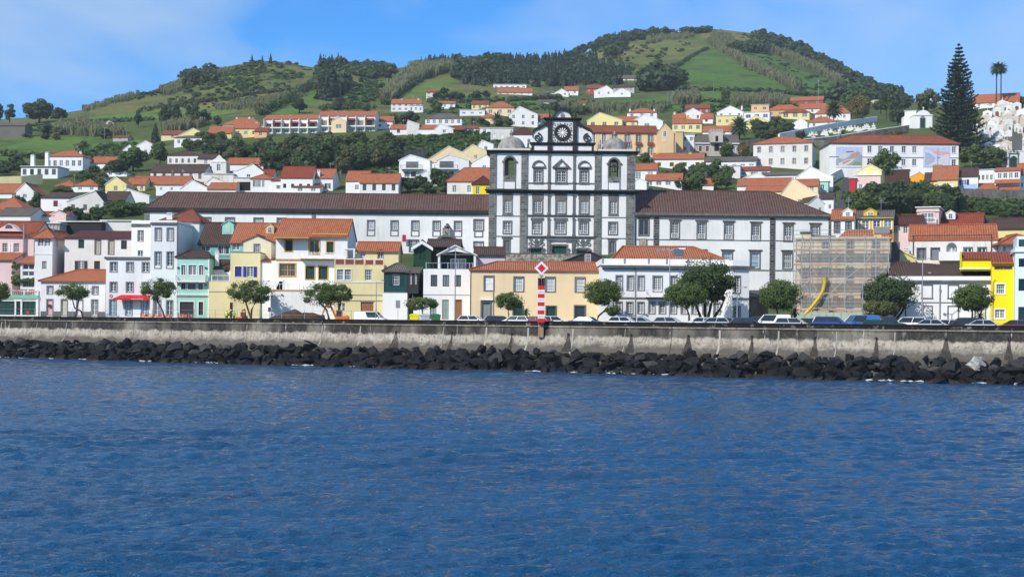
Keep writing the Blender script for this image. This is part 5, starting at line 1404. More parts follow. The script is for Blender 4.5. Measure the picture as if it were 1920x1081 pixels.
def on_roof(px0,px1,ya,yb_,m,name,lift=.1):
 f = lambda py: (h.lz(py) - zb) / (zr - zb)
 def pt(px,py):
  lo,hi = .6,6.5
  for _ in range(24):
   y = (lo + hi) / 2; z = zb + (zr - zb) * (y - .6) / 5.9; want = EYE + ab(px,py)[1] * (h.Y + y) / F - h.t.location.z
   if z < want: lo = y
   else: hi = y
  return (h.lx(px) * (h.Y + y) / h.Y,y,z + lift)
 q = MB(); c = [pt(px0,yb_),pt(px1,yb_),pt(px1 + (px1 - px0) * .12,ya),pt(px0 + (px1 - px0) * .12,ya)]
 slab(q,[c],lift); return ob(name,q.mesh(name,[m,P_GREY]),rf)
on_roof(1236,1244,468,472,GLASS,'skylight'); on_roof(1247,1254,467,470,P_GREY,'skylight'); on_roof(1256,1262,467,470,P_GREY,'skylight')
on_roof(1266,1283,468.5,482,GLASS,'roof_window'); on_roof(1276,1292,466.2,468.2,P_WHITE,'roof_light_cap')
s_ = FH('splayed_flank',"bluish shaded flank of the balustraded white building with tall grey window",1371.6,1405,502,9,BLUEWHITE,1.0,cat='building')
s_.win(1381,533,10,30,cols=2,rows=6,**ST) ; s_.win(1381,590,11,30,cols=2,rows=4,name='door',**ST); s_.t.rotation_euler[2] = math.radians(14)
s_.body('flat'); s_.roof('flat',.05,T_GREY,o=0,edge=GREYW); s_.band(1371.6,1409,498.5,504,TRIM,.35,'cornice',side=8); parapet(s_,1371.6,1405,488,498.4,BLUEWHITE); s_.band(1371.6,1405,558,561,TRIM,.1)
h = FH('dark_lean_to',"small dark lean-to beside the bluish flank",1405,1440,556,5,RUBBLE,8); fin(h,'shed',545,T_GREY)
h = FH('blind_windowed_building',"white building with brown roof, grey cornice and blind window frames",1668,1862,527,11,BLUEWHITE,cat='building',rz=-.29)
for px in (1694,1740,1785,1831): blind(h,px,545.5,20,25); blind(h,px,585,20,25)
h.band(1668,1862,566,567.5,TRIM,.07); h.band(1667,1864,525.2,528.6,TRIM,.35,'cornice',side=10.9); part(h,'quoin_strip',TRIM,(1850.5,1862.4,529,614,-.07,0))
rh = ridge_h(h,488,5.5); h.body('gx',rh);
parapet(h,1668,1860,517.5,525.2,WHITE,dep=.6)
q = MB(); z0,z1 = h.lz(517.8),h.H + rh; a,b = h.lx(1672),h.lx(1857)
slab(q,[[(a,.24,z0),(b,.24,z0),(h.lx(1862),5.5,z1 - 1.0),(h.lx(1676),5.5,z1)],[(b,11,z0),(a,11,z0),(h.lx(1676),5.5,z1),(h.lx(1862),5.5,z1 - 1.0)]],.15); rf_ = ob('roof',q.mesh('roof',T_BROWN),h.t)
q = MB(); q.box(h.lx(1741),h.lx(1747),1.6,2.3,h.lz(512.5),h.lz(509)); ob('skylight',q.mesh('skylight',P_GREY),rf_)
q = MB(); q.tube([(h.lx(1762),-.1,0),(h.lx(1762),-.1,h.lz(534))],.07,6); q.box(h.lx(1760.5),h.lx(1763.5),-.2,-.02,h.lz(546),h.lz(541)); ob('drainpipe',q.mesh('drainpipe',P_GREY),h.t)
h = FH('bright_yellow_house',"bright yellow narrow house with brown-red tiled roof",1861,1905,492,10,YELLOW,-1.6,rz=-.29)
h.win(1876,541.5,15,18,cols=4,rows=4,sur=P_WHITE,sw=.12,double='s'); h.win(1875,588.5,17,16,cols=4,rows=3,sur=P_WHITE,sw=.14); h.win(1880.5,502,32,7,cols=3,rows=1,fm=P_WOOD)
rh = ridge_h(h,471,5); h.body('shed',rh); q = MB(); slab(q,[[(h.lx(1860),-.3,h.H - .1),(h.lx(1906),-.3,h.H - .1),(h.lx(1906),6,h.H + rh),(h.lx(1860),6,h.H + rh)],[(h.lx(1810),2.2,h.H + rh * .38),(h.lx(1859.9),2.2,h.H + rh * .38),(h.lx(1859.9),6,h.H + rh),(h.lx(1810),6,h.H + rh)]],.15); ob('roof',q.mesh('roof',T_RED),h.t)
part(h,'upper_wing',YELLOW,(1809,1861,484.5,506,2.4,7)); part(h,'wing_parapet',YELLOW,(1808,1809.6,468,500,2.2,7)); part(h,'flashing',P_WHITE,(1806,1859,500.5,503,2.1,2.38))
q = MB(); q.tube([(h.lx(1863),-.1,0),(h.lx(1863),-.1,h.lz(528)),(h.lx(1867),-.1,h.lz(524))],.06,6); ob('drainpipe',q.mesh('drainpipe',P_YELLOW),h.t)
railing(h.t,h.lx(1862),h.lx(1905),-.8,0,.9,P_YELLOW,.6,post=1.6,bt=.03)
h = FH('pale_blue_balcony_house',"pale blue house with dark recessed balconies at the right edge",1906,1975,472,10,plaster('plaster_ice_blue',(.66,.76,.80),.2),-3.5,rz=-.29)
for y0,y1 in ((484,500),(522,545),(575,606)): o_ = h.hole(1912,1970,y0,y1,2.0); q = MB(); q.poly(((o_[0],1.95,o_[2]),(o_[1],1.95,o_[2]),(o_[1],1.95,o_[3]),(o_[0],1.95,o_[3]))); ob('balcony_back',q.mesh('balcony_back',GLASS),h.t)
h.body('flat'); h.roof('flat',.1,T_GREY,o=.2,edge=P_WHITE); railing(h.t,h.lx(1912),h.lx(1970),.1,h.lz(563),1.0,STEEL,.3)
parapet(h,1906,1975,462,470,h.wm); part(h,'upper_storey',h.wm,(1911,1975,440,472,2.5,9)); part(h,'upper_window',GLASS,(1914,1940,446,464,2.42,2.5))
h = FH('old_white_parapet_house',"old white house with orange roof, black string course and arched centre window",1711,1862,449,10,WHITE_OLD,14,yb=505,rz=-.29)
for px in (1732,1756): h.win(px,475,14,20,cols=3,rows=2,fm=P_GREY,sur=TRIM,sw=.12)
for px in (1812,1836): h.win(px,473,14,17,cols=2,rows=2,sur=TRIM,sw=.12)
wd = h.win(1784,470,14,14,cols=3,rows=2,sur=TRIM,sw=.14); q = MB(); ring(q,h.lx(1784),h.lz(463),.0001,7 * h.k,-.06,.02,0,math.pi,14); ob('fanlight',q.mesh('fanlight',GLASS),h.t); q = MB(); ring(q,h.lx(1784),h.lz(463),7 * h.k,8.4 * h.k,-.09,.02,0,math.pi,14); ob('arch_moulding',q.mesh('arch_moulding',TRIM),h.t)
fin(h,'gx',422.5,T_ORANGE,o=.1); h.band(1715,1853,449.5,451.2,P_DARK,.08); h.band(1717,1719,441,505,P_DARK,.06,'corner_strip'); h.band(1851,1853,441,505,P_DARK,.06,'corner_strip'); h.band(1715,1853,440.5,442,P_DARK,.1,'eave_moulding')
part(h,'balcony_box',WHITE,(1762,1815,474,490,-3.0,-.2))
h = FH('cream_gable_roof_house',"small cream gable with chimney between the scaffolded building and the old white house",1676,1716,482,7,LEMON,12,yb=500); rh = h.lz(466) - h.H; h.body('gy',rh,xr=h.lx(1682)); h.roof('gy',rh,T_ORANGE,o=.1,xr=h.lx(1682),edge=LEMON); h.chim(1703,464,.6,1.6,1)
h = FH('white_hip_house',"white house corner with orange hipped roof behind the bright yellow house",1880,1960,458,9,WHITE,14,yb=505); h.win(1883,468,5,12); rh = ridge_h(h,441,4.5); h.body('hip',rh); h.roof('hip',rh,T_ORANGE,o=.8)
h = FH('wine_roof_shed',"low shed with wine red roof between the old white and hipped houses",1863,1882,470,6,WHITE,16,yb=500); fin(h,'shed',452,T_WINE)
def make_scaffolded():
 h = FH('scaffolded_building',"flaking cream building under repair, wrapped in scaffolding",1494,1664,447,8,OLDCREAM,3.0,cat='building',rz=-.24)
 for px in (1512,1548.5,1592,1637):
  for py,hh in ((462,20),(515,26),(566,24)):
   if px == 1512 and py == 462: continue
   h.win(px,py,11,hh,cols=2,rows=3,sur=TRIM if px != 1512 else OLDCREAM,sw=.14,gm=GLASS,fm=P_GREY)
 rh = ridge_h(h,430,4.0); h.body('flat',rh); h.band(1494,1664,486,489,TRIM,.2,'cornice'); h.band(1494,1664,533,535.5,OLDCREAM,.15); h.band(1494,1664,445,448,OLDCREAM,.3,'cornice')
 q = MB(); z0,z1 = h.H,h.H + rh
 slab(q,[[(h.lx(1568),-.2,z0),(h.lx(1634),-.2,z0),(h.lx(1632),4.0,z1),(h.lx(1586),4.0,z1)],[(h.lx(1646),-.2,z0),(h.lx(1666),-.2,z0),(h.lx(1668),4.0,z1),(h.lx(1650),4.0,z1)]],.2)
 ob('roof',q.mesh('roof',T_ORANGE),h.t)
 part(h,'roof_shelter',paint('weathered_ply',(.25,.24,.22),.9),(1635,1662,424,436,1.5,4)); part(h,'tower_stub',OLDCREAM,(1504,1522,436,447,0,2.5)); part(h,'stub_cap',TRIM,(1502,1524,433.5,436,-.2,2.7)); part(h,'green_tarp',paint('green_tarp',(.10,.16,.12),.9),(1524,1566,441,447,.3,3))
 part(h,'side_wall_shade_tone',TRIM,(1664.2,1680,452,600,2.0,7))  # right side wall; its shade is put in as the dark stone colour
 kg = Mat('spray_lettering',(.4,.06,.06),.8)
 q = MB()
 def stroke(a,b):
  a,b = Vector((h.lx(a[0]),-.012,h.lz(a[1]))),Vector((h.lx(b[0]),-.012,h.lz(b[1]))); q.tube([a,b],.045,4)
 x = 1561.0
 for pts in ([((0,557),(4,557)),((2,557),(2,565))],[((0,565),(1.7,557)),((1.7,557),(3.4,565)),((.8,562),(2.6,562))],[((0,557),(0,565)),((0,557),(3,558)),((3,558),(0,561)),((0,561),(3,565))],[((3,558),(0,558)),((0,558),(0,565)),((0,565),(3,565)),((3,565),(3,561)),((3,561),(1.5,561))],[((3,557),(0,557)),((0,557),(0,565)),((0,565),(3,565)),((0,561),(2.5,561))]):
  for a,b in pts: stroke((x + a[0],a[1]),(x + b[0],b[1]))
  x += 4.4
 ob('graffiti',q.mesh('graffiti',kg.m),h.t)
 s = thing('scaffolding',"galvanised tube scaffolding with orange-edged platforms on the flaking cream building",'scaffolding',h.t.location + Vector((-.38,-1.55,0)),-.24)
 std = [1492,1507,1522,1555,1583,1617,1637,1659]; lev = [448,469,496.5,525,553,581]
 for px in std:
  for y in (0,1.1):
   q = MB(); q.tube([(h.lx(px),y,-.2),(h.lx(px),y,h.lz(442 if px < 1640 else 448))],.045,6); ob('standard',q.mesh('standard',STEEL),s)
 for i,py in enumerate(lev):
  z = h.lz(py)
  for dz in (0,.5,1.0):
   q = MB(); q.tube([(h.lx(1491),-.03,z + dz),(h.lx(1660),-.03,z + dz)],.035,5); ob('ledger',q.mesh('ledger',STEEL),s)
  for j,(a,b) in enumerate(zip(std,std[1:])):
   if i == 0: continue
   q = MB(); q.box(h.lx(a) + .06,h.lx(b) - .06,.02,1.08,z - .08,z - .02); pl = ob('platform_board',q.mesh('platform_board',paint('platform_ply',(.40,.30,.20),.9)),s)
   q = MB(); q.box(h.lx(a) + .05,h.lx(b) - .05,-.02,.015,z - .10,z + .12); ob('toe_board',q.mesh('toe_board',paint('toe_board_orange',(.62,.24,.12) if (i + j) % 3 else (.62,.48,.44),.8) if (i + j) % 3 else paint('toe_board_pale',(.62,.48,.44),.8)),pl)
 for a,b,i in ((3,4,1),(4,5,2),(0,2,3),(5,6,1),(2,3,4),(6,7,2),(3,4,3)):
  q = MB(); q.tube([(h.lx(std[a]),-.05,h.lz(lev[i + 1 if i + 1 < 6 else 5])),(h.lx(std[b]),-.05,h.lz(lev[i]))],.035,5); ob('brace',q.mesh('brace',STEEL),s)
 kn = Mat('debris_net',(.74,.73,.67),.9,.1)
 kn.b.inputs['Alpha'].default_value = .20
 q = MB(); n = 30
 for i in range(n):
  x0,x1 = lerp(h.lx(1491),h.lx(1660),i / n),lerp(h.lx(1491),h.lx(1660),(i + 1) / n); f = lambda k_: -.14 - .06 * math.sin(k_ * 1.9) - .03 * math.sin(k_ * 4.1)
  q.poly(((x0,f(i),h.lz(582)),(x1,f(i + 1),h.lz(582)),(x1,f(i + 1),h.lz(444)),(x0,f(i),h.lz(444))))
 ob('debris_net',q.mesh('debris_net',kn.m,True),s)
 c = thing('rubbish_chute',"yellow sectional rubbish chute hanging off the scaffolding",'chute',s.location + Vector((h.lx(1531) * .97 - .17,-.7 - h.lx(1531) * .24,0)),-.24)
 path = [(1548,527),(1547.5,534),(1546,542),(1543,550),(1538.5,558),(1533,566),(1527,574),(1520.5,582),(1514,589)]
 pp = [Vector((h.lx(a) - h.lx(1531),0,h.lz(b))) for a,b in path]
 for a,b in zip(pp,pp[1:]):
  q = MB(); q.tube([a,b + (b - a) * .18],[.23,.18],12,cap=False); ob('chute_section',q.mesh('chute_section',P_YELLOW,True),c)
 q = MB(); q.tube([pp[0] + Vector((0,0,.4)),pp[0]],[.34,.23],12,cap=False); ob('hopper',q.mesh('hopper',P_YELLOW),c)
 hd = thing('hoarding',"pale green site hoarding at the foot of the scaffolding",'hoarding',s.location + Vector((-.2,-.8,0)),-.24)
 kh = paint('hoarding_green',(.36,.46,.38),.85)
 for i in range(9):
  a,b = lerp(1500,1616,i / 9),lerp(1500,1616,(i + 1) / 9); q = MB(); q.box(h.lx(a) + .02,h.lx(b) - .02,0,.05,-.2,h.lz(585.5)); ob('hoarding_board',q.mesh('hoarding_board',kh),hd)
make_scaffolded()
# THE TOWN ON THE SLOPE
FAR = 'houses on the upper hillside'
GS = paint('olive_shutter',(.06,.08,.06)); RS = paint('crimson_shutter',(.30,.02,.04))
T("roofless dark stone barn among fields at the left edge",-14,47,235,258,230,'gx','ruin','grey',0,name='stone_barn',cat='barn')
T("tiny white gable cottage on the far left pasture",196,213,231,237,226,'gy',rc='orange',nw=1,group=FAR,dep=6)
T("rusty roofed field shed on the left pasture",211,240,257,265,254.5,'gx','grey','rust',1,name='field_shed',cat='shed',dep=6)
a = T("white house with dark flat cornice and big dark openings beside two tall chimneys",38,109,312,335,311,'flat','white','grey',5,1,fm=P_DARK,w=1.3,h=1.9,dep=9); a.band(37,110,311,314,P_DARK,.25,'cornice'); a.chim(53,288,1.1,4.4,3,WHITE); a.chim(81,283,1.1,5.4,3,WHITE)
T("white villa with orange hipped roof and tall windows above the flat cornice house",85,156,293,320,283,'hip','blue','orange',6,1,gm=GLASS,w=1.2,h=2.0,dep=9,chim=((143,281),))
T("low house with orange roof right of the hipped white villa",168,216,305,316,294,'gx','white','orange',2,chim=((194,293),))
T("small white gable wing of the twin gabled house in the trees",226,259,284,297,271,'gy',nw=1,dep=8)
T("larger white gable of the twin gabled house in the trees",250,296,275,294,263.5,'gy',nw=1,dep=9,Y=Ylook(270,290))
T("small white house with grey roof under the trees",196,238,322,331,318,'hip','white','grey',2,dep=7)
T("low white outbuilding with grey-brown roof left of the lemon house",148,192,335,343,329,'gx','white','brown',0,dep=7)
T("white house with low orange hipped roof below the villa terrace",102,141,349,360,338.5,'hip',nw=0,dep=8)
T("white house with two tiny windows and orange hipped roof",139,183,348,360,336,'hip',nw=2,h=.8,dep=8)
T("pale lemon gable house with orange roof and white corner window",197,237,345,364,331,'gy','lemon','orange',1,dep=8)
T("lemon side range with three windows beside the lemon gable",236,272,345,362,333.5,'gx','lemon','orange',3,w=.9,dep=7,Y=Ylook(250,358))
T("long house with broad orange roof behind the lemon range",246,345,344,354,331,'gx','lemon','orange',4,w=.8,h=.9,dep=9)
T("white gable with brown roof right below the lemon range",220,280,366,382,353,'gy','white','brown',0,dep=9,xr=238)
T("white gable house with small dark attic window at the left edge",30,63,358,377,342.5,'gy','white','orange',1,h=1.1,dep=9)
T("white house with orange roof touching the left edge",-20,42,361,378,345,'gx','white','orange',2,dep=9,Y=Ylook(10,372))
a = T("plain white house with a single crimson window and brown roof",76,130,370,400,361,'shed','white','brown',0,dep=9); b_ = window(a.t,a.lx(104),a.lz(386),.9,1.3,rec=-.07,cols=2,rows=3,fm=RS,sur=RS,sw=.12)
T("weathered white gable house with grey shutters",125,194,377,402,357.5,'gy','old','brown',3,1,fm=P_GREY,xr=178,w=1.0,h=1.5,dep=8)
T("weathered flank with three dark windows beside the old gable",193,235,374,392,359.5,'gx','old','brown',3,fm=P_DARK,w=.9,h=1.5,dep=8,Y=Ylook(214,396))
T("orange hipped roof in the lower left corner of the town",-30,46,393,412,370,'hip','lemon','orange',0,dep=11)
a = T("dark slate roofed building with skylights behind the pink house",-10,58,404,428,390,'gx','white','grey',0,dep=11,o=.2)
T("tiny white gable between chimney stacks",56,80,404,420,398,'gy','white','red',0,dep=7)
T("small pink gable with red roof above the black shed",94,124,401,420,394.5,'gy','pink','red',0,dep=8)
T("long low red roof in front of the plain white house",45,125,404,420,397,'gx','white','rust',0,dep=8)
a = T("black metal clad warehouse behind the old white house",107,190,416,440,415,'flat',boards('black_metal_cladding',(.02,.02,.023),True,.4),'grey',0,name='warehouse',cat='warehouse',dep=12,Y=262)
T("long blank white wall building beside the black warehouse",190,262,414,440,413.5,'flat','old','grey',0,dep=10,Y=264)
T("grey-white glazed greenhouse roof left of the black warehouse",84,112,419,440,418,'flat','grey','grey',4,gm=GLASS,dep=6,Y=259)
T("grey-white hipped house with five windows below the yellow houses",313,372,291,312,283,'hip','old','brown',5,fm=P_GREY,w=.9,h=1.5,dep=12,chim=())
T("narrow white wing with brown roof joining the grey-white hipped house",370,402,297,312,289,'gx','old','brown',1,dep=9)
T("long brown roofed house with peeling white front",281,384,322,342,308.5,'gx','old','brown',6,w=1.0,h=1.8,fm=P_GREY,dep=10)
c_ = T("nave of the small chapel with orange roof",424,494,307,326,296.5,'gx','blue','orange',0,name='chapel_nave',cat='chapel',dep=9,Y=Ylook(440,320))
def make_chapel():
 Y = Ylook(410,325) - 3
 h = House('chapel',"small baroque white chapel front with arched window",397,424,Y,326,303,6,WHITE_OLD,'chapel')
 h.win(410,314,7,12,cols=3,rows=3); h.body('flat')
 q = MB(); q.prism([(h.lx(a),h.lz(b)) for a,b in ((397,303),(424,303),(421,299),(417,297),(414,293),(410.5,290),(407,293),(404,297),(400,299))],0,.5); ob('gable_wall',q.mesh('gable_wall',WHITE_OLD),h.t)
 q = MB(); ring(q,h.lx(410),h.lz(308),3.5 * h.k,5.2 * h.k,-.1,.02,0,math.pi,14); ob('arch_moulding',q.mesh('arch_moulding',WHITE),h.t)
 q = MB(); q.box(-.08,.08,-.08,.08,0,1.1); q.box(-.35,.35,-.07,.07,.6,.76); ob('cross',q.mesh('cross',TRIM),h.t,(h.lx(410.5),.25,h.lz(290)))
 h.band(396.5,424.5,302,304,WHITE,.2,'cornice')
make_chapel()
T("bluish gable house with rust roof in front of the chapel nave",438,494,322,342,307,'gy','blue','rust',1,dep=9,xr=474)
T("small house with red roof and white end gable",470,512,329,340,318,'gx','white','red',2,dep=7)
a = T("flat white garage with a wide dark opening",438,471,333,362,332,'flat','old','grey',0,dep=8);
window(a.t,a.lx(457),a.lz(357),25 * a.k,16 * a.k,rec=-.06,closed=DARK_IN,name='garage_opening',leaves=1)
a = T("white house with a glazed bay of five windows and orange hipped roof",470,510,335,362,327,'hip','white','orange',0,dep=8)
for px in (476,481,486,493): window(a.t,a.lx(px),a.lz(350),.75,1.9,rec=-.07,cols=1,rows=2,lite=True)
T("white house with brown lean-to roof and wide dark window",508,542,338,362,332,'shed','white','rust',1,w=2.2,h=1.1,dep=7,gm=GLASS)
T("white house with broad dark red roof and parapet gables",526,586,332,362,312.5,'gx','white','red',4,fm=P_DARK,w=.9,h=1.2,dep=9,chim=((593,316),))
a = T("white gabled house with dark green shutters beside the dark red roof",585,624,333,363,317,'gx','white','orange',2,shut=P_GREEN,w=.8,h=1.5,dep=10,side=1,Y=Ylook(605,358))
T("white porch with rust roof in front of the dark red roof",550,600,350,363,346,'shed','white','rust',2,w=1.4,h=.9,dep=5)
T("orange roofed house above the convent roof left part",292,352,345,362,330.5,'gx','blue','orange',3,w=.7,h=.8,dep=9,Y=Ylook(330,366))
T("broad white gable house with rust roof above the convent",338,392,353,366,337,'gy','white','rust',0,dep=9,xr=360)
T("low orange roof running right of the broad white gable",388,442,354,366,343,'gx','white','orange',0,dep=8)
T("narrow white gable with orange roof behind the broad white gable",383,432,345,356,332,'gy','white','orange',0,dep=8,xr=398)
T("flat roofed white block below the little chapel",382,438,326,345,325,'flat','old','grey',0,dep=9)
T("yellow gable house with open porch on the hillside",332,392,255,266,240,'gy','lemon','orange',2,w=1.6,h=1.2,dep=8,group=FAR)
T("white bungalow with grey roof below the yellow gable",326,396,258,274,254,'hip','white','grey',4,dep=7,group=FAR,Y=Ylook(360,273))
T("orange roofed shed left of the yellow gable house",302,345,252,262,245,'gx','pale','rust',1,dep=7,group=FAR)
T("strong yellow house with orange roof and arched dormer",390,434,249,266,236.5,'gx','lemon','orange',2,dep=8,side=1,group=FAR)
T("large white house with orange hipped roof and two white chimneys",417,492,234,250,220.5,'hip','white','orange',3,dep=11,chim=((438,217),(462,216)),group=FAR)
T("lemon house with balcony and orange roof before the large hipped house",438,484,240,258,229,'gx','lemon','orange',3,w=1.5,h=1.4,dep=7,chim=((478,227),),group=FAR)
T("small red-orange roofed garage right of the lemon balcony house",477,500,246,258,239.5,'shed','peach','red',1,dep=5,group=FAR)
def terrace(lab,x0,x1,ye,yb,yr,bays):
 a = T(lab,x0,x1,ye,yb,yr,'gx','white','orange',0,name='terraced_apartments',cat='apartments',dep=12,group=FAR,chim=((x0 + 28,yr - 3),(x0 + 44,yr - 3)))
 n = bays
 for i in range(n):
  p0,p1 = lerp(x0 + 2,x1 - 2,i / n),lerp(x0 + 2,x1 - 2,(i + 1) / n)
  z0,z1 = a.lz(yb - 9.5),a.lz(ye + 7)
  q = MB(); q.box(a.lx(p0 + .6),a.lx(p1 - .6),-.02,.02,z0,z1); ob('recess_wall',q.mesh('recess_wall',PEACH if i % 2 else CREAM),a.t)
  window(a.t,a.lx((p0 + p1) / 2),z0 + .1,(p1 - p0) * .55 * a.k,(z1 - z0) * .8,rec=-.1,cols=2,rows=1,lite=True,fm=P_BROWN)
  window(a.t,a.lx((p0 + p1) / 2),a.lz(yb - 1),(p1 - p0) * .5 * a.k,1.1,rec=-.08,cols=2,rows=1,lite=True)
  q = MB(); q.box(a.lx(p0),a.lx(p0 + .9),-1.6,0,0,a.H - .2); ob('party_wall',q.mesh('party_wall',WHITE),a.t)
  if i % 2:
   q = MB(); slab(q,[[(a.lx(p0 + .5),-2.0,z1 - .4),(a.lx(p1 - .3),-2.0,z1 - .4),(a.lx(p1 - .3),0,z1 + .5),(a.lx(p0 + .5),0,z1 + .5)]],.12); ob('porch_roof',q.mesh('porch_roof',T_RED),a.t)
 q = MB(); q.box(-a.W / 2,a.W / 2,-1.4,0,a.lz(yb - 8.7),a.lz(yb - 11.0)); ob('balcony',q.mesh('balcony',WHITE),a.t)
 return a
terrace("white terraced apartments with orange roof strip, lower left row",493,597,223,250,215.5,6)
terrace("white terraced apartments with orange roof strip, taller right row",597,704,217,247,208.5,6)
T("cream gabled bay in front of the taller terraced apartments",621,649,227,247,218.5,'gy','cream','rust',1,w=2.4,h=1.6,dep=5,group=FAR,Y=Ylook(640,247) - 4)
T("small white house with orange roof right of the terraced apartments",704,736,227,242,218,'gx','white','orange',2,h=.9,dep=8,group=FAR,fm=P_BROWN)
T("low white house with orange roof under the villa",731,763,241,253,233.5,'gx','white','orange',1,dep=7,fm=P_BROWN,group=FAR)
T("blank white wedge-shaped wall house",762,786,232,253,225,'gy','old','orange',0,xr=764,dep=8,group=FAR)
T("low orange roof between two blank white walls",785,818,241,252,234,'gx','white','orange',0,dep=7,group=FAR)
T("white lopsided gable with dark garage beside it",815,851,241,253,231.5,'gy','white','orange',1,xr=825,dep=7,group=FAR)
T("dark garage with red roof beside the lopsided gable",850,870,243,252,238,'shed',DARK_IN,'red',0,dep=6,group=FAR,name='garage',cat='garage')
T("tiny white house with red ridge near the palm above the vegetable plot",868,905,241,249,235.5,'hip','white','red',3,w=.8,h=.8,dep=6,group=FAR)
T("small white box house left of the church dome",900,935,240,252,239,'flat','white','grey',2,dep=7,group=FAR)
a = T("broad white modern villa with two orange dormers on the hill",733,789,194,209,186,'gx','white','orange',5,2,w=1.4,h=1.1,dep=9,group=FAR,chim=((751,183),(783,182)))
T("white annexe with three windows at the foot of the modern villa",767,793,198,211,196,'flat','white','grey',3,dep=6,group=FAR,Y=Ylook(775,210) - 6)
T("tiny two-storey white house with orange roof above the modern villa",799,819,172.5,186,169,'gx','old','rust',2,2,dep=7,group=FAR)
T("white bungalow with orange roof right of the modern villa",815,853,193.5,204,189.5,'gx','white','orange',3,dep=8,group=FAR)
a = T("long villa with grey-brown roof and white columned veranda",797,866,222,236,212.5,'hip','white','grey',6,w=1.3,h=1.6,dep=10,group=FAR,gm=GLASS)
T("plain white box house between villa and palm",862,909,206,217,203.5,'flat','white','grey',3,w=1.5,h=.8,dep=8,group=FAR)
T("beige house with rust roof behind the palm",884,916,195,207,189,'gx','lemon','rust',3,dep=8,group=FAR)
T("large house with overlapping orange roofs and shaded terrace",911,964,202,217,190.5,'hip','cream','orange',3,w=1.8,h=1.6,dep=10,group=FAR)
T("cream house with orange hipped roof behind the palm crown",898,935,221,232,212.5,'hip','cream','orange',2,dep=8,group=FAR)
T("tall white gable house with balconies left of the clock gable",954,1008,214,238,199,'gy','white','orange',3,2,w=1.1,h=1.5,dep=10,xr=974,group=FAR)
T("small orange roof tucked behind the clock gable",1006,1032,222,236,213.5,'gx','white','orange',1,dep=7,group=FAR)
T("white flat block with closed white shutters behind the left dome",920,962,240,268,236,'flat','old','grey',3,closed=P_WHITE,dep=9)
T("white house with wine red hipped roofs behind the left volute",958,1003,252,276,238,'hip','white','wine',2,dep=9)
a = T("left of two modern white gables with dark glass balcony front",748,806,300,333,289.5,'gy','white','grey',0,dep=10,xr=769)
def glass_front(a,p0,p1,yt,yb_):
 window(a.t,a.lx((p0 + p1) / 2),a.lz(yb_),(p1 - p0) * a.k,(yb_ - yt) * a.k,rec=-.08,cols=3,rows=1,fm=P_DARK,gm=GLASS)
 q = MB(); q.box(a.lx(p0 - 9),a.lx(p1 + 9),-1.5,0,a.lz(yb_ + 2.4),a.lz(yb_ + .4)); ob('balcony',q.mesh('balcony',P_WHITE),a.t); railing(a.t,a.lx(p0 - 9),a.lx(p1 + 9),-1.4,a.lz(yb_ + .4),.9,P_DARK,.3)
glass_front(a,761,784,303,315.5)
for px in (763,775): window(a.t,a.lx(px),a.lz(331),1.5,1.5,rec=-.08,cols=1,rows=1,lite=True,fm=P_DARK)
a = T("right of two modern white gables with dark glass balcony front",820,879,300,333,289.5,'gy','white','grey',0,dep=10,xr=842); glass_front(a,824,850,302.5,315.5)
for px in (834,846): window(a.t,a.lx(px),a.lz(331),1.5,1.5,rec=-.08,cols=1,rows=1,lite=True,fm=P_DARK)
T("low white link between the two modern gables",804,822,304,333,303,'flat','white','grey',1,dep=8,Y=Ylook(790,333) + 1)
T("broad cream gable behind the two modern white gables",800,898,300,316,273.5,'gy','cream','orange',0,dep=12,xr=841)
T("beige boarded gable with rust roof left of the church",867,917,284,306,270.5,'gy','pale','rust',1,dep=9,xr=886)
T("white gable with small attic window beside the left tower",880,936,307,322,290,'gy','white','rust',1,h=1.2,dep=9,xr=910)
T("white house with red roof just left of the left dome",897,925,270,288,262,'gy','white','red',1,dep=8,xr=903)
T("old white house with large orange roof left of the church",838,921,340,370,314.5,'hip','old','orange',3,w=1.1,h=1.9,fm=P_WHITE,dep=11,xr=(866,925))
T("bright yellow house with wine roof touching the church",886,924,345.5,372,331,'hip','yellow','wine',2,w=1.0,h=1.9,gm=GLASS,dep=8,Y=Ylook(905,378))
T("narrow house with orange roof next to the green-shuttered row",648,690,338,364,321,'gx','white','orange',1,dep=9,h=1.4)
T("white row house with four green shuttered windows and orange roof",674,747,342,364,326,'gx','white','orange',4,closed=GS,w=1.0,h=1.7,dep=9,Y=Ylook(700,368))
T("small white gable with brown roof behind the round bushes",778,832,333,348,319.5,'gy','white','brown',0,dep=8,xr=798)
a = T("long low white modern house on the hill above the clock",925,987,158.5,167,155,'flat','white','grey',6,w=1.6,h=.9,dep=8,group=FAR)
T("orange roofed house with two round dormers on the hill",932,998,173,178,165,'gx','white','orange',5,dep=9,group=FAR)
T("white gable cottage on the hill left of the pinewood edge",1040,1066,173.5,181,166.5,'gy','white','orange',2,dep=7,group=FAR)
T("white house with orange roof behind the hill cottage",1058,1084,169,178,162,'gx','white','orange',2,dep=7,group=FAR)
T("small white shed left of the hill cottage",1017,1040,173.5,177,170.5,'gx','white','grey',0,dep=6,group=FAR)
T("brick brown house with dark roof under the pinewood",1099,1130,165.5,174,160,'gx','brick','rust',3,dep=8,group=FAR)
T("sharp white modern house with slanted roof under the pinewood",1114,1150,170,180,160.5,'gy','white','grey',2,xr=1137,dep=9,group=FAR)
T("grey hillside house with long flat brown roof",1150,1189,163.5,173,159.5,'gx','grey','brown',3,dep=8,group=FAR)
T("white gable lodge in front of the long flat roof house",1150,1182,173,180,165,'gy','white','brown',1,dep=7,group=FAR)
T("white columned terrace house half hidden by trees below the field",1151,1214,147,153,141,'gx','white','grey',4,dep=9,group=FAR)
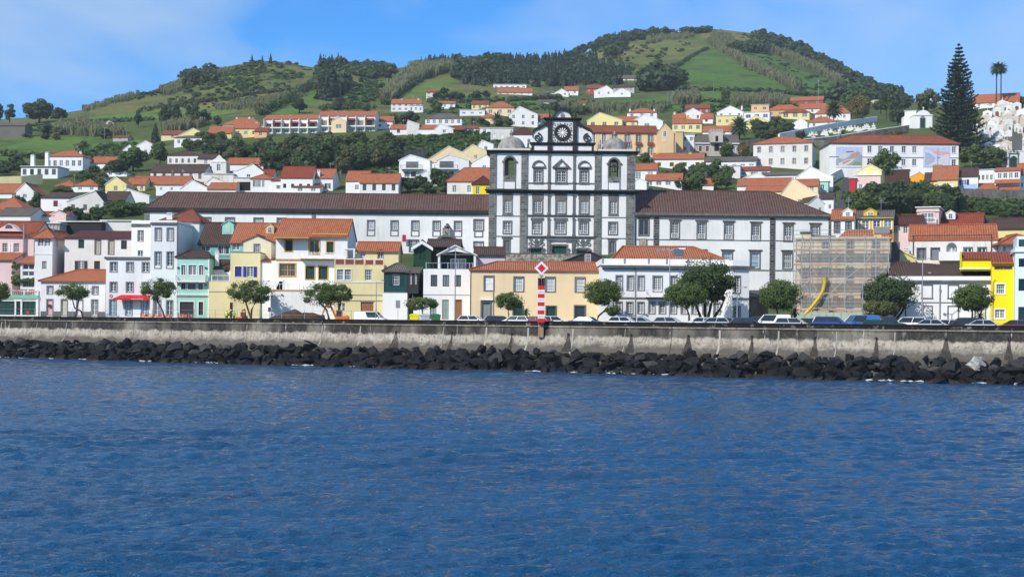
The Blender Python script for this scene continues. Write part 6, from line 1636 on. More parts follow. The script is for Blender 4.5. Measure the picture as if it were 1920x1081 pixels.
T("long low rust roof in the meadow above the clock",1056,1100,193,199,188.5,'gx','pale','rust',2,dep=7,group=FAR)
T("long low grey roof left of the rust roofed barn",1008,1042,191,196,187,'gx','white','grey',2,dep=7,group=FAR)
T("pale lemon gable house with recessed balcony right of the clock",1101,1166,225,240,210.5,'gy','lemon','orange',3,1,w=1.8,h=1.5,dep=9,xr=1124,group=FAR)
T("low orange roof joining the lemon gable house",1150,1194,227,240,218.5,'gx','lemon','orange',3,w=1.4,dep=8,group=FAR)
T("white two-storey house with orange hipped roof and tall white chimneys",1176,1231,211,234,203.5,'hip','white','orange',3,2,w=1.4,h=1.4,dep=9,chim=((1180,201),(1225,202)),group=FAR)
T("white asymmetrical gable house in front of the tall chimneys",1184,1242,227,242,213.5,'gy','white','red',1,w=2.2,h=1.4,dep=9,xr=1208,group=FAR)
def make_palace():
 Y = Ylook(1180,292)
 h = House('cream_convent',"long cream convent with orange roof and tall windows behind the right dome",1089,1233,Y,296,248,14,plaster('plaster_apricot',(.78,.56,.32),.25),'convent','houses of the town on the slope')
 for px in (1112,1132): h.win(px,260,8,22,cols=3,rows=5,sur=P_WHITE,sw=.2)
 for px in (1152,1176,1197,1219.5):
  h.win(px,262,9,18,cols=3,rows=5,sur=TRIM,sw=.15); h.win(px,283,9,13,cols=3,rows=3,sur=TRIM,sw=.15); part(h,'balcony',P_TERRA,(px - 6,px + 6,267,272,-.7,-.1))
 rh = ridge_h(h,236,7); h.body('gx',rh); h.roof('gx',rh,T_RUST,o=.5); h.band(1089,1233,247.5,250,P_TERRA,.3,'cornice')
 g = House('chapel_gable',"apricot gable front with cross at the end of the cream convent",1232,1263,Y - 2,296,248,16,h.wm,'chapel','houses of the town on the slope')
 rh = g.lz(231) - g.H; g.body('gy',rh,xr=g.lx(1246)); g.roof('gy',rh,T_BROWN,o=.2,xr=g.lx(1246),edge=h.wm)
 window(g.t,g.lx(1246),g.lz(256),1.1,2.0,rec=-.07,cols=2,rows=3,sur=P_WHITE,sw=.15); q = MB(); ring(q,g.lx(1245),g.lz(262),.4,.62,-.1,.02); ob('rose_window',q.mesh('rose_window',P_WHITE),g.t)
 q = MB(); q.box(-.09,.09,-.09,.09,0,1.6); q.box(-.45,.45,-.08,.08,.9,1.08); ob('cross',q.mesh('cross',TRIM),g.t,(g.lx(1246),0,g.lz(231)))
 part(g,'buttress',h.wm,(1263,1267,247,296,.5,1.2))
make_palace()
T("plain right flank of the convent gable, its shade put into the sand colour",1263,1280,247,290,246,'flat',plaster('plaster_sand',(.62,.47,.25)),'grey',0,dep=14,Y=Ylook(1250,292))  # right side of the gable in shade; darker plaster colour carries that shade
T("white flat modern block behind the sand coloured flank",1278,1302,252,288,251,'flat','blue','grey',2,2,dep=9)
T("white house with four ochre framed windows and yellow chimneys",1224,1319,297.5,318,287.5,'gx','white','orange',4,1,sur=P_YELLOW,closed=GS,w=1.2,h=1.2,dep=9,chim=((1232,284),(1293,283)),chm=plaster('plaster_bright_yellow',(.86,.70,.01)))
a = T("white house with pillared porch right of the right tower",1186,1230,318,344,307,'gx','white','orange',2,dep=9,w=1.6,h=2.2,gm=GLASS_PALE)
T("long orange roofed bungalow with ribbon windows right of the church",1210,1278,337,352,325.5,'gx','white','orange',4,w=1.6,h=1.1,dep=9)
T("orange lean-to roof behind the right wing bushes",1287,1337,346,354,335,'gx','white','orange',0,dep=8)
T("low white gable with rust roof at the foot of the right tower",1186,1212,340,356,334,'gy','white','rust',0,dep=6)
T("white gable with crimson shutters beside brown house",1281,1317,213,226,202.5,'gy','white','orange',2,closed=RS,w=.9,dep=8,group=FAR)
T("narrow orange roof with white chimney left of the crimson shutters",1261,1284,222,236,213,'gx','white','orange',0,dep=7,group=FAR,chim=((1264,208),))
T("yellow house with orange roof and pillared veranda",1261,1315,231,248,223.5,'gx','lemon','orange',4,w=1.6,h=1.7,dep=8,group=FAR,gm=GLASS)
a = T("yellow gabled dormer house above the pillared veranda",1274,1300,224,234,216.5,'gy','mustard','orange',1,dep=6,group=FAR)
T("brick red house with brown roof under the reed belt",1285,1330,203,214,196.5,'gx','brick','rust',4,dep=8,group=FAR)
T("small house with orange roof right of the crimson shutters",1313,1336,222,232,213.5,'gx','white','orange',1,closed=RS,dep=7,group=FAR)
T("white gable chalet with brown verge above the yellow flat house",1345,1393,210,222,198,'gy','white','brown',3,dep=8,group=FAR,chim=((1389,197),))
T("yellow flat roofed house left of the palm",1343,1384,217,236,215.5,'flat','lemon','grey',3,w=1.3,h=1.4,dep=8,group=FAR)
T("broad orange roof below the yellow flat house",1318,1370,246,256,236,'gx','white','orange',2,dep=8,group=FAR)
T("peach flat roofed tower house on the hillside",1409,1441,196.5,224,195.5,'flat','peach','grey',2,2,w=1.6,h=1.3,dep=9,group=FAR)
T("white flat house with wide windows before the peach tower house",1396,1442,210,226,206.5,'flat','white','rust',3,w=2.2,h=1.6,dep=8,group=FAR,Y=Ylook(1420,226) - 8,gm=GLASS)
T("pale yellow gable cottage below the peach tower house",1400,1440,227,242,215.5,'gy','lemon','orange',1,dep=8,group=FAR,xr=1416)
T("peach house with overlapping orange roofs right of the tower house",1441,1500,206,220,196.5,'hip','peach','orange',4,w=1.5,dep=9,group=FAR)
T("cream veranda house with rust roof and pillars",1466,1516,211,224,204,'hip','lemon','rust',3,w=2.4,h=1.9,dep=8,group=FAR,gm=GLASS)
T("brick red long house with orange roof on the skyline meadow",1483,1541,188,199,181.5,'gx','brick','orange',3,w=1.0,dep=9,group=FAR)
T("white house with orange roofs left of the date palm",1500,1546,203,214,194.5,'gx','white','orange',3,dep=8,group=FAR)
T("red hipped roof half hidden by the date palm",1530,1592,213,226,196.5,'hip','white','orange',3,dep=10,group=FAR)
T("low orange hipped roof left of the cemetery wall",1514,1566,229,240,219,'hip','white','orange',2,dep=9)
T("tiny white chapel-like house left of the low orange hip",1488,1513,230,242,221,'gy','white','grey',0,dep=6)
T("cream block with orange roof behind the autumn trees",1630,1648,188,202,187,'flat','lemon','grey',1,dep=7,group=FAR)
def make_castle():
 Y = Ylook(1345,293)
 h = House('castle_villa',"grey castellated villa with square tower among shrubs",1303,1386,Y,294,269,9,GREYW,'villa','houses of the town on the slope')
 for px in (1313,1326): h.win(px,279,6,10,closed=P_BROWN,name='shutter',sur=P_WHITE,sw=.12)
 for px in (1362,1376): h.win(px,279,6,10,sur=P_WHITE,sw=.12)
 rh = ridge_h(h,253,4.5); h.body('gx',rh); h.roof('gx',rh,T_GREY,o=.3); h.band(1303,1386,268,270,P_WHITE,.25,'cornice')
 part(h,'tower',plaster('plaster_stone_tower',(.50,.48,.42),.9),(1331,1354,247,294,-1.6,4))
 for i in range(5): part(h,'merlon',GREYW,(1330.5 + i * 5,1333.5 + i * 5,243.5,247,-1.7,4.0))
 part(h,'balcony',TRIM,(1329,1356,268,270,-2.6,-1.6)); part(h,'tower_door',DARK_IN,(1338,1347,271,284,-1.66,-1.6)); part(h,'tower_window',DARK_IN,(1340,1345,256,266,-1.66,-1.6))
make_castle()
T("old white two-storey barracks with orange hipped roof",1415,1519,269,315,257,'hip','old','orange',5,2,w=1.1,h=1.9,sur=P_GREY,dep=14,name='barracks',cat='building',side=1)
T("long low white range with grey roof left of the old barracks",1322,1415,302,316,294.5,'shed','white','grey',6,w=1.6,h=.7,dep=7)
T("white cube house with crimson window below the low range",1350,1387,311,334,309,'flat','white','grey',1,closed=RS,w=1.3,dep=8)
T("rust roofed open shed below the old barracks",1384,1442,319,332,313,'gx','white','rust',3,w=2.0,h=1.0,dep=7)
T("white wall house with small dormer gable above the wing roof",1392,1440,334,344,323,'gy','white','rust',1,dep=7,xr=1419)
T("grey roofed shed between barracks and white gable",1430,1500,328,342,323,'shed','white','grey',0,dep=7)
T("long orange roof just above the right wing roof",1384,1480,347,364,334.5,'gx','white','orange',0,dep=9)
T("second orange roof in front of the long orange roof",1400,1500,358,368,348.5,'gx','cream','orange',0,dep=7,Y=Ylook(1450,372))
T("white cube with orange roof at the hip of the right wing",1460,1512,367,385,355,'hip','blue','orange',0,dep=8,Y=Ylook(1486,386))
T("large cream gable sloping down beside the steep street",1464,1534,366,388,333.5,'gy','cream','orange',3,w=.9,h=1.1,dep=9,xr=1487,Y=Ylook(1495,392))
T("orange roofed cream house beside the steep street",1490,1532,348,366,336.5,'gx','cream','orange',2,dep=8)
T("white gable with grey attic window above the cream gable",1494,1560,331,356,311.5,'gy','white','grey',1,h=1.5,dep=10,xr=1519)
T("teal parapet house at the top of the steep street",1532,1552,340,362,338,'flat','mint','brown',1,dep=4)
T("row house with brown roof at the foot of the steep street",1516,1546,380,405,368,'gy','white','brown',2,w=.8,h=1.2,dep=8,rz=.25)
T("pale row house facing the steep street",1536,1562,372,400,362,'gx','blue','brown',2,w=.7,h=1.1,dep=9)
def make_poster_building():
 Y = Ylook(1690,334)
 h = House('poster_building',"long white building with orange roof and two large printed posters",1555,1797,Y,336,269,15,WHITE,'building','houses of the town on the slope')
 for px in (1630,1650,1672,1694,1714,1788): h.win(px,280,8,12,cols=2,rows=3,sur=P_WHITE,sw=.15,sill=True); h.win(px,304,8,12,cols=2,rows=3,sur=P_WHITE,sw=.15,sill=True)
 rh = ridge_h(h,253.5,7.5); h.body('hip',rh); h.roof('hip',rh,T_RUST,o=.5,xr=(h.lx(1606),h.lx(1772))); h.band(1555,1797,294.5,295.7,TRIM,.1); h.band(1554,1798,268.5,270.5,TRIM,.35,'cornice',side=14.9)
 def poster(name,x0,x1,y0,y1,shapes):
  p = part(h,name,paint('poster_sky',(.50,.55,.72),.6),(x0,x1,y0,y1,-.1,-.05))
  for i,(col,pts) in enumerate(shapes):
   q = MB(); q.poly([(h.lx(a),-.102 - .003 * i,h.lz(b)) for a,b in pts]); ob('print',q.mesh('print',paint('poster_ink_%d_%d_%d' % tuple(int(c * 99) for c in col),col)),p)
 poster('poster',1567,1616,276,315,[((.33,.37,.42),[(1567,315),(1567,300),(1580,292),(1600,288),(1616,291),(1616,315)]),((.62,.60,.58),[(1569,297),(1584,289),(1598,290),(1583,299)]),((.55,.28,.22),[(1592,291),(1608,284),(1614,288),(1598,296)]),((.66,.62,.58),[(1570,308),(1588,300),(1604,298),(1592,308),(1578,314)]),
   ((.20,.32,.18),[(1596,310),(1604,303),(1614,304),(1615,312),(1604,314)]),((.50,.28,.22),[(1578,306),(1592,300),(1595,302),(1581,309)]),((.12,.12,.15),[(1586,285),(1600,284),(1600,286),(1586,287)]),((.7,.7,.74),[(1567.5,314.5),(1567.5,311),(1615.5,311),(1615.5,314.5)])])
 poster('poster',1731,1781,274.5,313,[((.58,.62,.76),[(1732,311),(1732,278),(1745,282),(1756,292),(1756,300)]),((.40,.44,.58),[(1734,310),(1734,284),(1744,287),(1754,295),(1750,304)]),((.62,.60,.66),[(1780,311),(1780,283),(1770,288),(1761,296),(1761,302)]),((.66,.40,.38),[(1744,281),(1780,285),(1780,288),(1758,291)]),
   ((.68,.67,.66),[(1740,311),(1753,302),(1763,302),(1774,311)]),((.35,.45,.28),[(1744,311),(1752,307),(1766,307),(1772,311)]),((.25,.28,.4),[(1757,311),(1757.6,278),(1758.4,278),(1758.6,311)])])
make_poster_building()
T("pink house with white shutters above the dark grove",1603,1649,329,366,327,'flat','pink','grey',2,shut=P_WHITE,w=1.1,h=1.5,dep=9)
T("yellow mansard gable on top of the pink house",1612,1651,319,330,307,'gy','lemon','grey',2,fm=P_WHITE,closed=P_WHITE,w=1.2,h=1.2,dep=8,Y=Ylook(1626,366) + 1.0)
T("red painted house end beside the steep street",1593,1604,334,358,333,'flat',plaster('plaster_signal_red',(.5,.03,.04)),'grey',0,dep=2.5,Y=Ylook(1626,366) + .5)
T("white gable above a dark wooden terrace",1654,1692,316.5,336,307,'gy','white','grey',0,dep=8)
a = T("dark brown timber veranda below the white gable",1650,1702,318,345,316.5,'flat',boards('dark_timber',(.07,.035,.025)),'grey',0,dep=6,name='veranda',cat='veranda',Y=Ylook(1675,340) - 4)
T("orange gable house with shaded loft opening",1709,1738,330,350,322,'gy','orange','orange',0,dep=8)
T("orange rendered house with brown roof right of the orange gable",1735,1754,339,358,324,'shed','orange','brown',0,dep=7)
T("cream house with tall double orange roof above the stone wall",1750,1793,336,360,311.5,'gx','lemon','orange',2,closed=P_WHITE,dep=11)
a = T("sky blue house with royal blue shutters and brown roof",1793,1831,330,358,314.5,'gx','white','brown',0,dep=8); a.band(1793,1830,345,357,SKYBLUE,.04,'blue_dado'); window(a.t,a.lx(1808),a.lz(346.5),1.5,1.7,rec=-.08,cols=3,rows=2,shut=P_BLUE)
T("white house with a band of five windows right of the sky blue house",1834,1868,318,346,316,'flat','white','grey',5,w=.8,h=1.6,dep=8)
T("orange lean-to roof below the band of five windows",1834,1867,354,362,344,'shed','white','orange',0,dep=5,Y=Ylook(1850,362))
a = T("white glazed house with three stepped orange roof strips",1868,1909,320,362,314.5,'shed','white','orange',0,dep=8)
for px in (1876,1885,1894,1903): window(a.t,a.lx(px),a.lz(333.5),1.2,1.7,rec=-.08,cols=2,rows=2,lite=True)
for y in (336,349): q = MB(); slab(q,[[(a.lx(1868),-1.6,a.lz(y + 8)),(a.lx(1909),-1.6,a.lz(y + 8)),(a.lx(1909),0,a.lz(y)),(a.lx(1868),0,a.lz(y))]],.12); ob('roof_strip',q.mesh('roof_strip',T_ORANGE),a.t)
T("white house with yellow balcony and orange roof at the right edge",1909,1960,326,362,306,'gx','white','orange',3,dep=9)
a = T("mustard yellow house with grey-brown roof and square dormer",1594,1672,409,440,396,'gx','mustard','grey',4,sur=P_WHITE,w=1.2,h=1.5,dep=10,Y=232); dormer(a,1631,24,394,408,388.5,MUSTARD,T_GREY,y=1.6,fm=P_WHITE); a.band(1594,1672,408,410,MUSTARD,.25,'cornice')
T("pink house with wine roof right of the mustard house",1671,1724,420,445,405,'gx','pink','wine',3,dep=10,Y=232)
a = T("pink flat roofed tower with a large glazed opening",1721,1758,389,425,387,'flat','pink','grey',0,dep=8,Y=236); window(a.t,a.lx(1739),a.lz(417),24 * a.k,19 * a.k,rec=-.08,cols=4,rows=2,sur=P_PINK,sw=.2); a.band(1720,1759,394,397,PINK,.2,'cornice'); railing(a.t,a.lx(1724),a.lx(1754),-.5,a.lz(418),.9,P_WHITE,.2)
a = T("house with red-orange roof and white dormer right of the pink tower",1761,1836,422,440,401.5,'gx','pink','red',2,dep=11,Y=236); dormer(a,1782,16,396,409,391.5,WHITE,T_ORANGE,y=2.2)
T("pale yellow end gable with long brown roof at the right",1826,1918,428,446,410,'gx','lemon','brown',0,dep=11,Y=236)
a = T("white house with orange roof and arched white dormer beside the right wing",1560,1600,410,450,394,'gx','white','orange',2,fm=P_DARK,gm=GLASS,w=1.1,h=1.9,dep=8,Y=226); dormer(a,1588,18,395,406,389,WHITE,T_GREY,y=1.0)
# TREES, HEDGES, WOODS
def quads_from(C,N,size,r,aspect=1.0,up=None):
 n = len(C); N = N / (np.linalg.norm(N,axis=1,keepdims=True) + 1e-9)
 A = np.cross(N,r.normal(size=(n,3))); A /= (np.linalg.norm(A,axis=1,keepdims=True) + 1e-9)
 B = np.cross(N,A)
 s = (size * (.6 + .8 * r.random(n)))[:,None]
 A,B = A * s * aspect,B * s
 V = np.stack([C - A * .5 - B * .5,C + A * .5 - B * .35,C + A * .35 + B * .5,C - A * .5 + B * .4],1).reshape(-1,3)
 return V,np.arange(n * 4).reshape(n,4)
def leafcloud(cl,n,size,seed,squash=.85,fill=.5):
 r = np.random.default_rng(seed); cl = np.array(cl,float)
 w = cl[:,3] ** 2; i = r.choice(len(cl),n,p=w / w.sum())
 d = r.normal(size=(n,3)); d /= np.linalg.norm(d,axis=1,keepdims=True)
 rad = cl[i,3] * (fill + (1 - fill) * r.random(n) ** .45)
 C = cl[i,:3] + d * rad[:,None] * np.array([1,1,squash])
 return quads_from(C,d + r.normal(size=(n,3)) * .45 + np.array([0,0,.25]),size,r)
def clumps(seed,n,c,rad,cr,top=False):
 r = random.Random(seed); out = []
 while len(out) < n:
  v = Vector((r.uniform(-1,1),r.uniform(-1,1),r.uniform(-1,1)))
  if v.length > 1 or v.length < .35: continue
  out.append((c[0] + v.x * rad[0],c[1] + v.y * rad[1],c[2] + v.z * rad[2],r.uniform(*cr)))
 return out
def np_cat(parts):
 V,Q,o = [],[],0
 for v,q in parts: V.append(v); Q.append(q + o); o += len(v)
 return np.concatenate(V),np.concatenate(Q)
PROTO = {}
def proto_round(seed,n=2200,leaf=.06):
 cl = clumps(seed,24,(0,0,.53),(.35,.35,.33),(.11,.19)); return leafcloud(cl,n,leaf,seed,.9,.4)
def proto_bush(seed,n=900,leaf=.10):
 cl = clumps(seed,16,(0,0,.48),(.36,.36,.34),(.14,.22)); V,Q = leafcloud(cl,n,leaf,seed); V[:,2] = np.maximum(V[:,2],0.0); return V,Q
def proto_conifer(seed,n=900,leaf=.085,wid=.20,base=.08):
 r = np.random.default_rng(seed); t = 1 - np.sqrt(r.random(n)); z = base + (1 - base) * t
 tier = .72 + .28 * np.abs(np.sin(z * 26 + seed)); a = r.random(n) * 6.283; lump = .8 + .25 * np.sin(a * 3 + seed + z * 9)
 rad = wid * (1 - t) ** .85 * tier * lump * (.55 + .45 * r.random(n) ** .5) + .006
 C = np.stack([rad * np.cos(a),rad * np.sin(a),z - rad * .25],1)
 N = np.stack([np.cos(a),np.sin(a),np.full(n,.55)],1) + r.normal(size=(n,3)) * .4
 return quads_from(C,N,leaf * (.5 + .7 * (1 - t)),r,1.3)
def proto_tall(seed,n=1300,leaf=.06):
 cl = clumps(seed,22,(0,0,.58),(.24,.24,.36),(.08,.15)); return leafcloud(cl,n,leaf,seed)
for i in range(3):
 for nm,mat in (('mid',LEAF),('dark',LEAF_DARK),('olive',LEAF_OLIVE),('autumn',LEAF_YELL)):
  PROTO['round',nm,i] = np_mesh('crown',*proto_round(40 + i),mat); PROTO['tall',nm,i] = np_mesh('crown',*proto_tall(60 + i),mat)
 for nm,mat in (('mid',LEAF_BUSH),('dark',LEAF_DARK),('olive',LEAF_OLIVE),('reed',CANE)): PROTO['bush',nm,i] = np_mesh('foliage',*proto_bush(80 + i),mat)
 PROTO['conifer','dark',i] = np_mesh('crown',*proto_conifer(20 + i),LEAF_CONIF)
def proto_trunk(seed,fork=.34):
 r = random.Random(seed); mb = MB(); mb.tube([(0,0,-.06),(.01,0,.15),(r.uniform(-.03,.03),0,fork)],[.035,.028,.02],6)
 for i in range(5):
  a = i * 1.257 + r.random(); mb.tube([(0,0,fork - .03),(.12 * math.cos(a),.12 * math.sin(a),fork + .14),(.24 * math.cos(a),.24 * math.sin(a),fork + .30)],[.016,.011,.005],5)
 return mb.mesh('trunk',BARK)
TRUNKS = [proto_trunk(i) for i in range(3)]
TRUNK_CON = (lambda mb: (mb.tube([(0,0,-.05),(0,0,.9)],[.02,.004],6),mb.mesh('trunk',BARK))[1])(MB())
trng = random.Random(77)
def tree(kind,shade,px,py,hpx,wpx,label,group,name='tree',cat='tree',Y=None):
 Y = Y or Ylook(px,py) or float(np.interp(px,_RXf,_RDf)); p = P(px,py,Y); g = ground(px,Y); p.z = g if abs(g - p.z) < 3 else min(p.z,g + .5)
 h,w = hpx * Y / F,wpx * Y / F; i = trng.randrange(3); rz = trng.uniform(0,6.28)
 if kind == 'bush':
  o = ob(name,None,None,p,(0,0,rz)); ob('foliage',PROTO['bush',shade,i],o,(0,0,-.1),(0,0,0),(w,w,h))
  st = ob('stem',TRUNKS[i],o,(0,0,0),(0,0,0),(w * .5,w * .5,h * .6))
 else:
  o = ob(name,None,None,p,(0,0,rz)); ob('crown',PROTO[kind,shade if kind != 'conifer' else 'dark',i],o,(0,0,0),(0,0,0),(w * 1.02,w * 1.02,h) if kind != 'conifer' else (w * 2.3,w * 2.3,h))
  ob('trunk',TRUNK_CON if kind == 'conifer' else TRUNKS[i],o,(0,0,0),(0,0,0),(max(w,h * .5),) * 2 + (h,))
 return tag(o,label,cat,group)
def pick(poly,n,seed):
 r = np.random.default_rng(seed); P_ = np.array(poly,float); lo,hi = P_.min(0),P_.max(0); out = []
 while len(out) < n:
  q = lo + (hi - lo) * r.random((n * 3,2)); ok = inpoly(q[:,0],q[:,1],poly); out += list(q[ok])
 return out[:n]
def grove(poly,n,seed,kinds,hpx,wpx,label,group,name='tree',cat='tree'):
 r = random.Random(seed)
 for px,py in sorted(map(tuple,pick(poly,n,seed)),key=lambda q: q[1]):
  k,s = r.choice(kinds); f = r.uniform(.75,1.25)
  tree(k,s,px,py,hpx * f * r.uniform(.85,1.15),wpx * f,label,group,name,cat)
for k,s,x,y,h_,w_,lab in (
 ('round','dark',74,230,48,66,"large dark round tree on the left skyline"),('round','dark',111,230,30,34,"smaller dark tree beside the large round tree on the left skyline"),
 ('tall','dark',18,232,38,34,"thin open tree by the dark stone barn"),('round','dark',-12,240,60,40,"dark tree cut by the left edge above the barn"),('tall','dark',259,240,36,24,"lone dark tree on the pasture left of the tree row"),
 ('round','mid',250,322,50,60,"dense tree in front of the twin gabled house"),('round','dark',222,330,34,50,"dark tree left of the twin gabled house"),('round','mid',300,312,50,44,"bushy tree right of the twin gabled house"),('conifer','dark',291,275,46,22,"ragged conifer above the twin gabled house"),
 ('round','mid',185,358,26,30,"bright green tree right of the two-tiny-window house"),('round','dark',72,398,40,36,"dark tree behind the plain white house with the crimson window"),('round','dark',34,396,32,36,"dark tree left of the crimson window house"),('round','mid',118,372,26,50,"broad tree before the low hipped white house"),
 ('conifer','dark',622,190,74,40,"tall dark conifer standing on the hill slope above the apartments"),('conifer','dark',604,188,52,30,"shorter dark conifer beside the tall hill conifer"),('round','dark',561,212,30,42,"dark broad tree at the foot of the green strip"),
 ('round','dark',768,240,34,42,"dark purple-green tree below the modern villa"),('round','mid',737,238,28,34,"green tree left of the dark one below the modern villa"),('round','mid',818,212,26,26,"small tree beside the white bungalow"),('conifer','dark',889,204,18,10,"small pointed conifer behind the white box house"),
 ('round','mid',1210,312,28,32,"rounded tree right of the right dome"),('round','dark',1243,290,18,15,"clipped round shrub beside the convent gable"),('round','mid',1362,296,32,32,"green tree before the castellated villa tower"),('round','autumn',1393,296,32,28,"yellowish round tree right of the castellated villa"),
 ('round','autumn',1612,226,50,44,"autumn yellow tree above the cemetery wall"),('round','autumn',1596,222,34,30,"smaller yellowing tree left of the autumn tree"),('round','dark',1683,236,38,38,"dense dark clipped tree beside the cemetery gate"),('tall','dark',1676,224,66,44,"tall dark leafy tree behind the cemetery gate"),('conifer','dark',1690,205,46,26,"ragged dark pine top behind the cemetery gate"),
 ('round','olive',1740,212,48,50,"pale open-crowned tree left of the tall pine"),('round','mid',1823,318,50,54,"left half of the big clipped tree pair by the cemetery"),('round','mid',1862,318,48,52,"right half of the big clipped tree pair by the cemetery"),
 ('round','mid',1700,488,62,34,"bright green tree between scaffold and old white house"),('round','olive',1912,200,22,24,"reddish-brown small tree on the right skyline"),('conifer','dark',1545,188,20,10,"thin palm-like tree on the skyline meadow"),('round','olive',1360,190,26,22,"bare tree on the meadow below the big field")):
 tree(k,s,x,y,h_,w_,lab,'single trees about the town')
tree('round','mid',1659,338,66,66,"round tree in front of the poster building",'single trees about the town',Y=Ylook(1690,334) - 7)
grove([(292,240),(300,232),(412,228),(410,238)],13,1,[('tall','dark'),('round','dark')],33,26,"dark tree in the row above the yellow gable house",'dark tree row on the left pasture')
grove([(420,318),(425,302),(480,296),(560,292),(640,288),(700,288),(742,290),(740,315),(690,320),(640,326),(560,332),(500,322)],95,2,[('round','dark'),('round','dark'),('round','mid'),('tall','dark'),('round','olive')],40,46,"tree in the dense grove below the terraced apartments",'grove below the terraced apartments')
grove([(400,300),(330,282),(300,285),(320,278),(420,262),(430,290)],16,3,[('round','mid'),('round','dark')],22,28,"shrubby tree between yellow houses and grey-white hipped house",'garden trees on the left')
grove([(712,366),(705,350),(770,340),(830,345),(842,366)],9,4,[('round','dark'),('bush','dark')],32,42,"dark round bush behind the left wing roof",'round bushes behind the left wing')
grove([(1240,352),(1250,332),(1320,326),(1392,330),(1385,352),(1300,360)],20,5,[('round','mid'),('round','dark'),('bush','mid')],26,30,"garden tree behind the right wing roof",'garden trees behind the right wing')
grove([(1604,410),(1612,396),(1660,386),(1760,388),(1802,396),(1796,410)],34,6,[('round','dark'),('round','dark'),('round','mid')],46,56,"tree in the dark grove below the pink house",'dark grove below the pink house')
grove([(1395,268),(1410,246),(1500,244),(1500,264)],14,7,[('round','dark'),('round','mid'),('bush','olive')],24,28,"garden tree left of the cemetery lawn",'garden trees left of the cemetery')
grove([(190,412),(200,396),(275,392),(275,410)],9,8,[('round','mid'),('bush','mid')],24,34,"green bush at the left end of the convent roof",'bushes left of the convent')
grove([(128,416),(130,400),(185,400),(185,414)],7,9,[('bush','dark'),('round','dark')],20,24,"dark bush above the black warehouse",'bushes above the warehouse')
grove([(150,345),(130,330),(200,316),(222,330),(200,345)],10,10,[('bush','dark'),('round','mid')],18,26,"shrub on the bank below the hipped white villa",'shrubs on the left bank')
grove([(0,330),(0,312),(40,308),(45,330)],8,11,[('bush','dark')],20,30,"dark shrub at the left edge below the pasture",'shrubs at the left edge')
grove([(1550,245),(1660,222),(1700,226),(1700,240),(1640,252)],0,12,[('bush','mid')],10,14,"",'')
grove([(1640,215),(1580,212),(1620,195),(1700,190),(1710,212)],14,13,[('round','mid'),('round','dark'),('round','olive')],26,30,"tree in the belt behind the cemetery",'trees behind the cemetery')
grove([(1790,402),(1795,385),(1920,392),(1930,415)],14,14,[('bush','olive'),('bush','mid'),('bush','dark')],16,26,"bush on the rough bank below the stone wall at the right",'bushes on the right bank')
grove([(1860,448),(1862,438),(1930,440),(1930,450)],6,15,[('bush','dark')],16,22,"dark bush behind the hipped white house at the right",'bushes at the right edge')
grove([(1295,296),(1300,288),(1420,290),(1415,300)],10,16,[('bush','mid'),('bush','dark')],12,18,"shrub in the castellated villa garden",'shrubs in the villa garden')
grove([(880,245),(900,228),(980,226),(1010,240),(960,244)],8,17,[('bush','mid'),('round','dark')],14,18,"shrub among the houses left of the clock",'shrubs left of the clock')
grove([(1030,214),(1060,200),(1120,204),(1110,222),(1060,224)],12,18,[('round','dark'),('round','mid')],20,24,"tree on the bank behind the clock gable",'trees behind the clock gable')
grove([(800,190),(830,178),(920,182),(915,192),(860,190)],12,19,[('round','dark'),('bush','dark')],14,20,"small tree above the white bungalow on the hill",'small trees on the hill')
grove([(590,212),(640,200),(720,204),(725,214),(640,216)],10,20,[('bush','olive'),('round','olive')],18,24,"grey-green tree above the taller terraced apartments",'trees above the apartments')
grove([(1700,238),(1705,226),(1712,226),(1712,240)],0,21,[('bush','mid')],10,10,"",'')
grove([(0,262),(10,250),(170,248),(230,262),(120,262)],12,22,[('bush','olive'),('bush','reed'),('bush','dark')],16,26,"tawny shrub beside the field shed on the left pasture",'shrubs on the left pasture')
def mass(name,label,zones,protos,mat,seed,kind='stuff',cat='wood',zs=(1.0,1.0)):
 r = random.Random(seed); Vs,Qs,o = [],[],0
 for poly,n,h0,h1,wr in zones:
  for px,py in pick(poly,n,seed + n):
   p = G(px,py); h = r.uniform(h0,h1); w = h * wr * r.uniform(.8,1.2); V,Q = r.choice(protos); a = r.uniform(0,6.28); c,s = math.cos(a),math.sin(a)
   M = np.array([[c * w,-s * w,0],[s * w,c * w,0],[0,0,h]]); Vs.append(V @ M.T + np.array([p.x,p.y,p.z - .25])); Qs.append(Q + o); o += len(V)
 return tag(ob(name,np_mesh(name,np.concatenate(Vs),np.concatenate(Qs),mat)),label,cat,None,kind)
small_con = [proto_conifer(i,110,.16,.22) for i in (1,2,3)]
small_rnd = [leafcloud(clumps(i,9,(0,0,.52),(.34,.34,.34),(.16,.26)),120,.19,i) for i in (4,5,6)]
small_bush = [leafcloud(clumps(i,6,(0,0,.4),(.34,.34,.3),(.2,.3)),46,.28,i) for i in (7,8,9)]
def reed_tuft(seed,n=16):
 r = np.random.default_rng(seed); a = r.random(n) * 6.28; d = r.random(n) * .32; b = np.stack([d * np.cos(a),d * np.sin(a),np.zeros(n)],1); hh = .6 + .4 * r.random(n)
 t = b + np.stack([.14 * r.normal(size=n),.14 * r.normal(size=n),hh],1); w = np.stack([-np.sin(a),np.cos(a),np.zeros(n)],1) * .035
 return np.stack([b - w,b + w,t + w * 1.6,t - w * 1.6],1).reshape(-1,3),np.arange(n * 4).reshape(n,4)
tufts = [reed_tuft(i) for i in range(4)]
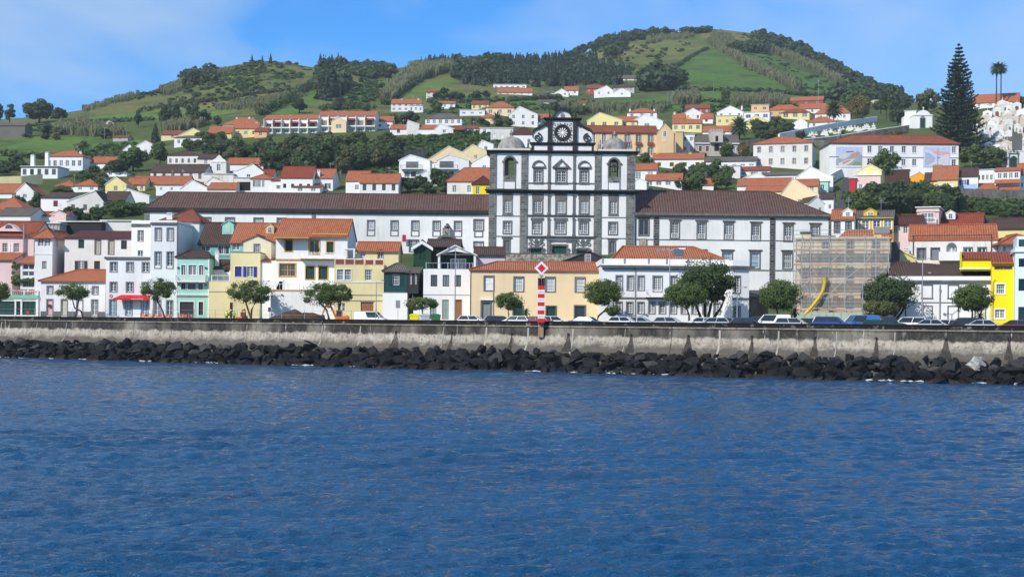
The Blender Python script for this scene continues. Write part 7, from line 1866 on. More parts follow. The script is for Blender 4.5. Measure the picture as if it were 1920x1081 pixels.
mass("conifer_wood","dark conifer plantation on the saddle between the two hills",[([(872,164),(866,138),(880,122),(940,115),(1010,112),(1060,112),(1110,112),(1160,130),(1190,145),(1170,160),(1060,164),(1000,165)],420,6.5,10,1.0),([(880,120),(1000,113),(1120,112),(1120,118),(900,126)],60,7,10,.95)],small_con,LEAF_CONIF,1)
mass("ridge_wood","dark broadleaf wood along the ridges of both hills",[([(1058,106),(1100,90),(1140,76),(1180,68),(1240,62),(1300,60),(1340,57),(1335,62),(1240,70),(1150,84),(1100,100)],110,4,7,1.3),([(1415,66),(1470,76),(1520,100),(1580,130),(1640,165),(1690,190),(1640,190),(1600,165),(1540,130),(1480,100),(1420,78)],260,4.5,8,1.3),
 ([(1560,190),(1600,170),(1690,188),(1700,200),(1600,200)],70,7,11,1.2),([(1200,170),(1205,150),(1230,142),(1262,148),(1278,166),(1240,172)],60,8,12,1.2),([(640,132),(700,128),(740,134),(735,150),(690,148),(650,142)],80,5,8,1.3),([(860,128),(930,120),(940,135),(880,150),(850,150)],60,8,12,1.1),
 ([(345,165),(345,150),(400,140),(400,158)],30,6,9,1.2),([(1370,100),(1385,88),(1440,92),(1450,100)],30,6,9,1.2),([(1135,100),(1160,90),(1180,96),(1150,108)],8,6,9,1.2),
 ([(600,150),(640,130),(650,160),(640,185),(600,180)],26,8,12,1.1)],small_rnd,LEAF_DARK,2)
mass("ridge_pines","scattered pine tops on the crest of the left hill",[([(430,124),(480,113),(540,118),(545,121),(430,128)],3,5,8,.8),([(780,126),(800,122),(850,120),(862,126),(800,130)],40,7,11,.8),([(600,128),(640,126),(640,140),(605,140)],14,8,12,.8),([(920,114),(960,112),(960,120),(920,120)],16,7,10,.8),([(1140,78),(1180,70),(1200,72),(1150,82)],10,6,9,.8),([(360,144),(372,138),(376,142),(362,148)],3,5,8,.8)],small_con,LEAF_CONIF,3)
mass("reeds","tawny giant reed belts crossing the hills",[([(715,195),(740,160),(775,130),(860,122),(865,130),(790,148),(760,165),(735,195)],700,5,8,.8),([(300,170),(380,142),(430,130),(440,136),(380,152),(310,180)],260,2.5,4.5,.9),([(1345,96),(1352,92),(1400,116),(1450,140),(1500,166),(1505,174),(1490,172),(1440,146),(1390,122)],330,4,6.5,.8),([(1418,84),(1428,84),(1500,112),(1560,140),(1612,172),(1606,176),(1550,146),(1490,118)],260,4,6,.8),
 ([(1320,80),(1340,62),(1370,66),(1380,84),(1350,96)],180,3,5,.8),([(1212,72),(1300,66),(1300,72),(1215,82)],90,3,5,.9),([(1260,196),(1265,184),(1310,182),(1312,196)],120,4,6,.8),([(1370,200),(1372,186),(1470,186),(1480,200)],200,3.5,5.5,.8),([(470,205),(400,206),(420,196),(560,176),(570,184)],200,2,3.5,1.0),([(105,250),(110,238),(150,232),(200,240),(235,246),(235,258),(150,256)],260,3,5,.8),([(300,246),(330,232),(375,228),(380,240),(330,250)],160,3.5,5.5,.8),([(150,206),(260,176),(262,182),(160,212)],120,2.5,4,.9),([(1040,206),(1060,200),(1250,204),(1250,212),(1050,214)],160,3,5,.8)],tufts,CANE,4,cat='reeds')
mass("scrub","low green scrub and bramble spread over the hillsides",[([(340,168),(400,150),(430,126),(480,115),(545,119),(585,130),(560,150),(470,158)],300,1.4,3.0,1.9),([(170,206),(300,165),(400,132),(480,116),(480,122),(390,145),(300,180)],110,1.2,2.6,1.9),([(1380,70),(1400,62),(1440,75),(1500,104),(1480,108)],90,1.6,3.2,1.6),([(300,205),(340,170),(480,150),(560,150),(590,180),(480,200)],240,1.2,2.6,2.0),([(650,200),(660,150),(720,150),(715,190)],130,1.5,3,1.8),([(1090,130),(1120,96),(1230,80),(1300,80),(1250,120),(1190,140)],110,1.2,2.8,1.9),([(1380,110),(1420,96),(1520,140),(1600,175),(1500,168)],130,1.2,2.6,1.9),([(740,262),(925,246),(938,284),(760,302)],420,1.4,2.4,1.5),([(680,330),(690,312),(755,304),(755,332)],60,1,1.8,1.8),([(800,215),(860,190),(1000,184),(1120,190),(1110,215),(960,210)],150,1.2,2.6,1.8),([(140,300),(150,270),(290,268),(300,300),(200,310)],170,1.4,2.8,1.8),([(1270,212),(1290,190),(1500,186),(1540,205),(1400,210)],150,1.2,2.6,1.8),
 ([(0,250),(0,236),(130,232),(130,244)],50,1.2,2.2,2),([(1560,262),(1700,244),(1700,250),(1600,268)],60,.8,1.6,1.8),([(1790,392),(1800,368),(1930,372),(1930,400)],90,.8,1.8,2.0)],small_bush,LEAF_BUSH,5,cat='scrub')
def hedge(label,pts,h,w,mat=LEAF_DARK,seed=1):
 r = np.random.default_rng(seed); cl = []
 ps = [G(a,b) for a,b in pts]
 for a,b in zip(ps,ps[1:]):
  n = max(2,int((b - a).length / (w * .8)))
  for i in range(n):
   p = a.lerp(b,i / n); z = gz(p.x,p.y); cl.append((p.x + r.normal() * w * .25,p.y + r.normal() * w * .25,z + h * (.35 + .3 * r.random()),w * (.55 + .4 * r.random())))
 V,Q = leafcloud(cl,len(cl) * 26,w * .42,seed,squash=h / w * .8 if h < w * 1.5 else 1.2)
 tag(ob('hedge',np_mesh('hedge',V,Q,mat)),label,'hedge','field hedges on the hills')
hedge("dark hedge along the bright green strip up the left hill",[(488,216),(530,196),(575,168),(600,148),(606,136)],3.2,3.0,seed=31)
hedge("dark hedge at the foot of the reed slope beside the meadow",[(725,196),(745,178),(770,160),(790,152)],3.0,2.6,seed=32)
hedge("thin dark hedge climbing beside the big field",[(1256,134),(1280,118),(1305,102),(1326,92)],2.0,1.8,seed=33)
hedge("dark hedge along the foot of the big field",[(1270,170),(1330,171),(1400,173),(1480,178),(1560,184)],2.4,2.4,seed=34)
hedge("curving brown-green hedge across the left hill",[(270,208),(330,196),(400,188),(470,178),(560,170)],2.0,2.2,LEAF_OLIVE,35)
hedge("dark hedge along the lower edge of the left pasture",[(120,232),(190,230),(290,226)],2.2,2.2,seed=36)
hedge("hedge below the bright left pasture",[(0,292),(80,298),(160,298),(240,292)],2.2,2.2,seed=37)
hedge("dark hedge below the hill meadow houses",[(800,192),(860,194),(960,192),(1050,186)],2.4,2.4,seed=38)
hedge("hedge on the right skyline behind the cemetery",[(1850,201),(1880,200),(1925,198)],2.6,2.4,seed=39)
hedge("hedge under the meadow left of the brick red house",[(1120,204),(1200,200),(1260,202)],2.4,2.4,seed=40)
hedge("hedge on the retaining wall below the grove",[(635,320),(690,306),(750,296),(830,288)],2.0,2.2,LEAF_BUSH,41)
hedge("dark upper hedge of the left hill crest field",[(700,205),(640,206),(600,205)],2.4,2.4,seed=42)
def palm_crown(n,R,seed,droop=1.0,mat=LEAF_DARK,leaf=.2):
 r = random.Random(seed); mb = MB()
 for i in range(n):
  a = i * 2.39996 + r.uniform(-.2,.2); e = math.radians(lerp(80,-35,(i + .5) / n)) ; L = R * r.uniform(.85,1.1); pts = []
  p = Vector((0,0,0)); d = Vector((math.cos(a) * math.cos(e),math.sin(a) * math.cos(e),math.sin(e)))
  for k in range(9):
   pts.append(p.copy()); p += d * L / 8; d = (d + Vector((0,0,-.13 * droop))).normalized()
  side = Vector((-math.sin(a),math.cos(a),0))
  for k in range(1,9):
   w = R * leaf * math.sin(math.pi * (k + .6) / 9.8); q0,q1 = pts[k - 1],pts[k]
   for s in (-1,1):
    tip = (q0 + q1) / 2 + side * s * w + (q1 - q0) * .9 - Vector((0,0,w * .35))
    mb.poly((q0,q1,tip)); mid = q0.lerp(q1,.5); tip2 = tip + (q1 - q0) * .5 - Vector((0,0,w * .1)); mb.poly((mid,q1 + (q1 - q0) * .2,tip2))
  mb.tube(pts[::2],.012 * R,3,cap=False)
 return mb.mesh('crown',mat)
def palm(px,pyb,pyc,rpx,label,seed,n=46,tr=.25,mat=LEAF_DARK,droop=1.0,Y=None,bend=0.0):
 Y = Y or Ylook(px,pyb) or 600; p = P(px,pyb,Y); p.z = min(p.z,ground(px,Y)); H = EYE + ab(px,pyc)[1] * Y / F - p.z; R = rpx * Y / F
 o = tag(ob('palm_tree',None,None,p),label,'palm','palms'); mb = MB(); mb.tube([(0,0,-.4),(bend * .3,0,H * .4),(bend,0,H)],[tr * 1.25,tr,tr * .85],8); ob('trunk',mb.mesh('trunk',BARK),o)
 ob('crown',palm_crown(n,R,seed,droop,mat),o,(bend,0,H))
palm(1563,232,206,19,"large feathery date palm left of the cemetery",1,70); palm(1386,262,238,21,"broad date palm right of the castellated villa",2,64); palm(1662,222,190,18,"date palm in front of the dark cemetery trees",3,60)
palm(1610,232,214,12,"small grey palm above the cemetery wall",4,40,mat=LEAF_OLIVE); palm(932,236,222,13,"short date palm left of the white balcony gable",5,44); palm(887,240,228,10,"slim palm above the vegetable plot",6,30)
palm(1868,206,128,15,"tall slender fan palm on the right skyline",7,60,.28,droop=1.6); palm(1876.5,206,128,14,"second tall slender palm beside the first on the right skyline",8,56,.28,droop=1.6)
palm(1580,262,250,9,"little palm on the cemetery lawn",9,30); palm(1505,262,250,8,"low palm beside the cemetery graves",10,28,mat=LEAF_OLIVE); palm(127,308,300,8,"small palm in front of the hipped white villa",11,26,.12); palm(1010,236,222,9,"small palm behind the left volute",12,28,.12)
palm(1215,318,306,0.1,"x",99,1) if False else None
def norfolk(px,pyb,pyt,wpx):
 Y = Ylook(px,pyb) or 560; p = P(px,pyb,Y); p.z = min(p.z,ground(px,Y)); H = EYE + ab(px,pyt)[1] * Y / F - p.z; R = wpx / 2 * Y / F
 o = tag(ob('norfolk_pine',None,None,p),"very tall dark tiered pine rising above the cemetery",'pine tree','single trees about the town')
 mb = MB(); mb.tube([(0,0,-.5),(0,0,H * .6),(0,0,H)],[.5,.28,.05],8); ob('trunk',mb.mesh('trunk',BARK),o)
 r = np.random.default_rng(9); C,N = [],[]
 nt = 27
 for k in range(nt):
  t = (k / (nt - 1)) ** .92; z = H * (.05 + .94 * t); L = R * (1 - t) ** .78 * (.92 + .2 * r.random()) + .35; nb = 11 if t < .8 else 7
  for b in range(nb):
   a = 6.283 * b / nb + k * .7 + r.normal() * .12; Lb = L * (.78 + .35 * r.random()); m = int(16 + Lb * 14)
   u = r.random(m) ** .7; rad = u * Lb; drop = -.10 * Lb * np.sin(u * 2.4) + .16 * Lb * u ** 3
   side = r.normal(size=m) * .16 * Lb * (.35 + u * .65) * .8
   C.append(np.stack([np.cos(a) * rad - np.sin(a) * side,np.sin(a) * rad + np.cos(a) * side,z + drop + r.normal(size=m) * .10],1)); N.append(r.normal(size=(m,3)) * .6 + np.array([0,0,1.0]))
 V,Q = quads_from(np.concatenate(C),np.concatenate(N),.42,r,1.5)
 ob('crown',np_mesh('crown',V,Q,LEAF_CONIF),o)
norfolk(1796,288,82,96)
def street_tree(label,bx,crown,n=4200,leaf=.2,mat=LEAF_OLIVE,stems=None,dY=-9.0,seed=1,nc=26,cr=(.45,.8),flat=.8,rows=None,tr=.16,fill=.25):
 x0,x1,y0,y1 = crown; Y = YF(bx) + dY; k = Y / F; r = random.Random(seed)
 base = P(bx,590,Y); base.z = STREET
 def loc(px,py): q = P(px,py,Y); return Vector((q.x - base.x,0,q.z - base.z))
 o = tag(ob('street_tree',None,None,base),label,'tree','street trees along the sea front')
 n,leaf,nc = int(n * 2.3),leaf * .62,int(nc * 1.3); c0,c1 = loc(x0,y1),loc(x1,y0); cx,cz,rx,rz = (c0.x + c1.x) / 2,(c0.z + c1.z) / 2,(c1.x - c0.x) / 2,(c1.z - c0.z) / 2
 cl = []
 while len(cl) < nc:
  v = Vector((r.uniform(-1,1),r.uniform(-1,1),r.uniform(-1,1)))
  if .3 < v.length < 1: cr_ = r.uniform(*cr); cl.append((cx + v.x * (rx - cr_ * .5),v.y * (rx * .85 - cr_ * .5),cz + v.z * (rz - cr_ * flat * .5),cr_))
 r2 = np.random.default_rng(seed); m_ = n // 4; d_ = r2.normal(size=(m_,3)); d_ /= np.linalg.norm(d_,axis=1,keepdims=True); C_ = np.array([cx,0,cz]) + d_ * (np.array([rx,rx * .85,rz]) * (.45 + .62 * r2.random((m_,1)) ** .6))
 V,Q = np_cat([leafcloud(cl,n,leaf,seed,flat,fill),quads_from(C_,d_ + r2.normal(size=(m_,3)) * .5,leaf,r2)]); ob('crown',np_mesh('crown',V,Q,mat),o)
 mb = MB()
 for st in (stems or [[(bx,600),(lerp(bx,(x0 + x1) / 2,.5),(y1 + 600) / 2),((x0 + x1) / 2,lerp(y1,y0,.25))]]):
  pts = [loc(*q) for q in st]; pts[0].z = -.1; mb.tube(pts,[tr * (1 - .6 * i / max(1,len(pts) - 1)) for i in range(len(pts))],7)
  tip = pts[-1]
  for c in r.sample(cl,min(9,len(cl))):
   e = Vector(c[:3]); m = (tip + e) / 2 + Vector((0,0,-.15)); mb.tube([pts[-2].lerp(tip,r.uniform(.5,1.0)),m,e],[tr * .38,tr * .26,.02],5)
 ob('trunk',mb.mesh('trunk',BARK),o)
DK = LEAF_DARK
street_tree("street tree cut by the left edge",-4,(-22,20,528,563),2600,.2,LEAF,seed=1)
street_tree("windswept thin street tree before the low white shop",157,(105,172,529,562),2400,.19,LEAF,[[(158,600),(152,583),(140,577),(137,566),(135,556)],[(140,577),(147,566),(150,552)]],seed=2,nc=20,cr=(.35,.65))
street_tree("street tree before the red awning",312,(262,330,521,562),2600,.19,LEAF,[[(312,600),(304,580),(296,566),(294,550)]],seed=3,nc=20,cr=(.35,.7))
street_tree("forked street tree before the pale yellow tower house",470,(425,516,524,570),3600,.2,LEAF,[[(470,602),(472,580),(478,568),(488,552)],[(474,572),(460,564),(455,550)]],seed=4,nc=26,cr=(.4,.7))
street_tree("two-trunked street tree beside the orange excavator",625,(562,660,527,576),4000,.2,LEAF,[[(620,600),(612,580),(600,568),(594,552)],[(634,600),(636,578),(640,560)]],seed=5,nc=28,cr=(.4,.72))
street_tree("small flat-topped street tree beside the yellow bin",788,(757,822,556,581),2200,.17,LEAF,[[(788,602),(792,588),(790,574)]],seed=6,nc=20,cr=(.3,.55),tr=.1)
street_tree("small umbrella-shaped street tree before the cream building",953,(927,983,548,581),2400,.17,LEAF,[[(953,606),(954,588),(951,574)]],seed=7,nc=18,cr=(.35,.6),tr=.1)
street_tree("leaning street tree at the corner of the cream building",1118,(1093,1169,523,572),4200,.19,LEAF,[[(1117,606),(1122,592),(1134,582),(1142,572),(1138,555)]],seed=8,nc=34,cr=(.4,.7))
street_tree("shrubby tree below the leaning street tree",1152,(1134,1166,571,592),1100,.17,LEAF_BUSH,seed=9,nc=10,cr=(.3,.5),tr=.08)
street_tree("big dark many-stemmed tree with bunched foliage before the white building",1325,(1268,1380,483,572),6200,.24,DK,[[(1318,606),(1312,590),(1306,575),(1300,556)],[(1322,606),(1330,585),(1336,560),(1326,528)],[(1328,606),(1342,590),(1352,576),(1360,556)],[(1322,600),(1322,570),(1312,530),(1318,505)]],seed=10,nc=30,cr=(.55,.85),dY=-6,tr=.22,fill=.45)
street_tree("round olive street tree in front of the big bunched tree",1292,(1245,1328,530,578),4600,.19,LEAF,[[(1292,608),(1292,590),(1286,574)]],seed=11,nc=36,cr=(.4,.7),dY=-10)
street_tree("dense round street tree left of the scaffolding",1457,(1422,1506,525,582),5600,.2,LEAF,[[(1458,610),(1458,590),(1456,572)]],seed=12,nc=40,cr=(.45,.75))
street_tree("large dark leaning tree right of the yellow chute",1662,(1618,1722,514,582),6200,.22,DK,[[(1662,610),(1676,594),(1688,578),(1690,556)],[(1664,610),(1690,586),(1700,570)]],seed=13,nc=40,cr=(.5,.8),dY=-5,tr=.2)
street_tree("light green low tree in front of the large leaning tree",1645,(1617,1684,563,592),2600,.19,LEAF_OLIVE,[[(1642,610),(1642,596),(1648,582)]],seed=14,nc=24,cr=(.35,.55),dY=-9,tr=.08)
street_tree("umbrella-shaped street tree before the bright yellow house",1822,(1785,1863,534,583),5200,.2,LEAF,[[(1822,614),(1823,596),(1823,576)]],seed=15,nc=38,cr=(.42,.7))
def small_palm(px,py,label,seed,r=9):
 Y = YF(px) - 8; b = P(px,py + 14,Y); b.z = STREET; o = tag(ob('palm_tree',None,None,b),label,'palm','palms'); k = Y / F; H = P(px,py,Y).z - STREET
 mb = MB(); mb.tube([(0,0,-.1),(0,0,H)],[.16,.12],7); ob('trunk',mb.mesh('trunk',BARK),o); ob('crown',palm_crown(26,r * k * 1.25,seed,1.2),o,(0,0,H))
small_palm(986,586,"little street palm beside the umbrella-shaped tree",1); small_palm(1490,584,"little street palm beside the dense round tree",2); small_palm(1837,592,"little street palm by the umbrella tree at the right",3,11)
Yv = YF(30) - .5; r_ = random.Random(5); clv = []
for i in range(26): q = P(r_.uniform(24,42),r_.uniform(490,535),Yv + 3.2); clv.append((q.x,q.y,q.z,.3))
for i in range(20): q = P(r_.uniform(24,64),r_.uniform(523,528),Yv + 2.6); clv.append((q.x,q.y,q.z,.3))
tag(ob('vine',np_mesh('vine',*leafcloud(clv,1500,.2,3),LEAF)),"climbing vine draped over the terrace room above the green shop",'vine')
# STREET FURNITURE, VEHICLES, WORKS, CEMETERY
def on_wall(px,q=0.0):
 y = YW(px); t = (Vector(((px - 960) * y / F,y)) - WA).dot(WD); return wp(t,q,0),t
def make_beacon():
 p,t = on_wall(1020,.75); k = p.y / F
 z = lambda py: EYE + ab(1020,py)[1] * k
 o = thing('beacon',"red and white striped harbour beacon with a red diamond topmark on the sea wall",'beacon',(p.x,p.y,0))
 w = 6.2 * k; edges = np.linspace(535.5,604.5,10)
 for i in range(9):
  q = MB(); q.box(-w,w,-w,w,z(edges[i + 1]),z(edges[i])); s = ob('stripe',q.mesh('stripe',paint('beacon_red',(.62,.02,.03)) if i % 2 == 0 else P_WHITE),o)
  if i % 2:
   q = MB(); zc = (z(edges[i]) + z(edges[i + 1])) / 2; q.box(-w * .8,w * .8,-w - .02,-w,zc - .02,zc + .02); ob('ladder_rung',q.mesh('ladder_rung',P_GREY),s)
 q = MB(); q.box(-w * 1.02,-w * .45,-w,w,z(535.3),z(521)); q.box(w * .45,w * 1.02,-w,w,z(535.3),z(521)); q.box(-w * .45,w * .45,w * .1,w,z(535.3),z(521)); ob('lantern_box',q.mesh('lantern_box',paint('maroon_housing',(.07,.02,.025))),o)
 q = MB(); q.tube([(0,-w * .3,z(535.4)),(0,-w * .3,z(516))],.07,8); q.box(-.22,.22,-w * .3 - .15,-w * .3 + .15,z(519),z(515)); ob('mast',q.mesh('mast',STEEL),o)
 c = z(502.5); r = 13.2 * k
 q = MB(); q.prism([(0,c - r),(r,c),(0,c + r),(-r,c)],-w * .3 - .06,-w * .3 + .04); d = ob('diamond',q.mesh('diamond',P_WHITE),o)
 r *= .6; q = MB(); q.prism([(0,c - r),(r,c),(0,c + r),(-r,c)],-w * .3 - .085,-w * .3 - .062); ob('red_diamond',q.mesh('red_diamond',paint('beacon_red',(.62,.02,.03))),d)
 kr = Mat('rust_stained_steel',(.30,.10,.03),.9)
 n = kr.noise(kr.pos((3,3,.4)),1,5,.7); kr.color(kr.mix(kr.ramp(n,[(.35,0.0),(.65,1.0)]),(.36,.19,.09),(.30,.26,.20)))
 q = MB(); q.box(-w * .8,w * .8,.12,.5,z(632),z(604.6)); ob('rusty_footing',q.mesh('rusty_footing',kr.m),o)
make_beacon()
def lamp(px,pyt,label,dY=-7.0,double=False,r=.07):
 Y = YF(px) + dY; b = P(px,600,Y); b.z = STREET; H = P(px,pyt,Y).z - STREET; o = thing('street_lamp',label,'street lamp',b,0,'street lamps')
 q = MB(); q.tube([(0,0,-.1),(0,0,H)],[r * 1.3,r * .7],8); q.tube([(0,0,0),(0,0,.9)],r * 1.8,8); ob('pole',q.mesh('pole',STEEL),o)
 for s in ((-1,1) if double else (1,)):
  q = MB(); q.tube([(0,0,H - .15),(s * .5,0,H + .1),(s * .8,0,H + .12)],.04,6); ob('arm',q.mesh('arm',STEEL),o)
  q = MB(); q.lathe([(.02,.1),(.16,.07),(.2,0),(.12,-.05),(.02,-.06)],10,(s * .95,0,H + .1)); ob('lamp_head',q.mesh('lamp_head',P_GREY),o)
for px,y,lab,d in ((853,467,"double-armed street lamp before the modern white house",True),(490,528,"slim street lamp right of the forked street tree",False),(705,527,"slim lamp pole before the pale yellow terraced house",False),(1150,528,"slim lamp pole before the leaning street tree",False),(1255,468,"tall lamp pole in front of the balustraded white building",False),(1382,540,"lamp pole at the bluish flank",False),(1617,530,"lamp pole right of the scaffolding",False),(1729,486,"tall lamp pole before the blind windowed building",True),(287,540,"slim lamp pole beside the red awning",False)):
 lamp(px,y,lab,double=d)
def sign(px,py,label,m,shape,size=.6):
 Y = YF(px) - 9; b = P(px,600,Y); b.z = STREET; H = P(px,py,Y).z - STREET; o = thing('road_sign',label,'road sign',b)
 q = MB(); q.tube([(0,0,-.1),(0,0,H + .2)],.035,6); ob('post',q.mesh('post',STEEL),o)
 q = MB()
 if shape == 'round': ring(q,0,H,.0001,size / 2,-.06,-.04,n=20)
 else: q.box(-size * .35,size * .35,-.06,-.04,H - size * .6,H + size * .6)
 ob('sign_plate',q.mesh('sign_plate',m),o)
sign(746,570,"grey rectangular sign on a post before the blank white wall",P_GREY,'rect',.85); sign(786,577,"round blue sign half hidden by the small flat-topped tree",paint('sign_blue',(.03,.07,.38)),'round',.55); sign(505,580,"small dark sign beside the soil mound",P_DARK,'rect',.5); sign(52,585,"small red and yellow sign before the green shop",P_RED,'round',.5)
def bin_(px,label,m,lid=None):
 Y = YF(px) - 10; b = P(px,600,Y); b.z = STREET - .0; o = thing('wheeled_bin',label,'bin',b,0,'bins by the small flat-topped tree')
 q = MB(); q.prism([(-.50,.12),(.50,.12),(.62,1.15),(-.62,1.15)],-.5,.5); ob('body',q.mesh('body',m),o)
 q = MB(); q.prism([(-.68,1.16),(.68,1.16),(.62,1.34),(.3,1.46),(-.3,1.46),(-.62,1.34)],-.56,.56); ob('lid',q.mesh('lid',lid or m),o)
 for sx in (-1,1):
  q = MB(); q.tube([(sx * .42,-.42,.09),(sx * .42,-.34,.09)],.09,8); ob('wheel',q.mesh('wheel',P_DARK),o)
bin_(777,"bright yellow recycling bin beside the small flat-topped tree",paint('bin_yellow',(.85,.72,.01))); bin_(797,"pale grey bin between the yellow and the green ones",paint('bin_grey',(.42,.47,.52))); bin_(817,"green bin beside the modern white house",paint('bin_green',(.03,.16,.05)))
def fence():
 o = thing('temporary_fence',"light wire fence on thin posts behind the sea wall at the left",'fence',wp(0,-3.6,STREET),WROT)
 for i in range(19):
  q = MB(); q.tube([(0,0,0),(0,0,1.75)],.03,5); ob('post',q.mesh('post',STEEL),o,(-4 + i * 3.4,0,0))
 for z in (.5,1.1,1.65): q = MB(); q.tube([(-4,0,z),(57.5,0,z)],.012,4); ob('wire',q.mesh('wire',STEEL),o)
fence()
TYRE,RIM = paint('tyre_rubber',(.02,.02,.02),.9),paint('wheel_alloy',(.45,.45,.46),.35,.5,.7)
CARGLASS = Mat('car_glass',(.02,.028,.032),.05,.6).m
def car_paint(name,c):
 if name not in _mats:
  k = Mat('car_paint_' + name,c,.28,.5); k.b.inputs['Coat Weight'].default_value = .6; k.b.inputs['Coat Roughness'].default_value = .08; _mats[name] = k.m
 return _mats[name]
KINDS_ = {  # length,width,height,belt,cabin base rear/front,roof rear/front (x),hood height,boot height
 'hatch': (3.95,1.72,1.46,.96,-1.90,1.05,-1.45,.25,.86,.92),'sedan': (4.4,1.76,1.44,.95,-1.75,1.15,-.95,.35,.86,.94),'suv': (4.35,1.82,1.66,1.06,-2.08,1.15,-1.75,.40,1.0,1.02),
 'van': (4.3,1.8,1.84,1.08,-2.10,1.45,-2.04,.75,1.0,1.06),'wagon': (4.45,1.76,1.47,.95,-2.12,1.1,-1.80,.3,.86,.93),'truck': (4.9,1.8,1.72,1.05,-.35,1.35,-.15,.75,1.02,.98)}
_cm = {}
def car_meshes(kind,cname,col):
 key = (kind,cname)
 if key in _cm: return _cm[key]
 L,W,H,B,c0,c1,r0,r1,hood,boot = KINDS_[kind]; h = L / 2; w = W / 2; pm = car_paint(cname,col)
 def deck(x):
  if x > c1: return lerp(B,hood - .22 * ((x - c1) / (h - c1)) ** 2.2,min(1,(x - c1) / (h - c1) * 1.6) if x > c1 else 0) - (.10 if x > h - .05 else 0)
  if x < c0: return lerp(B,boot,min(1,(c0 - x) / .3)) - (.12 if x < -h + .05 else 0)
  return B
 mb = MB(); xs = sorted(set([-h,-h + .08,-h + .3,c0,(c0 + r0) / 2,r0,(r0 + r1) / 2,r1,c1,(c1 + h) / 2,h - .35,h - .1,h] + [h * .62 - .36,h * .62 + .36,-h * .62 - .36,-h * .62 + .36]))
 secs = []
 for x in xs:
  e = min(1.0,(h - abs(x)) / .35); ww = w * (.80 + .20 * math.sqrt(max(0,e))); z0 = .22 + (.10 if abs(x) > h - .09 else 0)
  if any(abs(x - c * h * .62) < .30 for c in (-1,1)): z0 = .60
  zd = deck(x); secs.append([(x,-ww * .93,z0),(x,-ww,lerp(z0,zd,.45)),(x,-ww * .985,zd - .10),(x,-ww * .88,zd),(x,ww * .88,zd),(x,ww * .985,zd - .10),(x,ww,lerp(z0,zd,.45)),(x,ww * .93,z0)])
 for a,b in zip(secs,secs[1:]):
  for j in range(7): mb.poly((a[j],b[j],b[j + 1],a[j + 1]))
  mb.poly((a[7],b[7],b[0],a[0]))
 mb.poly(secs[0][::-1]); mb.poly(secs[-1])
 wt = w * .70; wb = w * .87
 top = [(r0,-wt,H - .03),(r1,-wt,H - .02),(r1,wt,H - .02),(r0,wt,H - .03)]
 mb.poly([(r0 - .05,-wt,H - .06),(r1 + .06,-wt,H - .05),(r1 + .06,wt,H - .05),(r0 - .05,wt,H - .06)]); mb.poly([(r0 + .12,-wt * .8,H),(r1 - .1,-wt * .8,H),(r1 - .1,wt * .8,H),(r0 + .12,wt * .8,H)])
 for a,b in zip([0,1,2,3],[1,2,3,0]):
  o4 = [(r0 - .05,-wt,H - .06),(r1 + .06,-wt,H - .05),(r1 + .06,wt,H - .05),(r0 - .05,wt,H - .06)]; i4 = [(r0 + .12,-wt * .8,H),(r1 - .1,-wt * .8,H),(r1 - .1,wt * .8,H),(r0 + .12,wt * .8,H)]; mb.poly((o4[a],o4[b],i4[b],i4[a]))
 for s in (-1,1):   # pillars
  for (xa,xb) in ((c0,r0 - .05),(c1,r1 + .06),(lerp(c0,c1,.5),lerp(r0,r1,.5))): mb.tube([(xa,s * wb,B - .03),(xb,s * wt,H - .05)],.045,5)
  if kind == 'van': mb.poly(((c0,s * (wb + .012),B),(lerp(c0,c1,.52),s * (wb + .012),B),(lerp(r0,r1,.50),s * (wt + .012),H - .06),(r0,s * (wt + .012),H - .06)))
 if kind == 'truck': mb.box(-h + .1,c0 - .1,-w * .95,-w * .88,B - .1,B + .28); mb.box(-h + .1,c0 - .1,w * .88,w * .95,B - .1,B + .28); mb.box(-h + .1,-h + .18,-w * .88,w * .88,B - .1,B + .28)
 body = mb.mesh('body',pm)
 def g(*pts): q = MB(); q.poly(pts); return q.mesh('glass',CARGLASS)
 gl = [('windscreen',g((c1,-wb,B),(c1,wb,B),(r1 + .05,wt,H - .06),(r1 + .05,-wt,H - .06))),('rear_window',g((c0,wb,B),(c0,-wb,B),(r0 - .04,-wt,H - .07),(r0 - .04,wt,H - .07)))]
 for s in (-1,1): gl.append(('side_window',g((c0,s * wb,B),(c1,s * wb,B),(r1 + .05,s * wt,H - .06),(r0 - .04,s * wt,H - .06))))
 def wheel(): q = MB(); q.tube([(0,-.1,0),(0,.1,0)],.31,16); return q.mesh('tyre',TYRE)
 def rim(): q = MB(); q.tube([(0,-.11,0),(0,.11,0)],.19,12); return q.mesh('rim',RIM)
 q = MB(); q.box(-.05,.05,-.17,.17,-.07,.07); hl = q.mesh('headlight',paint('lamp_clear',(.7,.72,.72),.2,.6)); q = MB(); q.box(-.04,.04,-.13,.13,-.10,.10); tl = q.mesh('tail_light',paint('lamp_red',(.5,.01,.01),.3,.5))
 q = MB(); q.box(-.07,.07,-.10,.10,-.06,.06); mi = q.mesh('mirror',pm)
 _cm[key] = (body,gl,wheel(),rim(),hl,tl,mi); return _cm[key]
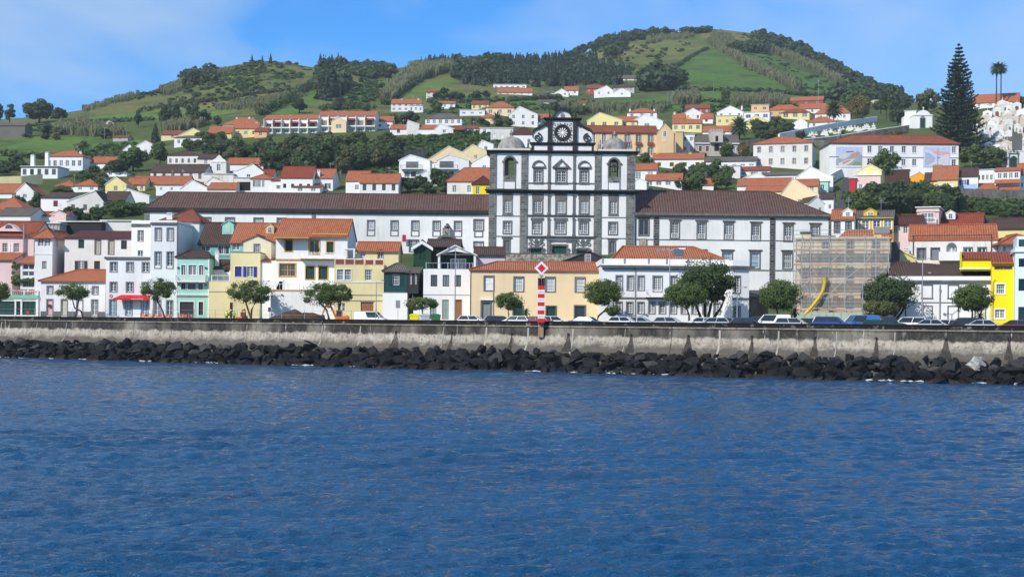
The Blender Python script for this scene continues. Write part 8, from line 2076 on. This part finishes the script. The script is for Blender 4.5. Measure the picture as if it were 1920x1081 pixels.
def car(label,px,kind,cname,col,yaw=0.0,dq=12.5,flip=False,cat='car',z=STREET - .2):
 y0 = YW(px); a = (px - 960) / F; Y = y0 + dq; p = Vector((a * Y,Y,z)); L,W,H,B,c0,c1,r0,r1,hood,boot = KINDS_[kind]; h,w = L / 2,W / 2
 o = thing('parked_' + ('van' if kind == 'van' else 'truck' if kind == 'truck' else 'car'),label,cat,p,WROT + math.radians(yaw) + (math.pi if flip else 0),'vehicles parked behind the sea wall')
 body,gl,wm,rm,hl,tl,mi = car_meshes(kind,cname,col)
 ob('body',body,o)
 for n_,m in gl:
  if kind == 'van' and n_ == 'side_window': pass
  ob(n_,m,o)
 for sx in (-1,1):
  for sy in (-1,1): wo = ob('wheel',wm,o,(sx * h * .62,sy * (w - .11),.31)); ob('rim',rm,wo)
 for sy in (-1,1):
  ob('headlight',hl,o,(h - .09,sy * w * .62,.68)); ob('tail_light',tl,o,(-h + .06,sy * w * .72,.82)); ob('mirror',mi,o,(c1 - .28,sy * (w + .05),B + .05))
 return o
WC,SV,BK,BL,DB,RD,SK,GN = (.78,.78,.77),(.42,.44,.46),(.012,.012,.014),(.015,.04,.26),(.02,.035,.09),(.38,.02,.03),(.03,.16,.46),(.01,.03,.028)
car("small white van parked before the varnished garage door",697,'van','white',WC,12,cat='van')
for px,k,cn,c,lab,yaw,fl,dq in ((889,'hatch','white',WC,"white hatchback before the door of the cream building",10,False,12),(938,'hatch','black',BK,"dark hatchback half hidden behind a white car near the umbrella tree",12,False,15),(966,'hatch','white',WC,"white hatchback under the umbrella-shaped street tree",6,True,12),(1003,'sedan','red',RD,"red saloon left of the striped beacon",8,True,12.5),(1040,'hatch','white',WC,"white and blue small car right of the striped beacon",30,False,15),
 (1102,'sedan','steel_blue',(.06,.10,.20),"blue-grey saloon before the green door of the cream building",5,False,12),(1172,'hatch','white',WC,"white hatchback at the left corner of the balustraded building",8,False,12.5),(1192,'sedan','silver',SV,"silver saloon behind the white hatchback at the balustraded building",8,True,16),(1258,'hatch','silver',SV,"silver hatchback under the round olive tree",6,False,12),(1310,'hatch','white',WC,"white hatchback among the stems of the big bunched tree",25,True,14),(1336,'hatch','silver',SV,"white hatchback right of the big tree stems",15,True,12),(1362,'hatch','dark_blue',DB,"dark blue hatchback before the bluish flank",30,False,16),
 (1404,'hatch','black',BK,"black hatchback with red tail lights before the bluish flank",5,False,11.5),(1421,'suv','dark_blue',DB,"dark blue car parked behind in the side street",10,True,24),(1491,'wagon','silver',SV,"silver estate car left of the chute foot",4,False,11.5),(1526,'hatch','green_black',GN,"very dark green car behind the silver estate",10,False,16),(1562,'suv','blue',BL,"deep blue sport utility car below the yellow chute",4,False,11.5),
 (1701,'suv','white',WC,"white sport utility car before the blind windowed building",10,True,13),(1752,'sedan','silver',SV,"silver saloon before the blind windowed building",6,False,11.5),(1770,'hatch','white',WC,"white car behind the silver saloon",14,True,17),(1806,'suv','black',BK,"black sport utility car left of the umbrella-shaped tree",10,True,14),(1850,'sedan','silver',SV,"silver-grey saloon right of the umbrella-shaped tree trunk",6,False,11.5),(1914,'sedan','dark_red',(.16,.03,.03),"dark red car cut by the right edge",6,False,12)):
 car(lab,px,k,cn,c,yaw,dq,fl)
car("white van under the dense round tree",1447,'van','white',WC,14,13.5,True,'van'); car("bright blue delivery van right of the deep blue car",1612,'van','bright_blue',SK,40,12.5,True,'van'); car("dark green pick-up truck with canvas back under the large leaning tree",1662,'truck','green_black',GN,5,12.0,False,'truck')
def soil():
 p0 = P(550,596,YF(550) - 10); r = np.random.default_rng(4); n = 40; V = []
 for i in range(n):
  for j in range(n):
   x,y = (i / (n - 1) - .5) * 10.5,(j / (n - 1) - .5) * 7; d = math.sqrt((x / 4.6) ** 2 + (y / 3.0) ** 2)
   z = 2.05 * max(0,1 - d) ** .8 + .75 * max(0,1 - math.hypot((x - 3.6) / 2.4,y / 2)) + .16 * noise.noise(Vector((x * 1.3,y * 1.3,0))) * (1 if d < 1 else .3); V.append((x,y,z - .05))
 Q = [(i * n + j,(i + 1) * n + j,(i + 1) * n + j + 1,i * n + j + 1) for i in range(n - 1) for j in range(n - 1)]
 k = Mat('dug_soil',(.07,.045,.033),.95,.1); k.color(k.mix(k.ramp(k.noise(k.pos((1,1,1)),1.5,6,.7),[(.3,0.0),(.7,1.0)]),(.045,.030,.024),(.11,.075,.055))); k.bump(k.noise(k.pos((1,1,1)),4,5,.7),.9,.15)
 tag(ob('soil_mound',np_mesh('soil_mound',V,Q,k.m,True),None,(p0.x,p0.y,STREET)),"mound of dug brown soil beside the excavator",'soil mound')
soil()
def excavator(px,label,s=1.0,rz=0.0,boomup=True):
 Y = YF(px) - 9; b = P(px,600,Y); b.z = STREET; o = thing('excavator',label,'excavator',b,rz,'excavators at the road works'); o.scale = (s,s,s)
 for sy in (-1,1):
  q = MB(); q.prism([(-1.2,.1),(1.2,.1),(1.4,.35),(1.2,.62),(-1.2,.62),(-1.4,.35)],sy * .85 - .2,sy * .85 + .2); ob('track',q.mesh('track',P_DARK),o)
 q = MB(); q.prism([(-1.3,.75),(.9,.75),(.95,1.25),(-.2,1.3),(-1.1,1.45),(-1.35,1.2)],-.8,.8); ob('body',q.mesh('body',P_ORANGE),o)
 q = MB(); q.prism([(-.1,1.3),(.9,1.28),(.78,2.3),(.0,2.35)],-.75,.1); ob('cab',q.mesh('cab',CARGLASS),o)
 q = MB(); q.box(-.1,.9,-.8,.15,2.33,2.42); [q.tube([(x,y,1.28),(x * .9 + .03,y,2.35)],.05,5) for x in (-.08,.9) for y in (-.76,.1)]; ob('cab_frame',q.mesh('cab_frame',P_ORANGE),o)
 q = MB(); q.tube([(.9,.45,1.15),(1.7,.45,2.9),(2.7,.45,3.1)],[.17,.2,.15],8); ob('boom',q.mesh('boom',P_ORANGE),o)
 q = MB(); q.tube([(2.65,.45,3.15),(3.25,.45,1.6)],[.15,.11],8); ob('stick',q.mesh('stick',P_ORANGE),o); q = MB(); q.tube([(1.0,.45,1.6),(1.75,.45,2.5)],.07,6); ob('hydraulic_ram',q.mesh('hydraulic_ram',STEEL),o)
 q = MB(); q.prism([(2.95,1.6),(3.5,1.55),(3.6,1.05),(3.2,.8),(2.8,1.05)],.1,.8); ob('bucket',q.mesh('bucket',P_DARK),o)
excavator(640,"orange excavator with raised boom beside the two-trunked tree",.78,math.pi); excavator(452,"small orange excavator beside the workers",.62,1.3)
def worker(px,label,vest,face=0.0):
 Y = YF(px) - 7; b = P(px,600,Y); b.z = STREET; o = thing('person',label,'person',b,face,'road workers')
 J = {'pelvis': (0,0,.95),'waist': (0,.01,1.12),'chest': (0,.0,1.35),'neck': (0,.0,1.52),'chin': (0,-.02,1.60),'head': (0,-.02,1.70),'crown': (0,-.01,1.80)}; E = [('pelvis','waist'),('waist','chest'),('chest','neck'),('neck','chin'),('chin','head'),('head','crown')]; Rd = {'pelvis': .16,'waist': .15,'chest': .18,'neck': .065,'chin': .075,'head': .10,'crown': .07}
 for s,n in ((-1,'l'),(1,'r')):
  for k_,c,r,pr in (('hip',(s * .10,0,.88),.095,'pelvis'),('knee',(s * .12,-.03,.5),.065,'hip'),('ankle',(s * .12,.02,.09),.042,'knee'),('toe',(s * .13,-.14,.04),.035,'ankle'),('shoulder',(s * .20,0,1.44),.075,'chest'),('elbow',(s * .27,.03,1.15),.05,'shoulder'),('wrist',(s * .26,-.14,.97),.032,'elbow'),('palm',(s * .255,-.19,.92),.034,'wrist')):
   J[k_ + n] = c; Rd[k_ + n] = r; E.append((pr if pr in ('pelvis','chest') else pr + n,k_ + n))
  for f in range(4): J['f%d%s' % (f,n)] = (s * (.235 + .015 * f),-.235 - .008 * (f in (1,2)),.87 + .003 * f); Rd['f%d%s' % (f,n)] = .009; E.append(('palm' + n,'f%d%s' % (f,n)))
  J['thumb' + n] = (s * .215,-.20,.90); Rd['thumb' + n] = .011; E.append(('palm' + n,'thumb' + n))
 nm = list(J); bm = bmesh.new(); L_ = bm.verts.layers.skin.verify(); vs = [bm.verts.new(J[k_]) for k_ in nm]
 for v,k_ in zip(vs,nm): v[L_].radius = (Rd[k_],Rd[k_]); v[L_].use_root = k_ == 'pelvis'
 for a,c in E: bm.edges.new((vs[nm.index(a)],vs[nm.index(c)]))
 me = bpy.data.meshes.new('body'); bm.to_mesh(me); bm.free()
 kb = Mat('work_clothes',(.05,.06,.09),.85); z = kb.xyz(kb.pos(kind='object'))[2]; kb.color(kb.ramp(kb.math('DIVIDE',z,1.9),[(.0,(.03,.03,.035)),(.80,(.05,.06,.10)),(.815,(.42,.24,.17)),(1.0,(.42,.24,.17))])); me.materials.append(kb.m)
 bo = ob('body',me,o); m = bo.modifiers.new('skin','SKIN'); m.use_smooth_shade = True; m2 = bo.modifiers.new('sub','SUBSURF'); m2.levels = m2.render_levels = 1
 q = MB(); q.lathe([(.235,1.0),(.225,1.15),(.25,1.38),(.20,1.50),(.09,1.54)],16); ob('hi_vis_vest',q.mesh('hi_vis_vest',vest,True),o); q = MB(); q.lathe([(.13,1.745),(.125,1.80),(.08,1.87),(.01,1.89)],14); ob('helmet',q.mesh('helmet',P_WHITE,True),o)
 for s in (-1,1): q = MB(); q.lathe([(.001,-.012),(.012,0),(.001,.012)],6); ob('eye',q.mesh('eye',P_DARK),o,(s * .035,-.112,1.70))
HV = paint('hi_vis_yellow',(.55,.85,.03),.7)
worker(425,"road worker in a bright yellow vest standing at the left of the dark doorway",HV,.3); worker(433,"road worker in dark clothes standing in the doorway",paint('navy_jacket',(.02,.025,.05)),-.2); worker(438.5,"road worker in a bright yellow vest at the right of the dark doorway",HV,1.2)
def barrier(px0,px1,label,seed):
 r = random.Random(seed); o = thing('barrier_netting',label,'barrier',P((px0 + px1) / 2,596,YF(px0) - 10)); o.location.z = STREET; W = (px1 - px0) * (YF(px0) - 10) / F; q = MB(); n = 24; top = [1.15 + .28 * r.uniform(-1,1) for i in range(n + 1)]
 for i in range(n):
  x0,x1 = W * (i / n - .5),W * ((i + 1) / n - .5); f = lambda k_: .18 * math.sin(k_ * 1.3)
  for j in range(5): a0,a1 = top[i] * (j + .15) / 5,top[i] * (j + .85) / 5; q.poly(((x0,f(i),a0),(x1,f(i + 1),a0 * top[i + 1] / top[i]),(x1,f(i + 1),a1 * top[i + 1] / top[i]),(x0,f(i),a1)))
 ob('net',q.mesh('net',paint('barrier_orange',(.75,.16,.06),.8)),o)
 for i in range(4): q = MB(); x = W * (i / 3 - .5); q.tube([(x,.1,0),(x,.1,1.3)],.03,5); ob('stake',q.mesh('stake',P_GREY),o)
barrier(263,322,"sagging orange safety netting under the red awning",1); barrier(334,362,"orange safety netting before the mint garage door",2)
def ramp_road():
 mb = MB(); L_ = [(1566,398),(1570,385),(1574,370),(1577,355),(1580,342),(1583,331)]; R_ = [(1598,398),(1598,385),(1599,370),(1599,355),(1600,342),(1600,331)]
 a = [G(*p,.12) for p in L_]; b = [G(*p,.12) for p in R_]
 for i in range(5): mb.poly((a[i],b[i],b[i + 1],a[i + 1]))
 tag(ob('road',mb.mesh('road',paint('old_asphalt',(.055,.055,.06),.9))),"steep asphalt street climbing between the houses",None,None,'structure')
ramp_road()
def rwall(label,pts,h,m,thick=.7,cap=None,name='retaining_wall'):
 o = thing(name,label,'wall',(0,0,0),0,'walls on the slope'); n = 0
 for (x0,y0),(x1,y1) in zip(pts,pts[1:]):
  a,b = G(x0,y0),G(x1,y1); d = (b - a); d.z = 0; nrm = Vector((d.y,-d.x,0)).normalized() * thick
  if nrm.y > 0: nrm = -nrm
  q = MB(); lo0,lo1 = a - Vector((0,0,2)),b - Vector((0,0,2)); hi0,hi1 = a + Vector((0,0,h)),b + Vector((0,0,h))
  q.poly((lo0,lo1,hi1,hi0)); q.poly((lo0 - nrm,lo1 - nrm,hi1 - nrm,hi0 - nrm)); q.poly((hi0,hi1,hi1 - nrm,hi0 - nrm)); q.poly((lo0,hi0,hi0 - nrm,lo0 - nrm)); q.poly((lo1,hi1,hi1 - nrm,lo1 - nrm))
  s = ob('wall_section',q.mesh('wall_section',m),o)
  if cap:
   q = MB(); e = Vector((0,0,.18)); k_ = -nrm * .15; q.poly((hi0 - k_ * 0 + e,hi1 + e,hi1 - nrm + e,hi0 - nrm + e)); q.poly((hi0 + nrm * .1,hi1 + nrm * .1,hi1 + e,hi0 + e)); ob('coping',q.mesh('coping',cap),s)
rwall("white cemetery wall climbing to the right above the lawn",[(1462,262),(1500,254),(1550,244),(1600,235),(1645,228)],2.3,WHITE,cap=P_WHITE); rwall("grey stone retaining wall with white coping below the cemetery lawn",[(1480,276),(1560,268),(1640,256),(1705,246)],2.4,RUBBLE,cap=P_WHITE)
rwall("long dark stone terrace wall left of the poster building",[(1395,276),(1440,272),(1500,272),(1555,274)],2.2,RUBBLE); rwall("dark rubble wall at the foot of the grove",[(640,326),(690,314),(740,305),(800,297)],3.4,RUBBLE); rwall("tall dark stone wall below the row of small houses at the right",[(1788,372),(1840,374),(1930,376)],3.2,RUBBLE)
rwall("cream garden wall below the villa with two chimneys",[(-10,350),(40,348),(80,344)],3.0,PALEYELLOW); rwall("white wall beside the top of the steep street",[(1548,352),(1562,342),(1580,332)],3.0,WHITE)
def mausoleum(px,py,w,h,label,style,seed):
 Y = Ylook(px,py) or 560; p = P(px,py,Y); p.z = ground(px,Y); k = Y / F; W,H = w * k,h * k; r = random.Random(seed); m = r.choice([WHITE,WHITE_OLD,plaster('plaster_stone_white',(.66,.60,.50),.8)])
 o = thing('mausoleum',label,'mausoleum',p,r.uniform(-.3,.1),'mausoleums in the hillside cemetery')
 q = MB(); D = W * 1.2; q.box(-W / 2,W / 2,0,D,-1.2,H * .72); q.box(-W / 2 - .08,W / 2 + .08,-.08,D + .08,H * .72,H * .78); ob('wall',q.mesh('wall',m),o)
 q = MB(); q.prism([(-W / 2 - .1,H * .78),(W / 2 + .1,H * .78),(0,H)] if style else [(W / 2 * math.cos(t),H * .78 + H * .2 * math.sin(t)) for t in np.linspace(math.pi,0,9)][::-1],-.06,D); ob('roof',q.mesh('roof',m),o)
 q = MB(); q.prism([(W * .2 * math.cos(t),H * .38 + W * .2 * math.sin(t)) for t in np.linspace(0,math.pi,8)] + [(-W * .2,0),(W * .2,0)],-.05,.02); ob('door',q.mesh('door',r.choice([P_GREY,P_DARK,P_BROWN])),o)
 if r.random() < .6: q = MB(); q.box(-.05,.05,-.05,.05,0,.7); q.box(-.22,.22,-.04,.04,.4,.5); ob('cross',q.mesh('cross',m),o,(0,0,H))
i = 0
for px,py in sorted(map(tuple,pick([(1826,292),(1830,250),(1850,218),(1880,206),(1940,202),(1945,290)],95,5)),key=lambda q_: q_[1]):
 i += 1; mausoleum(px,py,rng.uniform(9,17),rng.uniform(11,21),"small white mausoleum crowded on the cemetery slope at the right",i % 2,i)
for px,py,w,h,lab in ((1700,238,18,22,"white mausoleum with dark arch left of the cemetery chapel"),(1888,288,20,26,"pale stone mausoleum with arched door at the foot of the cemetery"),(1830,284,16,24,"white mausoleum beside the tall tiered pine")): mausoleum(px,py,w,h,lab,1,int(px))
for px,py in pick([(1470,258),(1530,250),(1640,234),(1640,242),(1540,258)],55,8):
 Y = Ylook(px,py); p = G(px,py); q = MB(); q.box(-.7,.7,0,.6,-.3,.5); q.box(-.09,.09,.1,.26,.35,1.5); q.box(-.4,.4,.12,.24,.95,1.13); o = ob('gravestone',None,None,p); ob('slab',q.mesh('slab',WHITE),o); tag(o,"white gravestone with cross along the cemetery wall",'gravestone','gravestones along the cemetery wall')
def cemetery_chapel():
 Y = Ylook(1730,240); h = House('cemetery_chapel',"white cemetery chapel gate with dark green arched door",1714,1748,Y,243,216,7,WHITE,'chapel'); h.win(1730,231,9,18,closed=P_GREEN,name='door',sur=P_GREY,sw=.2); h.body('flat'); h.roof('flat',.1,T_GREY,o=.15,edge=P_WHITE)
 q = MB(); q.prism([(h.lx(a),h.lz(b)) for a,b in ((1718,216),(1744,216),(1743,212),(1738,208),(1731,206),(1724,208),(1719,212))],-.05,.6); ob('gable_wall',q.mesh('gable_wall',WHITE),h.t); h.band(1713.5,1748.5,214.5,216.5,P_WHITE,.25,'cornice')
 q = MB(); q.box(-.1,.1,-.1,.1,0,1.3); q.box(-.4,.4,-.09,.09,.75,.95); ob('cross',q.mesh('cross',P_WHITE),h.t,(h.lx(1731),.2,h.lz(206)))
 q = MB(); q.poly([(h.lx(1730) + 4.8 * h.k * math.cos(t),-.03,h.lz(222) + 4.8 * h.k * math.sin(t)) for t in np.linspace(0,math.pi,10)]); ob('fanlight',q.mesh('fanlight',GLASS),h.t)
 T("white curved side building of the cemetery gate",1697,1716,208,240,206.5,'flat','white','grey',0,dep=6,name='gate_building',cat='building'); T("long house with orange roof on the right skyline behind the palms",1830,1906,191,202,176,'gx','white','orange',4,dep=10,o=.3,name='skyline_house')
 g = House('chapel_portal',"white portal with green arched door and carved black crest at the right edge",1889,1960,Ylook(1900,318),320,284,6,WHITE,'chapel'); g.win(1900.5,306,13,16,closed=P_GREEN,name='door'); g.body('flat'); q = MB(); ring(q,g.lx(1900.5),g.lz(299),.0001,6.5 * g.k,-.07,.02,0,math.pi,14); ob('fanlight',q.mesh('fanlight',P_GREEN),g.t)
 for a,b in ((1891,1893.5),(1907.5,1910)): g.band(a,b,289,320,TRIM,.15,'pilaster')
 g.band(1890,1911,287,289,TRIM,.25,'cornice'); q = MB(); spiral(q,g.lx(1894.5),g.lz(284),.45,1.3,.18,-.15,.02,1); spiral(q,g.lx(1906.5),g.lz(284),.45,1.3,.18,-.15,.02,-1); ring(q,g.lx(1900.5),g.lz(283),.12,.4,-.2,.02,n=12); ob('crest',q.mesh('crest',TRIM_BLACK),g.t)
 part(g,'bell_wall',RUIN,(1900,1917,250,284,.4,1.6)); part(g,'roof_slab',P_WHITE,(1889,1960,282.5,284.5,-.15,6))
 mb = MB(); a = [G(*p_,.15) for p_ in ((1838,222),(1847,222),(1858,250),(1846,250),(1866,288),(1852,288))]
 mb.poly((a[0],a[1],a[2],a[3])); mb.poly((a[3],a[2],a[4],a[5])); tag(ob('path',mb.mesh('path',RUBBLE)),"grey stepped path climbing through the cemetery",None,None,'structure')
 T("low grey roof at the foot of the cemetery",1790,1892,266,275,259,'shed','grey','grey',0,dep=8,o=.2,name='low_range',cat='building')
cemetery_chapel()
for px,py,h_,lab in ((1338,176,18,"thin pole in the big field"),(1534,230,84,"tall thin mast before the brick red house"),(196,262,24,"pole beside the reeds on the left pasture"),(237,264,20,"pole beside the field shed"),(1252,190,16,"pole in the meadow right of the dark tree clump"),(888,262,36,"pole in the vegetable plot"),(1570,268,46,"pole before the cemetery lawn"),(1757,318,50,"lamp pole in front of the right poster")):
 p = G(px,py); k = p.y / F; q = MB(); q.tube([(0,0,-.3),(0,0,h_ * k)],.09,5); q.box(-.5,.5,-.04,.04,h_ * k * .93,h_ * k * .95); tag(ob('utility_pole',q.mesh('utility_pole',STEEL),None,p),lab,'pole','poles on the slope')
# AIR
def make_haze():
 mb = MB(); mb.box(-1500,1500,-60,1860,-21.5,330)
 m = bpy.data.materials.new("air"); m.use_nodes = True; n = m.node_tree.nodes; n.remove(n["Principled BSDF"])
 v = n.new("ShaderNodeVolumePrincipled"); v.inputs["Color"].default_value = (.80,.88,1.0,1); v.inputs["Density"].default_value = .00010; v.inputs["Anisotropy"].default_value = 0.0
 m.node_tree.links.new(v.outputs[0],n["Material Output"].inputs["Volume"])
 tag(ob("haze",mb.mesh("haze",m)),"thin sea haze over the bay and the hills","haze",None,'stuff')
make_haze()
